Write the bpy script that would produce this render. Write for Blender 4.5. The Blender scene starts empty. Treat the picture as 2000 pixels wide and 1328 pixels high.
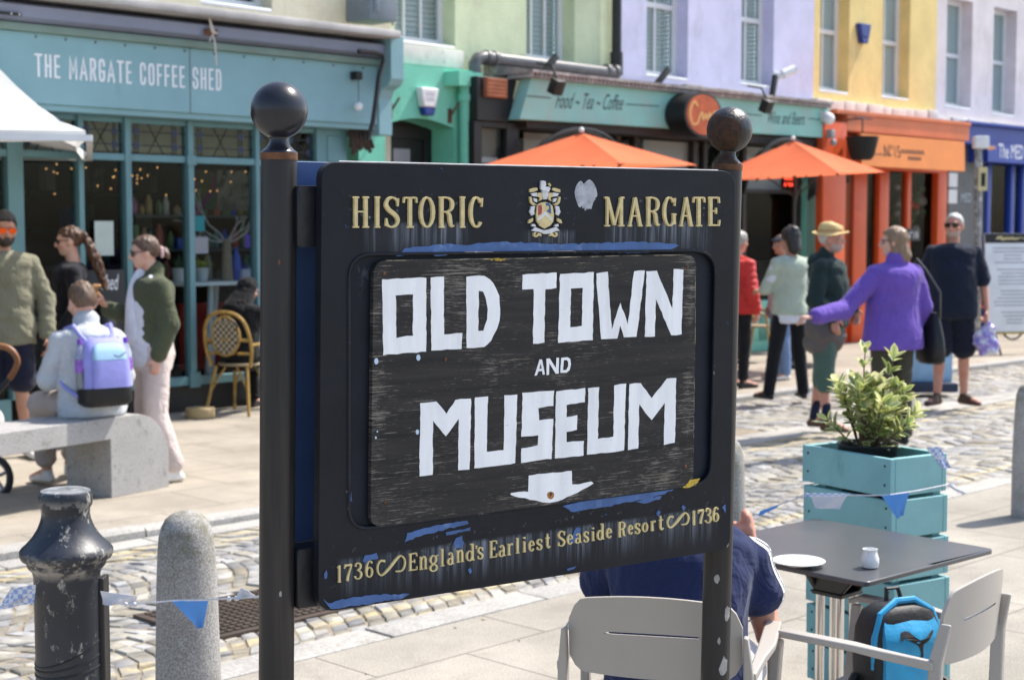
import bpy, bmesh, math, random
from mathutils import Vector, Matrix, noise, geometry
R = math.radians
SC = bpy.context.scene
COL = SC.collection
random.seed(7)

# ------------------------------------------------------------------ camera
EYE = 1.68
PITCH = math.atan(217/3000)
cam_data = bpy.data.cameras.new("camera")
cam = bpy.data.objects.new("camera", cam_data); COL.objects.link(cam)
cam.location = (0, 0, EYE); cam.rotation_euler = (math.pi/2-PITCH, 0, 0)
cam_data.sensor_width = 36; cam_data.lens = 54; cam_data.clip_end = 3000; cam_data.clip_start = .05
cam_data.dof.use_dof = True; cam_data.dof.focus_distance = 3.05; cam_data.dof.aperture_fstop = 7.0
SC.camera = cam
# ------------------------------------------------------------------ light
SUN_AZ, SUN_EL = 34.0, 55.0            # azimuth from +X towards +Y
w = bpy.data.worlds.new("World"); SC.world = w; w.use_nodes = True
nt = w.node_tree; bg = nt.nodes['Background']
sky = nt.nodes.new('ShaderNodeTexSky'); sky.sky_type = 'NISHITA'; sky.sun_disc = False
sky.sun_elevation = R(SUN_EL); sky.sun_rotation = R(90-SUN_AZ)
sky.air_density = 1.0; sky.dust_density = 1.5; sky.ozone_density = 1.0
nt.links.new(sky.outputs[0], bg.inputs[0]); bg.inputs[1].default_value = 0.15
sl = bpy.data.lights.new("sun", 'SUN'); sl.energy = 4.0; sl.angle = R(.53); sl.color = (1, .95, .87)
so = bpy.data.objects.new("sun", sl); COL.objects.link(so)
sd = Vector((math.cos(R(SUN_EL))*math.cos(R(SUN_AZ)), math.cos(R(SUN_EL))*math.sin(R(SUN_AZ)), math.sin(R(SUN_EL))))
so.location = sd*60; so.rotation_euler = sd.to_track_quat('Z', 'Y').to_euler()
SC.view_settings.view_transform = 'Standard'; SC.view_settings.look = 'None'
SC.view_settings.gamma = 1; SC.view_settings.exposure = 0.86
SC.render.engine = 'CYCLES'
SC.cycles.max_bounces = 8; SC.cycles.transparent_max_bounces = 16; SC.cycles.use_denoising = True
SC.render.resolution_x = 1024; SC.render.resolution_y = 679

# ------------------------------------------------------------------ geometry helpers
CP, SP = math.cos(PITCH), math.sin(PITCH)
def ray(px, py):
    a = (px-1000)/3000; b = -(py-664)/3000
    return Vector((a, CP + b*SP, -SP + b*CP))
def at(px, py, D):
    d = ray(px, py); return Vector((0, 0, EYE)) + d*(D/d.y)
def gp(px, py, z=0.):
    d = ray(px, py); return Vector((0, 0, EYE)) + d*((z-EYE)/d.z)
SA = R(44.6)                                   # the street's direction
U = Vector((math.sin(SA), math.cos(SA), 0)); N = Vector((-math.cos(SA), math.sin(SA), 0))
ST = Matrix.Rotation(math.pi/2-SA, 4, 'Z')     # street coordinates (s along, n across, z) -> world
STR = math.pi/2-SA
def F(px, py, n):                              # a photo point that lies on the vertical plane n = const, in street coordinates
    d = ray(px, py); k = n/d.dot(N); p = d*k
    return p.dot(U), p.z+EYE
def Sx(px, py, n): return F(px, py, n)[0]
def Zy(px, py, n): return F(px, py, n)[1]
I4 = Matrix.Identity(4)

class MB:
    def __init__(s, M=None): s.v = []; s.f = []; s.mi = []; s.c = []; s.M = M; s.hascol = False
    def add(s, vs, fs, mi=0, col=None, M=None):
        b = len(s.v); M = M if M is not None else s.M
        s.v += [(M @ Vector(p)) if M is not None else Vector(p) for p in vs]
        for f in fs:
            s.f.append([b+i for i in f]); s.mi.append(mi); s.c.append(col)
        if col is not None: s.hascol = True
        return s
    def box(s, x0, x1, y0, y1, z0, z1, mi=0, col=None, M=None, ch=0):
        if x1 < x0: x0, x1 = x1, x0
        if y1 < y0: y0, y1 = y1, y0
        if z1 < z0: z0, z1 = z1, z0
        if ch <= 0:
            vs = [(x, y, z) for z in (z0, z1) for y in (y0, y1) for x in (x0, x1)]
            return s.add(vs, [(0,2,3,1),(4,5,7,6),(0,1,5,4),(2,6,7,3),(0,4,6,2),(1,3,7,5)], mi, col, M)
        bm = bmesh.new(); bmesh.ops.create_cube(bm, size=1)
        for q in bm.verts: q.co = ((x0+x1)/2+q.co.x*(x1-x0), (y0+y1)/2+q.co.y*(y1-y0), (z0+z1)/2+q.co.z*(z1-z0))
        bmesh.ops.bevel(bm, geom=bm.edges[:], offset=min(ch, .45*min(x1-x0, y1-y0, z1-z0)), segments=2, affect='EDGES', profile=.6)
        bm.verts.index_update()
        s.add([q.co.copy() for q in bm.verts], [[q.index for q in f.verts] for f in bm.faces], mi, col, M); bm.free(); return s
    def cbox(s, c, sx, sy, sz, rz=0, rx=0, ry=0, **k):
        M = Matrix.Translation(c) @ Matrix.Rotation(rz, 4, 'Z') @ Matrix.Rotation(ry, 4, 'Y') @ Matrix.Rotation(rx, 4, 'X')
        if s.M is not None: M = s.M @ M
        return s.box(-sx/2, sx/2, -sy/2, sy/2, -sz/2, sz/2, M=M, **k)
    def loft(s, rings, mi=0, col=None, cap=True, close=True, M=None):
        n = len(rings[0]); vs = [p for r in rings for p in r]; fs = []
        for i in range(len(rings)-1):
            for j in range(n if close else n-1):
                a, b = i*n+j, i*n+(j+1) % n
                fs.append((a, b, b+n, a+n))
        if cap:
            fs.append(tuple(range(n))[::-1]); fs.append(tuple(range((len(rings)-1)*n, len(rings)*n)))
        return s.add(vs, fs, mi, col, M)
    def tube(s, pts, r, seg=8, mi=0, cap=True, col=None, M=None):
        pts = [Vector(p) for p in pts]; n = len(pts)
        rs = r if isinstance(r, (list, tuple)) else [r]*n
        rings = []; prev = None
        for i, p in enumerate(pts):
            t = (pts[min(i+1, n-1)]-pts[max(i-1, 0)]); t = t.normalized() if t.length > 1e-9 else Vector((0, 0, 1))
            if prev is None:
                a = Vector((0, 0, 1)) if abs(t.z) < .9 else Vector((1, 0, 0))
                x = t.cross(a).normalized()
            else:
                x = (prev-t*prev.dot(t)).normalized()
            prev = x; y = t.cross(x)
            rings.append([p+(x*math.cos(q)+y*math.sin(q))*rs[i] for q in [2*math.pi*k/seg for k in range(seg)]])
        return s.loft(rings, mi, col, cap, M=M)
    def lathe(s, prof, c=(0, 0, 0), seg=24, mi=0, col=None, M=None, cap=True):
        c = Vector(c)
        rings = [[c+Vector((r*math.cos(q), r*math.sin(q), z)) for q in [2*math.pi*k/seg for k in range(seg)]] for r, z in prof]
        return s.loft(rings, mi, col, cap, M=M)
    def ell(s, c, ax, ay, az, seg=14, rg=9, mi=0, col=None, M=None):
        c = Vector(c); ax, ay, az = Vector(ax), Vector(ay), Vector(az); rings = []
        for i in range(1, rg):
            t = math.pi*i/rg
            rings.append([c+az*-math.cos(t)+(ax*math.cos(q)+ay*math.sin(q))*math.sin(t) for q in [2*math.pi*k/seg for k in range(seg)]])
        b = len(s.v); s.loft(rings, mi, col, False, M=M)
        n = len(rings)*seg; MM = M if M is not None else s.M
        for p in (c-az, c+az): s.v.append(MM @ p if MM is not None else p)
        for j in range(seg):
            s.f.append([b+n, b+(j+1) % seg, b+j]); s.mi.append(mi); s.c.append(col)
            q = b+(len(rings)-1)*seg
            s.f.append([b+n+1, q+j, q+(j+1) % seg]); s.mi.append(mi); s.c.append(col)
        return s
    def sph(s, c, r, **k): return s.ell(c, (r, 0, 0), (0, r, 0), (0, 0, r), **k)
    def cap(s, a, b, ra, rb, flat=1., side=None, seg=12, mi=0):
        """tapered capsule a->b; its width along `side` is the radius, across it is flat*radius"""
        a, b = Vector(a), Vector(b); d = b-a; L = d.length
        t = d.normalized() if L > 1e-6 else Vector((0, 0, 1))
        x = Vector(side) if side is not None else (t.cross(Vector((0, 0, 1))) if abs(t.z) < .9 else t.cross(Vector((1, 0, 0))))
        x = (x-t*x.dot(t)).normalized(); y = t.cross(x)*flat; rings = []
        for q in (-80, -50, -20): rings.append((a+t*ra*math.sin(R(q)), ra*math.cos(R(q))))
        for q in (20, 50, 80): rings.append((b+t*rb*math.sin(R(q)), rb*math.cos(R(q))))
        return s.loft([[c+(x*math.cos(q)+y*math.sin(q))*r for q in [2*math.pi*k/seg for k in range(seg)]] for c, r in rings], mi)
    def prism(s, outer, thick, holes=(), mi=0, col=None, M=None):
        """planar polygon (3D points) extruded by the vector thick"""
        polys = [[Vector(p) for p in outer]]+[[Vector(p) for p in h] for h in holes]
        tris = geometry.tessellate_polygon(polys); flat = [p for q in polys for p in q]; n = len(flat); th = Vector(thick)
        nrm = Vector((0, 0, 0))
        for a, b, c in tris: nrm += (flat[b]-flat[a]).cross(flat[c]-flat[a]) if False else Vector((0, 0, 0))
        fs = []
        for t in tris:
            q = (flat[t[1]]-flat[t[0]]).cross(flat[t[2]]-flat[t[0]]).dot(th)
            t = tuple(t) if q > 0 else (t[0], t[2], t[1])
            fs.append(tuple(i+n for i in t)); fs.append((t[0], t[2], t[1]))
        o = 0
        for q in polys:
            k = len(q)
            for i in range(k):
                a, b = o+i, o+(i+1) % k; fs.append((a, b, b+n, a+n))
            o += k
        return s.add(flat+[p+th for p in flat], fs, mi, col, M)

MWORLD = {}
def frame(loc, rz=0): return Matrix.Translation(Vector(loc)) @ Matrix.Rotation(rz, 4, 'Z')
def thing(name, label, cat, loc, rz=0, group=None):
    o = bpy.data.objects.new(name, None); COL.objects.link(o); o.empty_display_size = .1
    o.location = loc; o.rotation_euler = (0, 0, rz); MWORLD[o.name] = frame(loc, rz)
    o['label'] = label; o['category'] = cat
    if group: o['group'] = group
    return o
def obj(name, mb, mats, parent=None, smooth=35, loc=None, rz=0, bevel=0, fix=True):
    """links the collected shapes (world coordinates) as ONE mesh object"""
    if not isinstance(mats, (list, tuple)): mats = [mats]
    me = bpy.data.meshes.new(name)
    if parent is not None: M = MWORLD[parent.name]
    else:
        if loc is None:
            xs = [p.x for p in mb.v]; ys = [p.y for p in mb.v]; zs = [p.z for p in mb.v]
            loc = ((min(xs)+max(xs))/2, (min(ys)+max(ys))/2, min(zs))
        M = frame(loc, rz)
    Mi = M.inverted()
    me.from_pydata([Mi @ p for p in mb.v], [], mb.f)
    for m in mats: me.materials.append(m)
    if len(mats) > 1: me.polygons.foreach_set('material_index', mb.mi)
    if mb.hascol:
        a = me.color_attributes.new('Col', 'FLOAT_COLOR', 'CORNER'); i = 0
        buf = []
        for f, c in zip(mb.f, mb.c):
            c = c or (1, 1, 1)
            if len(c) == len(f) and isinstance(c[0], (tuple, list)):
                for k in c: buf += [k[0], k[1], k[2], 1]
            else: buf += [c[0], c[1], c[2], 1]*len(f)
        a.data.foreach_set('color', buf)
    if fix:
        bm = bmesh.new(); bm.from_mesh(me); bmesh.ops.recalc_face_normals(bm, faces=bm.faces[:]); bm.to_mesh(me); bm.free()
    if smooth:
        me.polygons.foreach_set('use_smooth', [True]*len(me.polygons))
        if smooth < 180: me.set_sharp_from_angle(angle=R(smooth))
    me.update()
    o = bpy.data.objects.new(name, me); COL.objects.link(o)
    if parent is not None: o.parent = parent; MWORLD[o.name] = M
    else:
        o.location = loc; o.rotation_euler = (0, 0, rz); MWORLD[o.name] = M
    if bevel:
        b = o.modifiers.new('bevel', 'BEVEL'); b.width = bevel; b.segments = 2; b.limit_method = 'ANGLE'; b.angle_limit = R(40)
    return o
def tag(o, label, cat, group=None):
    o['label'] = label; o['category'] = cat
    if group: o['group'] = group
    return o
def struct(o, kind='structure'): o['kind'] = kind; return o
def kids(o): return [c for c in COL.objects if c.parent == o]
def dup(root, loc, rz, label, group=None):
    r = root.copy(); COL.objects.link(r); r.location = loc; r.rotation_euler = (0, 0, rz); r['label'] = label
    MWORLD[r.name] = frame(loc, rz)
    if group: r['group'] = group
    for ch in kids(root):
        c = ch.copy(); COL.objects.link(c); c.parent = r
        for g in kids(ch):
            d = g.copy(); COL.objects.link(d); d.parent = c
    return r
def crom(pts, k=5, closed=False):
    """Catmull-Rom through points (tuples of any length)"""
    n = len(pts); out = []
    for i in range(n if closed else n-1):
        p = [pts[(i+j-1) % n] if closed else pts[min(max(i+j-1, 0), n-1)] for j in range(4)]
        for q in range(k):
            t = q/k
            out.append(tuple(.5*(2*b+(c-a)*t+(2*a-5*b+4*c-d)*t*t+(3*b-a-3*c+d)*t**3) for a, b, c, d in zip(*p)))
    if not closed: out.append(tuple(pts[-1]))
    return out

# ------------------------------------------------------------------ materials
class NT:
    def __init__(s, name):
        s.m = bpy.data.materials.new(name); s.m.use_nodes = True; s.t = s.m.node_tree
        s.b = s.t.nodes['Principled BSDF']; s.o = s.t.nodes['Material Output']
        s.tc = None
    def n(s, typ, **k):
        q = s.t.nodes.new(typ)
        for a, b in k.items(): setattr(q, a, b)
        return q
    def L(s, a, b): s.t.links.new(a, b)
    def put(s, sock, v):
        if hasattr(v, 'is_output'): s.L(v, sock)
        elif v is not None:
            if hasattr(sock.default_value, '__len__') and not hasattr(v, '__len__'): v = (v,)*len(sock.default_value)
            if hasattr(v, '__len__') and len(sock.default_value) == 4 and len(v) == 3: v = (*v, 1)
            sock.default_value = v
    def co(s, scale=(1, 1, 1), rot=(0, 0, 0), loc=(0, 0, 0)):
        if s.tc is None: s.tc = s.n('ShaderNodeTexCoord')
        mp = s.n('ShaderNodeMapping'); s.L(s.tc.outputs['Object'], mp.inputs[0])
        if not hasattr(scale, '__len__'): scale = (scale,)*3
        mp.inputs[3].default_value = scale; mp.inputs[2].default_value = rot; mp.inputs[1].default_value = loc
        return mp.outputs[0]
    def noise(s, scale=5, detail=4, rough=.6, stretch=(1, 1, 1), dist=0, loc=(0, 0, 0)):
        q = s.n('ShaderNodeTexNoise'); s.L(s.co(stretch, loc=loc), q.inputs['Vector'])
        q.inputs['Scale'].default_value = scale; q.inputs['Detail'].default_value = detail; q.inputs['Roughness'].default_value = rough
        q.inputs['Distortion'].default_value = dist
        return q.outputs[0]
    def voro(s, scale=5, stretch=(1, 1, 1), out='Distance', feature='F1'):
        q = s.n('ShaderNodeTexVoronoi', feature=feature); s.L(s.co(stretch), q.inputs['Vector']); q.inputs['Scale'].default_value = scale
        return q.outputs[out]
    def mr(s, v, a, b, c=0., d=1., smooth=False):
        q = s.n('ShaderNodeMapRange'); q.clamp = True
        if smooth: q.interpolation_type = 'SMOOTHSTEP'
        s.L(v, q.inputs[0])
        for i, x in enumerate((a, b, c, d)): q.inputs[1+i].default_value = x
        return q.outputs[0]
    def ma(s, op, a, b=None):
        q = s.n('ShaderNodeMath', operation=op); s.put(q.inputs[0], a)
        if b is not None: s.put(q.inputs[1], b)
        return q.outputs[0]
    def mix(s, f, a, b, mode='MIX'):
        q = s.n('ShaderNodeMix', data_type='RGBA', blend_type=mode)
        s.put(q.inputs[0], f); s.put(q.inputs[6], a); s.put(q.inputs[7], b)
        return q.outputs[2]
    def xyz(s):
        q = s.n('ShaderNodeSeparateXYZ'); s.L(s.co(), q.inputs[0]); return q.outputs
    def bump(s, h, strength=.3, dist=.01):
        q = s.n('ShaderNodeBump'); q.inputs['Strength'].default_value = strength; q.inputs['Distance'].default_value = dist
        s.L(h, q.inputs['Height']); s.L(q.outputs[0], s.b.inputs['Normal']); return q
    def win(s, x, a, b, soft):      # 1 inside a..b
        return s.ma('MULTIPLY', s.mr(x, a-soft, a+soft), s.mr(x, b-soft, b+soft, 1, 0))
    def set(s, **k):
        nm = dict(col='Base Color', rough='Roughness', metal='Metallic', spec='Specular IOR Level', coat='Coat Weight', coatr='Coat Roughness', sheen='Sheen Weight', trans='Transmission Weight', sss='Subsurface Weight', ior='IOR', alpha='Alpha')
        for a, v in k.items(): s.put(s.b.inputs[nm[a]], v)
        return s
def mat(name, col, rough=.6, metal=0, var=.12, vs=3., bump=0, bs=60, bd=.004, spec=.4, stretch=(1, 1, 1), dirt=None, coat=0, sheen=0, fine=0):
    t = NT(name)
    c = t.mix(1., col, t.mr(t.noise(vs, 5, .6, stretch), .25, .75, 1-var, 1+var), 'MULTIPLY') if var else col
    if fine: c = t.mix(1., c, t.mr(t.noise(vs*25, 3, .7, stretch), .3, .7, 1-fine, 1+fine), 'MULTIPLY')
    if dirt:
        dc, ds, lo, hi = dirt[:4]
        c = t.mix(t.mr(t.noise(ds, 7, .68, dirt[4] if len(dirt) > 4 else stretch), lo, hi), c, dc)
    t.set(col=c, rough=rough, metal=metal, spec=spec, coat=coat, sheen=sheen)
    if bump: t.bump(t.noise(bs, 4, .6, stretch), bump, bd)
    return t.m
def vcol(name, rough=.7, var=.2, vs=8, bump=.3, bs=60, bd=.003, spec=.3, trans=False):
    t = NT(name); a = t.n('ShaderNodeAttribute', attribute_name='Col')
    c = t.mix(1., a.outputs[0], t.mr(t.noise(vs, 5, .6), .25, .75, 1-var, 1+var), 'MULTIPLY')
    t.set(col=c, rough=rough, spec=spec)
    if bump: t.bump(t.noise(bs, 4, .6), bump, bd)
    if trans:
        tr = t.n('ShaderNodeBsdfTranslucent'); t.L(c, tr.inputs[0]); mx = t.n('ShaderNodeMixShader'); mx.inputs[0].default_value = .35
        t.L(t.b.outputs[0], mx.inputs[1]); t.L(tr.outputs[0], mx.inputs[2]); t.L(mx.outputs[0], t.o.inputs[0])
    return t.m
def emis(name, col, st):
    t = NT(name); t.set(col=(0, 0, 0)); t.b.inputs['Emission Color'].default_value = (*col, 1); t.b.inputs['Emission Strength'].default_value = st; return t.m
def glassmat(name, tint=(.9, .95, .95), refl=.10):
    t = NT(name); tr = t.n('ShaderNodeBsdfTransparent'); tr.inputs[0].default_value = (*tint, 1)
    gl = t.n('ShaderNodeBsdfGlossy'); gl.inputs['Roughness'].default_value = .015; gl.inputs[0].default_value = (.5, .53, .56, 1)
    lw = t.n('ShaderNodeLayerWeight'); lw.inputs[0].default_value = .5; fr = t.ma('MULTIPLY', t.ma('ADD', t.ma('MULTIPLY', t.ma('POWER', lw.outputs['Facing'], 5), .9), .045), refl*10)
    q = t.n('ShaderNodeMixShader'); t.L(fr, q.inputs[0]); t.L(tr.outputs[0], q.inputs[1]); t.L(gl.outputs[0], q.inputs[2]); t.L(q.outputs[0], t.o.inputs[0])
    return t.m
def text_pts(body, font_scale=1.0):
    """the built-in font's outlines as a triangulated mesh in the xy plane"""
    cu = bpy.data.curves.new('t', 'FONT'); cu.body = body; cu.size = 1.0; cu.resolution_u = 3
    o = bpy.data.objects.new('t', cu); COL.objects.link(o); dg = bpy.context.evaluated_depsgraph_get()
    me = bpy.data.meshes.new_from_object(o.evaluated_get(dg))
    vs = [v.co.copy() for v in me.vertices]; fs = [tuple(p.vertices) for p in me.polygons]
    bpy.data.objects.remove(o); bpy.data.curves.remove(cu); bpy.data.meshes.remove(me)
    x0 = min(v.x for v in vs); x1 = max(v.x for v in vs); y0 = min(v.y for v in vs); y1 = max(v.y for v in vs)
    return [((v.x-x0)/(x1-x0), (v.y-y0)/(y1-y0)) for v in vs], fs
def text_to(mb, body, fn, mi=0, shear=0):
    """fn maps (0..1, 0..1) to a world point"""
    vs, fs = text_pts(body); mb.add([fn(x+shear*y, y) for x, y in vs], fs, mi, M=I4)
# ------------------------------------------------------------------ shared materials
def pavement_mat(name, c1, c2, joint, bw, rh, rot=0):
    t = NT(name)
    br = t.n('ShaderNodeTexBrick'); t.L(t.co(1, rot=(0, 0, rot)), br.inputs['Vector'])
    br.inputs['Color1'].default_value = (*c1, 1); br.inputs['Color2'].default_value = (*c2, 1); br.inputs['Mortar'].default_value = (*joint, 1)
    br.inputs['Scale'].default_value = 1; br.inputs['Brick Width'].default_value = bw; br.inputs['Row Height'].default_value = rh
    br.inputs['Mortar Size'].default_value = .006; br.inputs['Mortar Smooth'].default_value = .4
    c = t.mix(1, br.outputs[0], t.mr(t.noise(1.3, 6, .65), .3, .7, .72, 1.18), 'MULTIPLY')
    c = t.mix(1, c, t.mr(t.noise(130, 2, .7), .3, .7, .70, 1.28), 'MULTIPLY')
    c = t.mix(t.mr(t.noise(4, 7, .72, loc=(3, 1, 0)), .54, .72, 0, .5), c, (.17, .15, .12))
    c = t.mix(t.mr(t.voro(4.3), .02, .055, .7, 0), c, (.12, .11, .1))       # trodden gum spots
    t.set(col=c, rough=.85, spec=.25)
    t.bump(t.ma('SUBTRACT', t.ma('MULTIPLY', t.noise(120, 4, .7), .5), br.outputs[1]), .35, .006); return t.m
M_slab = pavement_mat('paving', (.355, .32, .27), (.315, .285, .24), (.17, .15, .125), .92, .62)
M_slab2 = pavement_mat('paving_far', (.37, .325, .265), (.33, .29, .235), (.17, .15, .12), .9, .6)
M_kerb = mat('granite_kerb', (.36, .34, .31), .85, var=.2, vs=3, bump=.3, bs=90, fine=.3, dirt=((.16, .145, .12), 9, .6, .8))
M_granite = mat('granite', (.36, .345, .33), .8, var=.12, vs=4, bump=.35, bs=140, bd=.003, fine=.35, dirt=((.2, .185, .16), 14, .56, .7))
def setts_mat():
    t = NT('setts'); a = t.n('ShaderNodeAttribute', attribute_name='Col'); y = t.xyz()[1]
    c = t.mix(1, a.outputs[0], t.mr(t.noise(14, 5, .65), .3, .7, .7, 1.25), 'MULTIPLY')
    wob = t.ma('ADD', y, t.mr(t.noise(6, 4, .7), .3, .7, -.018, .018))
    m = None
    for a0, a1 in ((5.00, 5.075), (5.20, 5.275), (7.02, 7.095), (7.17, 7.245)):
        q = t.win(wob, a0, a1, .008); m = q if m is None else t.ma('MAXIMUM', m, q)
    worn = t.mr(t.noise(11, 7, .75, loc=(5, 2, 1)), .36, .62, .08, .72)
    c = t.mix(t.ma('MULTIPLY', m, worn), c, (.58, .46, .235))
    t.set(col=c, rough=.72, spec=.35); t.bump(t.noise(70, 5, .65), .5, .006); return t.m
M_setts = setts_mat()
M_bed = mat('sand_joint', (.25, .21, .155), .95, var=.25, vs=9, bump=.5, bs=120, fine=.25)
M_iron = mat('brown_iron', (.10, .075, .06), .6, metal=.6, var=.3, vs=8, bump=.3)

# ------------------------------------------------------------------ ground, road, pavements
g = MB(ST); g.add([(-400, -400, -.12), (400, -400, -.12), (400, 400, -.12), (-400, 400, -.12)], [(0, 1, 2, 3)])
struct(obj('ground', g, M_bed, loc=(0, 0, -.12), rz=STR, smooth=0, fix=False))
g = MB(ST); g.box(-25, 45, -25, 4.72, -.2, 0)
struct(obj('near_pavement', g, M_slab, loc=(0, 0, -.2), rz=STR, smooth=0))
KL = [(-12, 7.45), (7.4, 7.45), (8.4, 7.8), (10, 8.75), (11.3, 9.15), (45, 9.15)]
g = MB(ST); g.prism([(a, b+.13, -.2) for a, b in KL]+[(45, 16, -.2), (-12, 16, -.2)], (0, 0, .2))
struct(obj('far_pavement', g, M_slab2, loc=(0, 0, -.2), rz=STR, smooth=0))
g = MB(ST)
for i in range(60):
    a = -8+i*.93+.01; g.box(a, a+.915, 4.725, 4.92, -.15, .004+random.uniform(-.003, .003), ch=.012)
struct(obj('kerb', g, M_kerb, loc=(0, 0, -.15), rz=STR))
g = MB(ST)
def kerb_run(p, q):
    d = Vector((q[0]-p[0], q[1]-p[1], 0)); L = d.length; d.normalize(); nn = Vector((-d.y, d.x, 0)); k = max(1, round(L/.92))
    for i in range(k):
        a = Vector((p[0], p[1], 0))+d*(L*i/k+.006); b = Vector((p[0], p[1], 0))+d*(L*(i+1)/k-.006); h = .006+random.uniform(-.004, .004)
        g.loft([[a+Vector((0, 0, -.15)), a+Vector((0, 0, h-.015)), a+nn*.015+Vector((0, 0, h)), a+nn*.128+Vector((0, 0, h)), a+nn*.128+Vector((0, 0, -.15))],
                [b+Vector((0, 0, -.15)), b+Vector((0, 0, h-.015)), b+nn*.015+Vector((0, 0, h)), b+nn*.128+Vector((0, 0, h)), b+nn*.128+Vector((0, 0, -.15))]])
for p, q in zip(KL, KL[1:]): kerb_run(p, q)
struct(obj('kerb', g, M_kerb, loc=(0, 0, -.15), rz=STR))
g = MB(ST); g.box(-12, 45, 4.9, 9.3, -.11, -.0585, mi=1)
rn = random.Random(3)
def sett(s0, s1, n0, n1, off):
    base = rn.choice([.22, .25, .28, .31, .34, .19]); k = rn.uniform(-.02, .03)
    col = ((base+k)*1.03+.006, base+k*.5, (base-k*.8)*.93-.004)
    z = -.05+rn.uniform(-.007, .005); c = []
    for a, b in ((s0, n0), (s1, n0), (s1, n1), (s0, n1)): c.append((a+rn.uniform(-.009, .009), b+rn.uniform(-.009, .009)))
    mx = sum(p[0] for p in c)/4; my = sum(p[1] for p in c)/4
    def sh(k): return [(mx+(p[0]-mx)*k, my+(p[1]-my)*k) for p in c]
    r = []
    for q, zz in ((1.0, z-.035), (.965, z-.007), (.86, z-.0005)): r.append([(a+off(a, b), b, zz+rn.uniform(-.002, .002)) for a, b in sh(q)])
    g.loft(r+[], 0, col, cap=False); b0 = len(g.v)
    g.v.append(g.M @ Vector((mx+off(mx, my), my, z+.0015)))
    for i in range(4):
        g.f.append([b0-4+i, b0-4+(i+1) % 4, b0]); g.mi.append(0); g.c.append(col)
for (a0, a1, n0, n1) in ((1.5, 22, 4.93, 7.26), (10.6, 22, 7.62, 9.14)):
    off = lambda a, b: .30*abs(math.sin((b-4.9)*math.pi/1.2))+.03*math.sin(a*1.7+b)
    a = a0
    while a < a1:
        h = rn.uniform(.078, .098) if a < 8.5 else rn.uniform(.12, .16); b = n0
        while b < n1-.05:
            wd = min(rn.uniform(.075, .125) if a < 8.5 else rn.uniform(.12, .2), n1-b)
            if n1-b-wd < .045: wd = n1-b
            if not (n0 > 7 and a < 11.2 and b > 8.7): sett(a+.0035, a+h-.0035, b+.0035, b+wd-.0035, off)
            b += wd
        a += h
g.hascol = True
struct(obj('cobbled_road', g, [M_setts, M_bed], loc=(0, 0, -.11), rz=STR, smooth=50))
g = MB(ST)
for i in range(28): g.box(8.6+i*.9, 9.48+i*.9, 7.45, 7.6, -.1, -.042, ch=.01)
for i in range(40): g.box(-8+i*.9, -7.11+i*.9, 7.265, 7.443, -.1, -.044, ch=.006)
struct(obj('kerb', g, M_kerb, loc=(0, 0, -.1), rz=STR))
# drain cover set into the road
g = MB(ST); g.box(3.62, 4.5, 5.36, 5.95, -.1, -.036, ch=.004)
for i in range(20):
    for j in range(13): g.box(3.66+i*.041, 3.688+i*.041, 5.39+j*.0415, 5.418+j*.0415, -.037, -.030)
tag(obj('drain_cover', g, M_iron, rz=STR, smooth=0), 'rectangular brown iron drain cover with studded grid set in the cobbles', 'drain cover')
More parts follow.
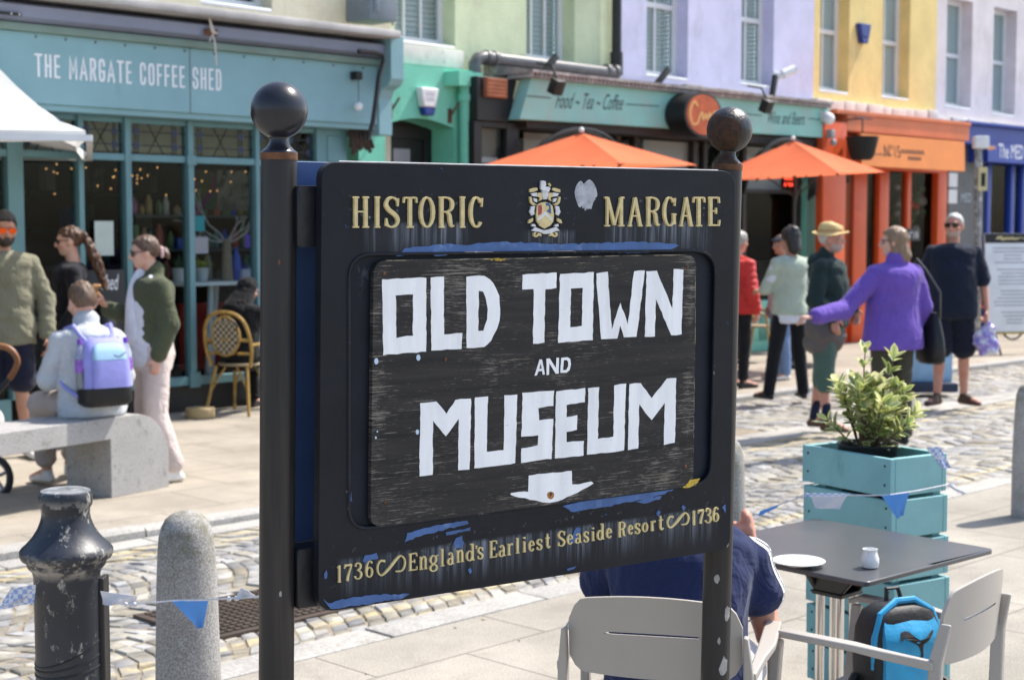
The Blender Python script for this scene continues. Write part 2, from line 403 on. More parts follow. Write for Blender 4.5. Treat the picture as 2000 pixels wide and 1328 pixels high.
# ------------------------------------------------------------------ the sign (its own plane: x along the board, z up)
SY, STILT = .6141, .0247
sd3 = Vector((math.cos(SY), math.sin(SY), 0)); s_up0 = Vector((0, 0, 1)); sn0 = sd3.cross(s_up0)
su3 = s_up0*math.cos(STILT)+sn0*math.sin(STILT); sn3 = sd3.cross(su3)     # sn3 points to the viewer
SO = Vector((-.3388, 2.7415, 1.8011))
def sp(px, py, off=0.):                 # photo point on the board's face, then `off` metres proud of it
    d = ray(px, py); o = Vector((0, 0, EYE)); k = (SO-o).dot(sn3)/d.dot(sn3)
    return o+d*k+sn3*off
def sfit(pts, off, sx, sy, ox, oy): return [sp(ox+x/sx, oy+y/sy, off) for x, y in pts]
SIGN_MATS = {}
def board_mat(blue=False):
    t = NT('black_enamel'); X, _, Z = t.xyz()[0], 0, t.xyz()[2]
    base = t.mix(t.mr(t.noise(3, 5, .6), .35, .7), (.0055, .0068, .0105), (.011, .0135, .020))
    # pale mineral runs below the raised lettering
    st = t.ma('ADD', t.ma('MULTIPLY', t.noise(1, 4, .6, (75, 1, 2.2)), .65), t.ma('MULTIPLY', t.noise(1, 3, .6, (230, 1, 5), loc=(7, 0, 0)), .35))
    st = t.mr(st, .47, .66); nz = t.noise(26, 4, .6)
    def run(x0, x1, z1, z0):
        up = t.mr(Z, z1, z1+.008, 1, 0); fade = t.mr(Z, z0, z1, 0, 1, True)
        return t.ma('MULTIPLY', t.ma('MULTIPLY', up, fade), t.win(X, x0, x1, .015))
    m = run(.10, .31, 1.686, 1.61)
    for a in ((.45, .56, 1.672, 1.61), (.66, .93, 1.690, 1.60), (.05, .97, 1.070, .985)): m = t.ma('MAXIMUM', m, run(*a))
    m = t.ma('MULTIPLY', t.ma('MULTIPLY', m, t.mr(st, 0, 1, .08, 1)), t.mr(t.noise(1, 3, .6, (13, 1, 3), loc=(1, 0, 9)), .36, .62, .25, 1))
    c = t.mix(t.ma('MULTIPLY', m, .8), base, (.32, .36, .44))
    halo = None                                          # lime specks round the letters
    for x0, x1, z0, z1 in ((.05, .32, 1.685, 1.745), (.64, .96, 1.685, 1.75), (.02, .99, 1.03, 1.115), (.44, .57, 1.66, 1.76)):
        q = t.ma('MULTIPLY', t.win(X, x0, x1, .02), t.win(Z, z0, z1, .008)); halo = q if halo is None else t.ma('MAXIMUM', halo, q)
    sp_ = t.ma('MULTIPLY', halo, t.mr(t.noise(60, 6, .75), .60, .76)); c = t.mix(t.ma('MULTIPLY', sp_, .6), c, (.33, .37, .45))
    scr = t.ma('MULTIPLY', t.mr(t.noise(1, 5, .75, (26, 1, 26), loc=(2, 0, 4)), .665, .69), .8); c = t.mix(scr, c, (.035, .085, .24))
    chips = t.mr(t.voro(22), .0, .07, 1, 0); chips = t.ma('MULTIPLY', chips, t.mr(t.noise(9, 3), .58, .62)); c = t.mix(t.ma('MULTIPLY', chips, .75), c, (.4, .42, .45))
    t.set(col=c, rough=t.mr(nz, .3, .7, .38, .55), spec=.22); t.bump(t.noise(38, 5, .65), .14, .004); return t.m
M_board = board_mat()
M_recess = mat('black_paint_worn', (.008, .011, .019), .5, spec=.2, var=.4, vs=9, bump=.2, bs=40, dirt=((.10, .12, .15), 16, .66, .8, (1, 1, .5)))
M_blue = mat('old_blue_paint', (.05, .115, .29), .5, var=.35, vs=14, bump=.25, bs=60, dirt=((.16, .25, .45), 22, .55, .75))
M_dblue = mat('deep_blue_paint', (.06, .11, .26), .45, var=.25, vs=5, bump=.1, bs=30)
M_gold = mat('gold_paint', (.60, .485, .235), .5, var=.2, vs=60, spec=.5, dirt=((.16, .15, .14), 70, .62, .8))
def wood_mat():
    t = NT('stained_plywood'); Z = t.xyz()[2]; X = t.xyz()[0]
    gr = t.noise(1, 6, .72, (11, 1, 330)); gr2 = t.noise(1, 4, .7, (36, 1, 620), loc=(4, 0, 2)); wear = t.noise(5, 6, .7, (1, 1, 1.6))
    edge = t.ma('MAXIMUM', t.mr(Z, 1.615, 1.66), t.ma('MAXIMUM', t.mr(Z, 1.33, 1.17, 0, .7), t.ma('MAXIMUM', t.mr(X, .155, .115, 0, .9), t.mr(X, .84, .88, 0, .9))))
    th = t.ma('SUBTRACT', .625, t.ma('ADD', t.ma('MULTIPLY', edge, .055), t.mr(wear, .34, .68, -.07, .115)))
    m = t.ma('MAXIMUM', t.mr(t.ma('SUBTRACT', gr, th), 0, .045), t.ma('MULTIPLY', t.mr(t.ma('SUBTRACT', gr2, t.ma('ADD', th, .01)), 0, .05), .7))
    base = t.mix(t.mr(t.noise(1, 5, .6, (3, 1, 60)), .3, .7), (.016, .015, .015), (.042, .038, .036))
    c = t.mix(t.ma('MULTIPLY', m, .75), base, t.mix(t.noise(8, 3), (.24, .205, .16), (.33, .30, .26)))
    t.set(col=c, rough=.75, spec=.3); t.bump(t.ma('ADD', gr, t.ma('MULTIPLY', m, -.5)), .35, .002); return t.m
M_wood = wood_mat()
def white_mat():
    t = NT('white_paint'); gr = t.noise(1, 5, .7, (11, 1, 300))
    c = t.mix(t.mr(gr, .5, .8, 0, .25), (.86, .86, .87), (.70, .73, .77)); c = t.mix(t.mr(t.noise(1, 6, .75, (16, 1, 120)), .645, .70, 0, .8), c, (.16, .15, .14)); c = t.mix(1, c, t.mr(t.noise(1, 4, .6, (30, 1, 5), loc=(1, 0, 3)), .3, .7, .88, 1.06), 'MULTIPLY')
    t.set(col=c, rough=.55, spec=.35); t.bump(gr, .3, .0015); return t.m
M_white = white_mat()
M_post = mat('worn_black_steel', (.022, .021, .022), .42, metal=.25, var=.35, vs=6, bump=.22, bs=35, bd=.003, stretch=(1, 1, .35), dirt=((.062, .050, .044), 22, .48, .80, (1, 1, .05)))
M_postchip = mat('scraped_primer', (.30, .29, .27), .7, var=.4, vs=40)
def rust_ball_mat():
    t = NT('rusted_black_ball'); ob = t.xyz(); nz = t.noise(16, 6, .7)
    c = frame((SO.x, SO.y, 0), SY).inverted() @ at(1425, 254, 3.415)
    side = t.ma('ADD', t.ma('MULTIPLY', t.ma('ADD', ob[0], -c.x), -.91), t.ma('ADD', t.ma('MULTIPLY', t.ma('ADD', ob[1], -c.y), -.31), t.ma('MULTIPLY', t.ma('ADD', ob[2], -c.z), -.26)))
    m = t.mr(t.ma('ADD', side, t.mr(nz, .3, .7, -.012, .012)), .024, .027)
    ru = t.mix(t.mr(t.noise(70, 5, .7), .3, .7), (.016, .009, .006), (.075, .030, .012))
    t.set(col=t.mix(m, (.012, .012, .014), ru), rough=t.mr(m, 0, 1, .36, .85), spec=.5); t.bump(t.noise(60, 5, .7), .5, .005); return t.m
M_rustball = rust_ball_mat()
M_rustband = mat('rust', (.13, .055, .025), .85, var=.5, vs=40, bump=.5, bs=90)
M_ball = mat('black_gloss_ball', (.018, .019, .026), .28, var=.3, vs=14, bump=.15, bs=40, dirt=((.17, .085, .05), 11, .63, .70))
M_yellowp = mat('yellow_paint', (.50, .34, .04), .6, var=.3, vs=60, dirt=((.03, .03, .03), 80, .52, .62))
M_bracket = mat('bracket_paint', (.012, .013, .017), .4, var=.3, vs=10, bump=.4, bs=40, dirt=((.12, .06, .03), 13, .60, .70))

sbase = Vector((SO.x, SO.y, 0))
sign = thing('town_sign', 'black town sign reading OLD TOWN AND MUSEUM between two ball topped posts', 'sign', sbase, SY)
def rround(c, k=6):           # rounded corners: list of (x,y,r) -> polygon
    out = []; n = len(c)
    for i in range(n):
        p, a, b = Vector(c[i][:2]), Vector(c[i-1][:2]), Vector(c[(i+1) % n][:2]); r = c[i][2]
        d1 = (a-p).normalized()*r; d2 = (b-p).normalized()*r
        for q in range(k+1):
            t = q/k; out.append(tuple(p+d1*(1-t)**2+d2*t**2))
    return out
OUT = rround([(629, 316, 34), (1437, 334, 32), (1426, 1072, 26), (622, 1197, 36)])
REC = rround([(681, 497, 46), (1398, 489, 46), (1388, 943, 40), (681, 1036, 44)])
WOOD = rround([(728, 508, 30), (1358, 497, 24), (1352, 948, 24), (722, 1030, 26)])
g = MB(); g.prism([sp(x, y) for x, y in OUT], -sn3*.022, [[sp(x, y) for x, y in REC]])
obj('front_board', g, M_board, sign, bevel=.003)
g = MB(); g.tube([sp(x, y, -.004) for x, y in ((664, 315.6), (800, 318.7), (1000, 323.6), (1200, 328.3), (1404, 333))], .0016, 6); obj('worn_top_edge', g, mat('worn_edge_paint', (.42, .43, .45), .5, var=.3, vs=30), sign)  # sunlit line along the top edge painted as a pale strip, with white wear
g = MB(); g.prism([sp(x, y, -.009) for x, y in REC], -sn3*.0125)
obj('recess_panel', g, M_recess, sign)
g = MB(); q = [sp(x, y, .0005) for x, y in REC]; g.tube(q+[q[0]], .0032, 6)
obj('recess_rim', g, mat('chipped_rim', (.010, .012, .018), .5, spec=.25, var=.4, vs=30, bump=.4, dirt=((.30, .31, .34), 34, .62, .72)), sign)
g = MB(); g.prism([sp(x, y, -.0085) for x, y in WOOD], sn3*.012)
wood = obj('wooden_panel', g, M_wood, sign, bevel=.0025)
M_wedge = mat('bare_wood_edge', (.30, .25, .17), .8, var=.5, vs=40, dirt=((.03, .028, .026), 26, .42, .55))
for nm, e in (('worn_top_edge', [(752, 509), (900, 507), (1010, 505), (1200, 500), (1338, 498)]), ('worn_right_edge', [(1356, 520), (1356, 640), (1354, 760), (1352, 900)])):
    g = MB(); g.tube([sp(x, y, .0028) for x, y in e], .0011, 6); obj(nm, g, M_wedge, wood)
# rear board, rails, posts
BK = -.135
def behind(px, py, off): return sp(px, py, 0)+sn3*off
g = MB(); a = [SO+sd3*x+su3*z+sn3*BK for x, z in [(p[0], p[1]) for p in rround([(-.01, 0, .035), (1.0, 0, .035), (1.0, -.82, .035), (-.01, -.82, .035)])]]
g.prism(a, -sn3*.02); obj('rear_board', g, M_dblue, sign, bevel=.003)
for z0, z1 in ((-.045, -.155), (-.705, -.815)):
    g = MB(); o = SO+sn3*-.03
    p = [o+sd3*-.03+su3*z0, o+sd3*1.02+su3*z0, o+sd3*1.02+su3*z1, o+sd3*-.03+su3*z1]
    g.prism(p, -sn3*.06); obj('rail', g, M_bracket, sign, bevel=.004)
lean = .016
def post(px_top, px_bot, py_top, rad, ball_px, ball_py, ball_r, depth, bm, pm, chips=()):
    top = at(px_top, py_top, depth); bx = at(px_bot, 1300, depth)
    d = (top-bx).normalized(); ft = top-d*(top.z/d.z)
    g = MB(); g.tube([ft, top], rad, 28); po = obj('post', g, pm, sign)
    for (zc, az, sz) in chips:
        cpt = ft+d*zc; xx = d.orthogonal().normalized(); yy = d.cross(xx); rr2 = random.Random(int(zc*1000)); ring = []
        for k in range(11):
            aa = 2*math.pi*k/11; da = az+sz*rr2.uniform(.7, 1.2)*math.cos(aa)/rad*.5; ring.append((da, sz*rr2.uniform(.8, 1.5)*math.sin(aa)*.8))
        f3_ = lambda a_, h_, q_: cpt+d*h_+(Vector((math.cos(a_), math.sin(a_), 0)))*q_
        gg = MB(); am = sum(a_ for a_, h_ in ring)/11; gg.loft([[f3_(am+(a_-am)*q_, h_*q_, rad+(.0007 if q_ < 1 else -.0005)) for a_, h_ in ring] for q_ in (1, .97, .7, .4, .05)]); obj('paint_scrape', gg, M_postchip if zc < 1.2 else M_rustband, po, smooth=0)
    c = at(ball_px, ball_py, depth); r = ball_r*depth/3000*.99
    g = MB(); ax = (c-top).normalized(); x = ax.orthogonal().normalized(); y = ax.cross(x); L = (c-top).length
    prof = [(rad*1.02, -.004), (rad*1.02, .002), (rad*.86, .006), (rad*.62, .014), (rad*.50, .022), (rad*.52, L-r*.94)]
    for i in range(1, 22):
        t = R(-76+i*(166/21)); prof.append((max(.0006, r*math.cos(t)), L+r*math.sin(t)))
    g.loft([[top+ax*z+(x*math.cos(q)+y*math.sin(q))*rr for q in [2*math.pi*k/32 for k in range(32)]] for rr, z in prof])
    obj('ball_finial', g, bm, sign, smooth=60)
    g = MB(); g.tube([top-ax*.012, top+ax*.0005], rad*1.035, 28); obj('rust_ring', g, M_rustband, sign)
    return po
D1 = 2.775; D2 = 3.415
post(545, 540, 300, 35*D1/3000, 545, 216, 56, D1, M_ball, M_post, ((.83, R(-105), .012), (1.02, R(-70), .006), (1.62, R(-80), .005)))
post(1421, 1397, 322, 28.5*D2/3000, 1425, 254, 45, D2, M_rustball, M_post, ((.70, R(-62), .024), (.82, R(-50), .020), (.90, R(-100), .012), (.62, R(-110), .018), (.76, R(-85), .008), (.98, R(-60), .008)))
# peeled patches of the older blue coat
def patch(polys, m, name, off=.0006, th=.0004, parent=sign):
    rn = random.Random(5)
    for i, p in enumerate(polys):
        g = MB(); q = []
        for j in range(len(p)):
            a, b = p[j], p[(j+1) % len(p)]; L = math.hypot(a[0]-b[0], a[1]-b[1]); k = max(1, int(L/7))
            for t in range(k): q.append((a[0]+(b[0]-a[0])*t/k+rn.uniform(-1.3, 1.3)*(t > 0), a[1]+(b[1]-a[1])*t/k+rn.uniform(-1.6, 1.6)*(t > 0)))
        g.prism([sp(x, y, off+i*.00005) for x, y in q], sn3*th); obj(name, g, m, parent, smooth=0)
patch([[(772, 501), (790, 485), (830, 481), (880, 476), (920, 478), (960, 473), (1040, 474), (1100, 477), (1160, 475), (1230, 472), (1290, 474), (1318, 476), (1325, 480), (1310, 488), (1270, 493), (1180, 494), (1060, 495), (960, 496), (880, 496), (860, 500), (820, 497)],
       [(790, 1058), (795, 1040), (830, 1030), (870, 1022), (912, 1016), (915, 1022), (870, 1033), (820, 1047)], [(870, 1039), (918, 1029), (918, 1036), (871, 1045)],
       [(885, 1060), (890, 1050), (902, 1046), (906, 1060), (900, 1070), (887, 1068)],
       [(1098, 988), (1160, 974), (1230, 964), (1300, 953), (1332, 949), (1290, 966), (1260, 975), (1230, 980), (1180, 990), (1115, 999)],
       [(1240, 979), (1292, 968), (1288, 975), (1258, 983)],
       [(708, 1095), (712, 1084), (735, 1079), (738, 1090), (722, 1093), (715, 1100)],
       [(630, 1168), (640, 1177), (682, 1167), (735, 1160), (800, 1159), (787, 1167), (700, 1182), (645, 1188)],
       [(1108, 1051), (1118, 1045), (1125, 1030), (1133, 1030), (1133, 1042), (1125, 1052), (1121, 1060), (1108, 1060)],
       [(1281, 1002), (1284, 996), (1290, 998), (1286, 1010)], [(1330, 990), (1333, 986), (1339, 990), (1335, 997)], [(1410, 990), (1416, 984), (1416, 1002)],
       [(913, 1112), (918, 1107), (921, 1116), (917, 1120)], [(1106, 1110), (1125, 1105), (1120, 1110), (1108, 1114)], [(632, 1120), (637, 1112), (638, 1128), (633, 1130)], [(682, 975), (686, 960), (687, 980)]], M_blue, 'blue_paint_patch')
patch([[(1330, 951), (1345, 936), (1365, 933), (1360, 942), (1345, 951)], [(955, 506), (985, 504), (984, 508), (957, 509)]], M_yellowp, 'yellow_paint_patch', off=.004)
# painted letters on the wooden panel
LET = []
def A5(o, i=None): LET.append(([(720+x/6.25, 500+y/6.25) for x, y in o], [[(720+x/6.25, 500+y/6.25) for x, y in q] for q in (i or [])]))
def B5(o, i=None): LET.append(([(1000+x/5.263, 500+y/5.263) for x, y in o], [[(1000+x/5.263, 500+y/5.263) for x, y in q] for q in (i or [])]))
def C5(o): LET.append(([(790+x/6.035, 720+y/6.035) for x, y in o], []))
def D5(o): LET.append(([(1020+x/6.0375, 720+y/6.0375) for x, y in o], []))
A5([(152, 285), (690, 262), (690, 1165), (165, 1205)], [[(318, 478), (528, 468), (525, 970), (325, 993)]])
A5([(742, 262), (905, 255), (905, 955), (1128, 938), (1122, 1128), (755, 1155)])
A5([(1178, 262), (1186, 250), (1400, 238), (1470, 290), (1540, 385), (1580, 490), (1592, 640), (1580, 780), (1545, 900), (1480, 1030), (1400, 1110), (1183, 1125)], [[(1330, 430), (1388, 428), (1420, 520), (1438, 640), (1430, 770), (1388, 912), (1325, 915)]])
B5([(97, 190), (448, 172), (443, 328), (328, 340), (318, 890), (203, 903), (212, 340), (95, 345)])
B5([(480, 185), (828, 168), (818, 860), (462, 888)], [[(595, 338), (715, 328), (705, 718), (585, 730)]])
B5([(852, 178), (970, 165), (1013, 755), (1100, 480), (1180, 700), (1240, 155), (1352, 152), (1268, 832), (1140, 838), (1100, 715), (1068, 845), (903, 857)])
B5([(1370, 155), (1475, 150), (1635, 540), (1650, 138), (1748, 138), (1728, 805), (1625, 815), (1468, 440), (1455, 828), (1353, 832)])
B5([(270, 1062), (297, 1062), (325, 1215), (303, 1218), (297, 1180), (258, 1183), (243, 1225), (220, 1228)], [[(283, 1100), (293, 1156), (268, 1158)]])
B5([(342, 1052), (375, 1050), (438, 1150), (445, 1045), (470, 1042), (468, 1205), (438, 1208), (372, 1100), (368, 1218), (343, 1222)])
B5([(492, 1045), (560, 1038), (585, 1055), (593, 1110), (580, 1170), (548, 1198), (485, 1200)], [[(520, 1070), (550, 1068), (565, 1085), (565, 1130), (545, 1170), (512, 1172)]])
C5([(175, 405), (365, 388), (480, 525), (590, 362), (772, 345), (755, 1180), (620, 1195), (625, 580), (475, 795), (322, 612), (320, 1245), (162, 1258)])
C5([(815, 340), (968, 322), (955, 972), (1155, 950), (1165, 310), (1315, 298), (1292, 1110), (812, 1170)])
C5([(1378, 285), (1750, 255), (1742, 435), (1565, 460), (1570, 600), (1738, 585), (1722, 1055), (1357, 1108), (1362, 932), (1560, 902), (1562, 782), (1365, 803)])
D5([(385, 262), (728, 228), (725, 392), (508, 420), (510, 565), (635, 548), (632, 722), (510, 745), (508, 862), (712, 843), (705, 1022), (370, 1052)])
D5([(765, 230), (890, 215), (878, 825), (1060, 795), (1070, 190), (1208, 175), (1185, 960), (748, 1012)])
D5([(1248, 180), (1380, 165), (1512, 345), (1690, 112), (1800, 108), (1785, 872), (1655, 893), (1668, 395), (1512, 603), (1365, 420), (1352, 935), (1232, 953)])
LET.append(([(960+x/8.333, 900+y/8.333) for x, y in [(585, 240), (740, 205), (1050, 178), (1285, 155), (1288, 382), (1400, 370), (1600, 335), (1642, 350), (1540, 420), (1300, 545), (1060, 650), (920, 682), (700, 640), (440, 585), (290, 548), (295, 518), (430, 500), (580, 492)]], []))
g = MB(); rn = random.Random(9)
def hand(poly, amp=.95):        # brush-painted edge
    out = []
    for j in range(len(poly)):
        a, b = poly[j], poly[(j+1) % len(poly)]; L = math.hypot(a[0]-b[0], a[1]-b[1]); k = max(1, int(L/9))
        for t in range(k): out.append((a[0]+(b[0]-a[0])*t/k+rn.uniform(-amp, amp)*.7, a[1]+(b[1]-a[1])*t/k+rn.uniform(-amp, amp)))
    return out
for o, h in LET:
    amp = .35 if 'x' and (o[0][1] > 695 and o[0][1] < 715) else .95
    g.prism([sp(x, y, .0036) for x, y in hand(o, amp)], sn3*.0006, [[sp(x, y, .0036) for x, y in hand(q, amp)] for q in h])
obj('painted_lettering', g, M_white, wood, smooth=0)
M_spot = mat('paint_spot', (.5, .62, .78), .6, var=.1)
for x, y, r in ((815, 698, 5), (733, 705, 5), (732, 854, 2.2), (813, 843, 4), (735, 842, 1.6)):
    g = MB(); g.prism([sp(x+r*.8*math.cos(q), y+r*1.25*math.sin(q), .0036) for q in [k*.5 for k in range(12)]], sn3*.0005); obj('white_paint_spot', g, M_spot, wood, smooth=0)
g = MB()
for x, y in ((748, 534), (1340, 522), (868, 701), (1073, 964), (1336, 910), (750, 980)): g.ell(sp(x, y, .004), sd3*.0035, su3*.0042, sn3*.0022, seg=10, rg=6)
obj('rusty_screw', g, M_rustband, wood)
g = MB(); g.prism([sp(1073+7*math.cos(q), 965+(9 if math.sin(q) > 0 else 6)*math.sin(q), .0043) for q in [k*.42 for k in range(15)]], sn3*.0003)
obj('rust_stain', g, mat('rust_stain', (.35, .16, .05), .7, var=.4, vs=150), wood, smooth=0)

# ---------------- raised serif lettering, drawn stroke by stroke
def S_(pts): return ('c', pts)
GL = {}
def ser(x, y, h=.18): return ('s', (x-h, y), (x+h, y))
CRV_S = [(.88, .72, .5), (.84, .9, .6), (.55, 1, .55), (.22, .93, .75), (.1, .76, 1), (.28, .59, 1.15), (.7, .42, 1.15), (.9, .25, 1), (.78, .07, .75), (.45, 0, .55), (.18, .08, .6), (.12, .28, .5)]
def ell_(cx, cy, rx, ry, a0=0, a1=360, k=16):
    out = []
    for i in range(k+1):
        a = R(a0+(a1-a0)*i/k); out.append((cx+rx*math.cos(a), cy+ry*math.sin(a), .5+.5*abs(math.cos(a))**1.4))
    return ('r', out)
GL['H'] = [('T', (.2, 0), (.2, 1)), ('T', (.8, 0), (.8, 1)), ('t', (.2, .52), (.8, .52)), ser(.2, 0), ser(.8, 0), ser(.2, 1), ser(.8, 1)]
GL['I'] = [('T', (.5, 0), (.5, 1)), ser(.5, 0, .42), ser(.5, 1, .42)]
GL['S'] = [S_(CRV_S), ('t', (.88, .7), (.92, .97)), ('t', (.1, .3), (.06, .03))]
GL['T'] = [('T', (.5, 0), (.5, 1)), ('t', (.03, .985), (.97, .985)), ('t', (.04, 1), (.0, .82)), ('t', (.96, 1), (1, .82)), ser(.5, 0, .25)]
GL['O'] = [ell_(.5, .5, .44, .5)]
GL['R'] = [('T', (.2, 0), (.2, 1)), S_([(.2, .99, .5), (.6, .99, .55), (.84, .9, .8), (.9, .76, 1), (.82, .6, .8), (.55, .52, .5), (.2, .52, .5)]), S_([(.5, .52, .6), (.7, .42, .9), (.76, .2, 1), (.84, .03, .7), (1, .05, .4)]), ser(.2, 0), ('t', (.02, .99), (.3, .99))]
GL['C'] = [ell_(.52, .5, .42, .5, 42, 318), ('t', (.9, .68), (.93, .98)), ]
GL['G'] = [ell_(.5, .5, .42, .5, 42, 330), ('t', (.88, .7), (.92, .98)), ('T', (.84, .05), (.84, .4)), ser(.84, .4, .17)]
GL['M'] = [('h', (.15, 0), (.17, 1)), ('T', (.17, 1), (.52, .02)), ('t', (.52, .02), (.85, 1)), ('T', (.85, 0), (.85, 1)), ser(.15, 0, .13), ser(.85, 0, .14), ('s', (.02, 1), (.2, 1)), ('s', (.82, 1), (.99, 1))]
GL['A'] = [('h', (.5, 1), (.14, 0)), ('T', (.5, 1), (.86, 0)), ('t', (.28, .35), (.74, .35)), ser(.14, 0, .13), ser(.86, 0, .14)]
GL['E'] = [('T', (.25, 0), (.25, 1)), ('t', (.05, .985), (.95, .985)), ('t', (.25, .52), (.68, .52)), ('t', (.05, .015), (.97, .015)), ('t', (.93, 1), (.97, .8)), ('t', (.7, .42), (.7, .63)), ('t', (.95, 0), (1, .2))]
GL['1'] = [('T', (.55, 0), (.55, 1)), ('t', (.55, 1), (.15, .86)), ser(.55, 0, .3)]
GL['7'] = [('T', (.08, .93), (.95, .93)), S_([(.95, .95, .55), (.68, .55, .85), (.5, .25, 1), (.45, 0, 1.1)]), ('t', (.08, .76), (.12, 1))]
GL['3'] = [S_([(.16, .8, .9), (.22, .95, .6), (.5, 1, .55), (.82, .88, .9), (.8, .66, .9), (.45, .54, .55), (.82, .44, .8), (.93, .25, 1.05), (.78, .06, .7), (.48, 0, .55), (.18, .07, .6), (.12, .2, 1)])]
GL['6'] = [ell_(.5, .3, .38, .3), S_([(.84, .84, .9), (.72, .97, .6), (.48, .98, .55), (.24, .82, .85), (.12, .5, 1), (.12, .3, 1)])]
GL['n'] = [('T', (.22, 0), (.22, .97)), ('T', (.8, 0), (.8, .72)), S_([(.22, .68, .5), (.45, .95, .55), (.7, .95, .8), (.8, .72, 1)]), ser(.22, 0, .2), ser(.8, 0, .2), ('t', (.02, .95), (.24, .97))]
GL['g'] = [ell_(.45, .7, .34, .24), ell_(.48, .2, .4, .2), ('t', (.25, .46), (.28, .38)), ('t', (.75, .86), (1, .94))]
GL['l'] = [('T', (.5, 0), (.5, 1)), ser(.5, 0, .42), ('t', (.1, .97), (.52, 1))]
GL['a'] = [('T', (.74, .05), (.74, .7)), S_([(.74, .68, 1), (.64, .95, .7), (.4, 1, .55), (.17, .84, .9)]), ell_(.42, .27, .32, .27), ('t', (.74, .05), (1, .05))]
GL['d'] = [('T', (.8, 0), (.8, 1)), ell_(.42, .3, .34, .3), ('t', (.5, .97), (.82, 1)), ('t', (.8, .02), (1, .02))]
GL['s'] = GL['S']
GL['r'] = [('T', (.3, 0), (.3, .97)), S_([(.3, .66, .5), (.52, .95, .6), (.85, .9, 1.1)]), ser(.3, 0, .25), ('t', (.05, .95), (.3, .97))]
GL['i'] = [('T', (.5, 0), (.5, .68)), ('T', (.5, .86), (.5, .98)), ser(.5, 0, .42), ('t', (.1, .66), (.5, .68))]
GL['e'] = [ell_(.5, .5, .38, .5, 5, 325), ('t', (.15, .55), (.88, .55))]
GL['t'] = [S_([(.42, 1, .6), (.42, .6, 1), (.42, .2, 1), (.6, .02, .7), (.95, .12, .5)]), ('t', (.05, .7), (.85, .7))]
GL['o'] = [ell_(.5, .5, .4, .5)]
GL["'"] = [('T', (.5, .9), (.5, .6)), ('t', (.5, .6), (.2, .0))]
GL['~'] = [S_([(.28, .8, 1.2), (.12, .85, .8), (.02, .55, .8), (.05, .2, .8), (.17, .03, .8), (.4, .3, 1.2), (.65, .75, 1.2), (.83, .97, .8), (.97, .75, .8), (.98, .4, .8), (.88, .12, .7), (.66, .12, .7)])]
def ribbon(pts):              # pts: px, py, half width -> polygon
    n = len(pts); L = []; Q = []
    for i in range(n):
        a = pts[max(i-1, 0)]; b = pts[min(i+1, n-1)]; dx, dy = b[0]-a[0], b[1]-a[1]; k = math.hypot(dx, dy) or 1
        L.append((pts[i][0]-dy/k*pts[i][2], pts[i][1]+dx/k*pts[i][2])); Q.append((pts[i][0]+dy/k*pts[i][2], pts[i][1]-dx/k*pts[i][2]))
    return L, Q
def glyph(g, ch, x0, x1, y0, y1, T, t, place, slope=0, h=.0045, rel=None):
    """place(px, py, height) -> world; T/t thick and thin half-widths in px"""
    for k, st in enumerate(GL[ch]):
        kind = st[0]
        if kind in 'cr': pts = crom(st[1], 4) if kind == 'c' else st[1]; pts = [(p[0], p[1], max(t*.75, T*(p[2]-.0)*1.0 if p[2] > .55 else t)) for p in pts]
        else:
            wd = {'T': T, 't': t, 'h': t*1.35, 's': t*1.05}[kind]; pts = [(*st[1], wd), (*st[2], wd)]
        xc = (x0+x1)/2
        q = [(x0+(x1-x0)*a, y1+(y0-y1)*b+slope*((x0+(x1-x0)*a)-xc), c) for a, b, c in pts]
        L, Q = ribbon(q); hh = h+k*.00007; lo, up = [], []; rings = []
        for (a, b), (c, d), p in zip(L, Q, q):
            m = .25
            rings.append([place(a, b, 0), place(a+(c-a)*m*.4, b+(d-b)*m*.4, hh), place(a+(c-a)*(1-m*.4), b+(d-b)*(1-m*.4), hh), place(c, d, 0)])
        g.loft(rings, 0, None, True)
g = MB()
for ch, x0, x1 in (('H', 360, 495), ('I', 538, 587), ('S', 622, 740), ('T', 775, 880), ('O', 908, 1022), ('R', 1058, 1182), ('I', 1228, 1277), ('C', 1308, 1418)):
    glyph(g, ch, 600+x0/4.15, 600+x1/4.15, 386, 443.5, 4.1, 1.8, sp)
obj('raised_title', g, M_gold, sign, smooth=40); g = MB()
for ch, x0, x1 in (('M', 122, 382), ('A', 430, 617), ('R', 665, 840), ('G', 893, 1057), ('A', 1097, 1277), ('T', 1283, 1428), ('E', 1470, 1622)):
    glyph(g, ch, 1160+x0/6.667, 1160+x1/6.667, 386.5-(x0-122)*.0005, 441, 3.5, 1.7, sp)
obj('raised_title', g, M_gold, sign, smooth=40)
g = MB(); SLP = -.158
def bl(s, ox, oy, k, T=2.1, t=1.05):
    for ch, x0, x1, y0, y1 in s: glyph(g, ch, ox+x0/k, ox+x1/k, oy+y0/k, oy+y1/k, T, t, sp, SLP, .0035)
bl([('1', 120, 185, 452, 682), ('7', 218, 332, 432, 668), ('3', 363, 468, 418, 638), ('6', 520, 625, 390, 612), ('~', 680, 1075, 330, 575), ('E', 1115, 1237, 285, 518), ('n', 1270, 1378, 325, 500), ('g', 1412, 1530, 300, 530), ('l', 1558, 1622, 222, 455), ('a', 1663, 1752, 275, 438)], 640, 1040, 7.143)
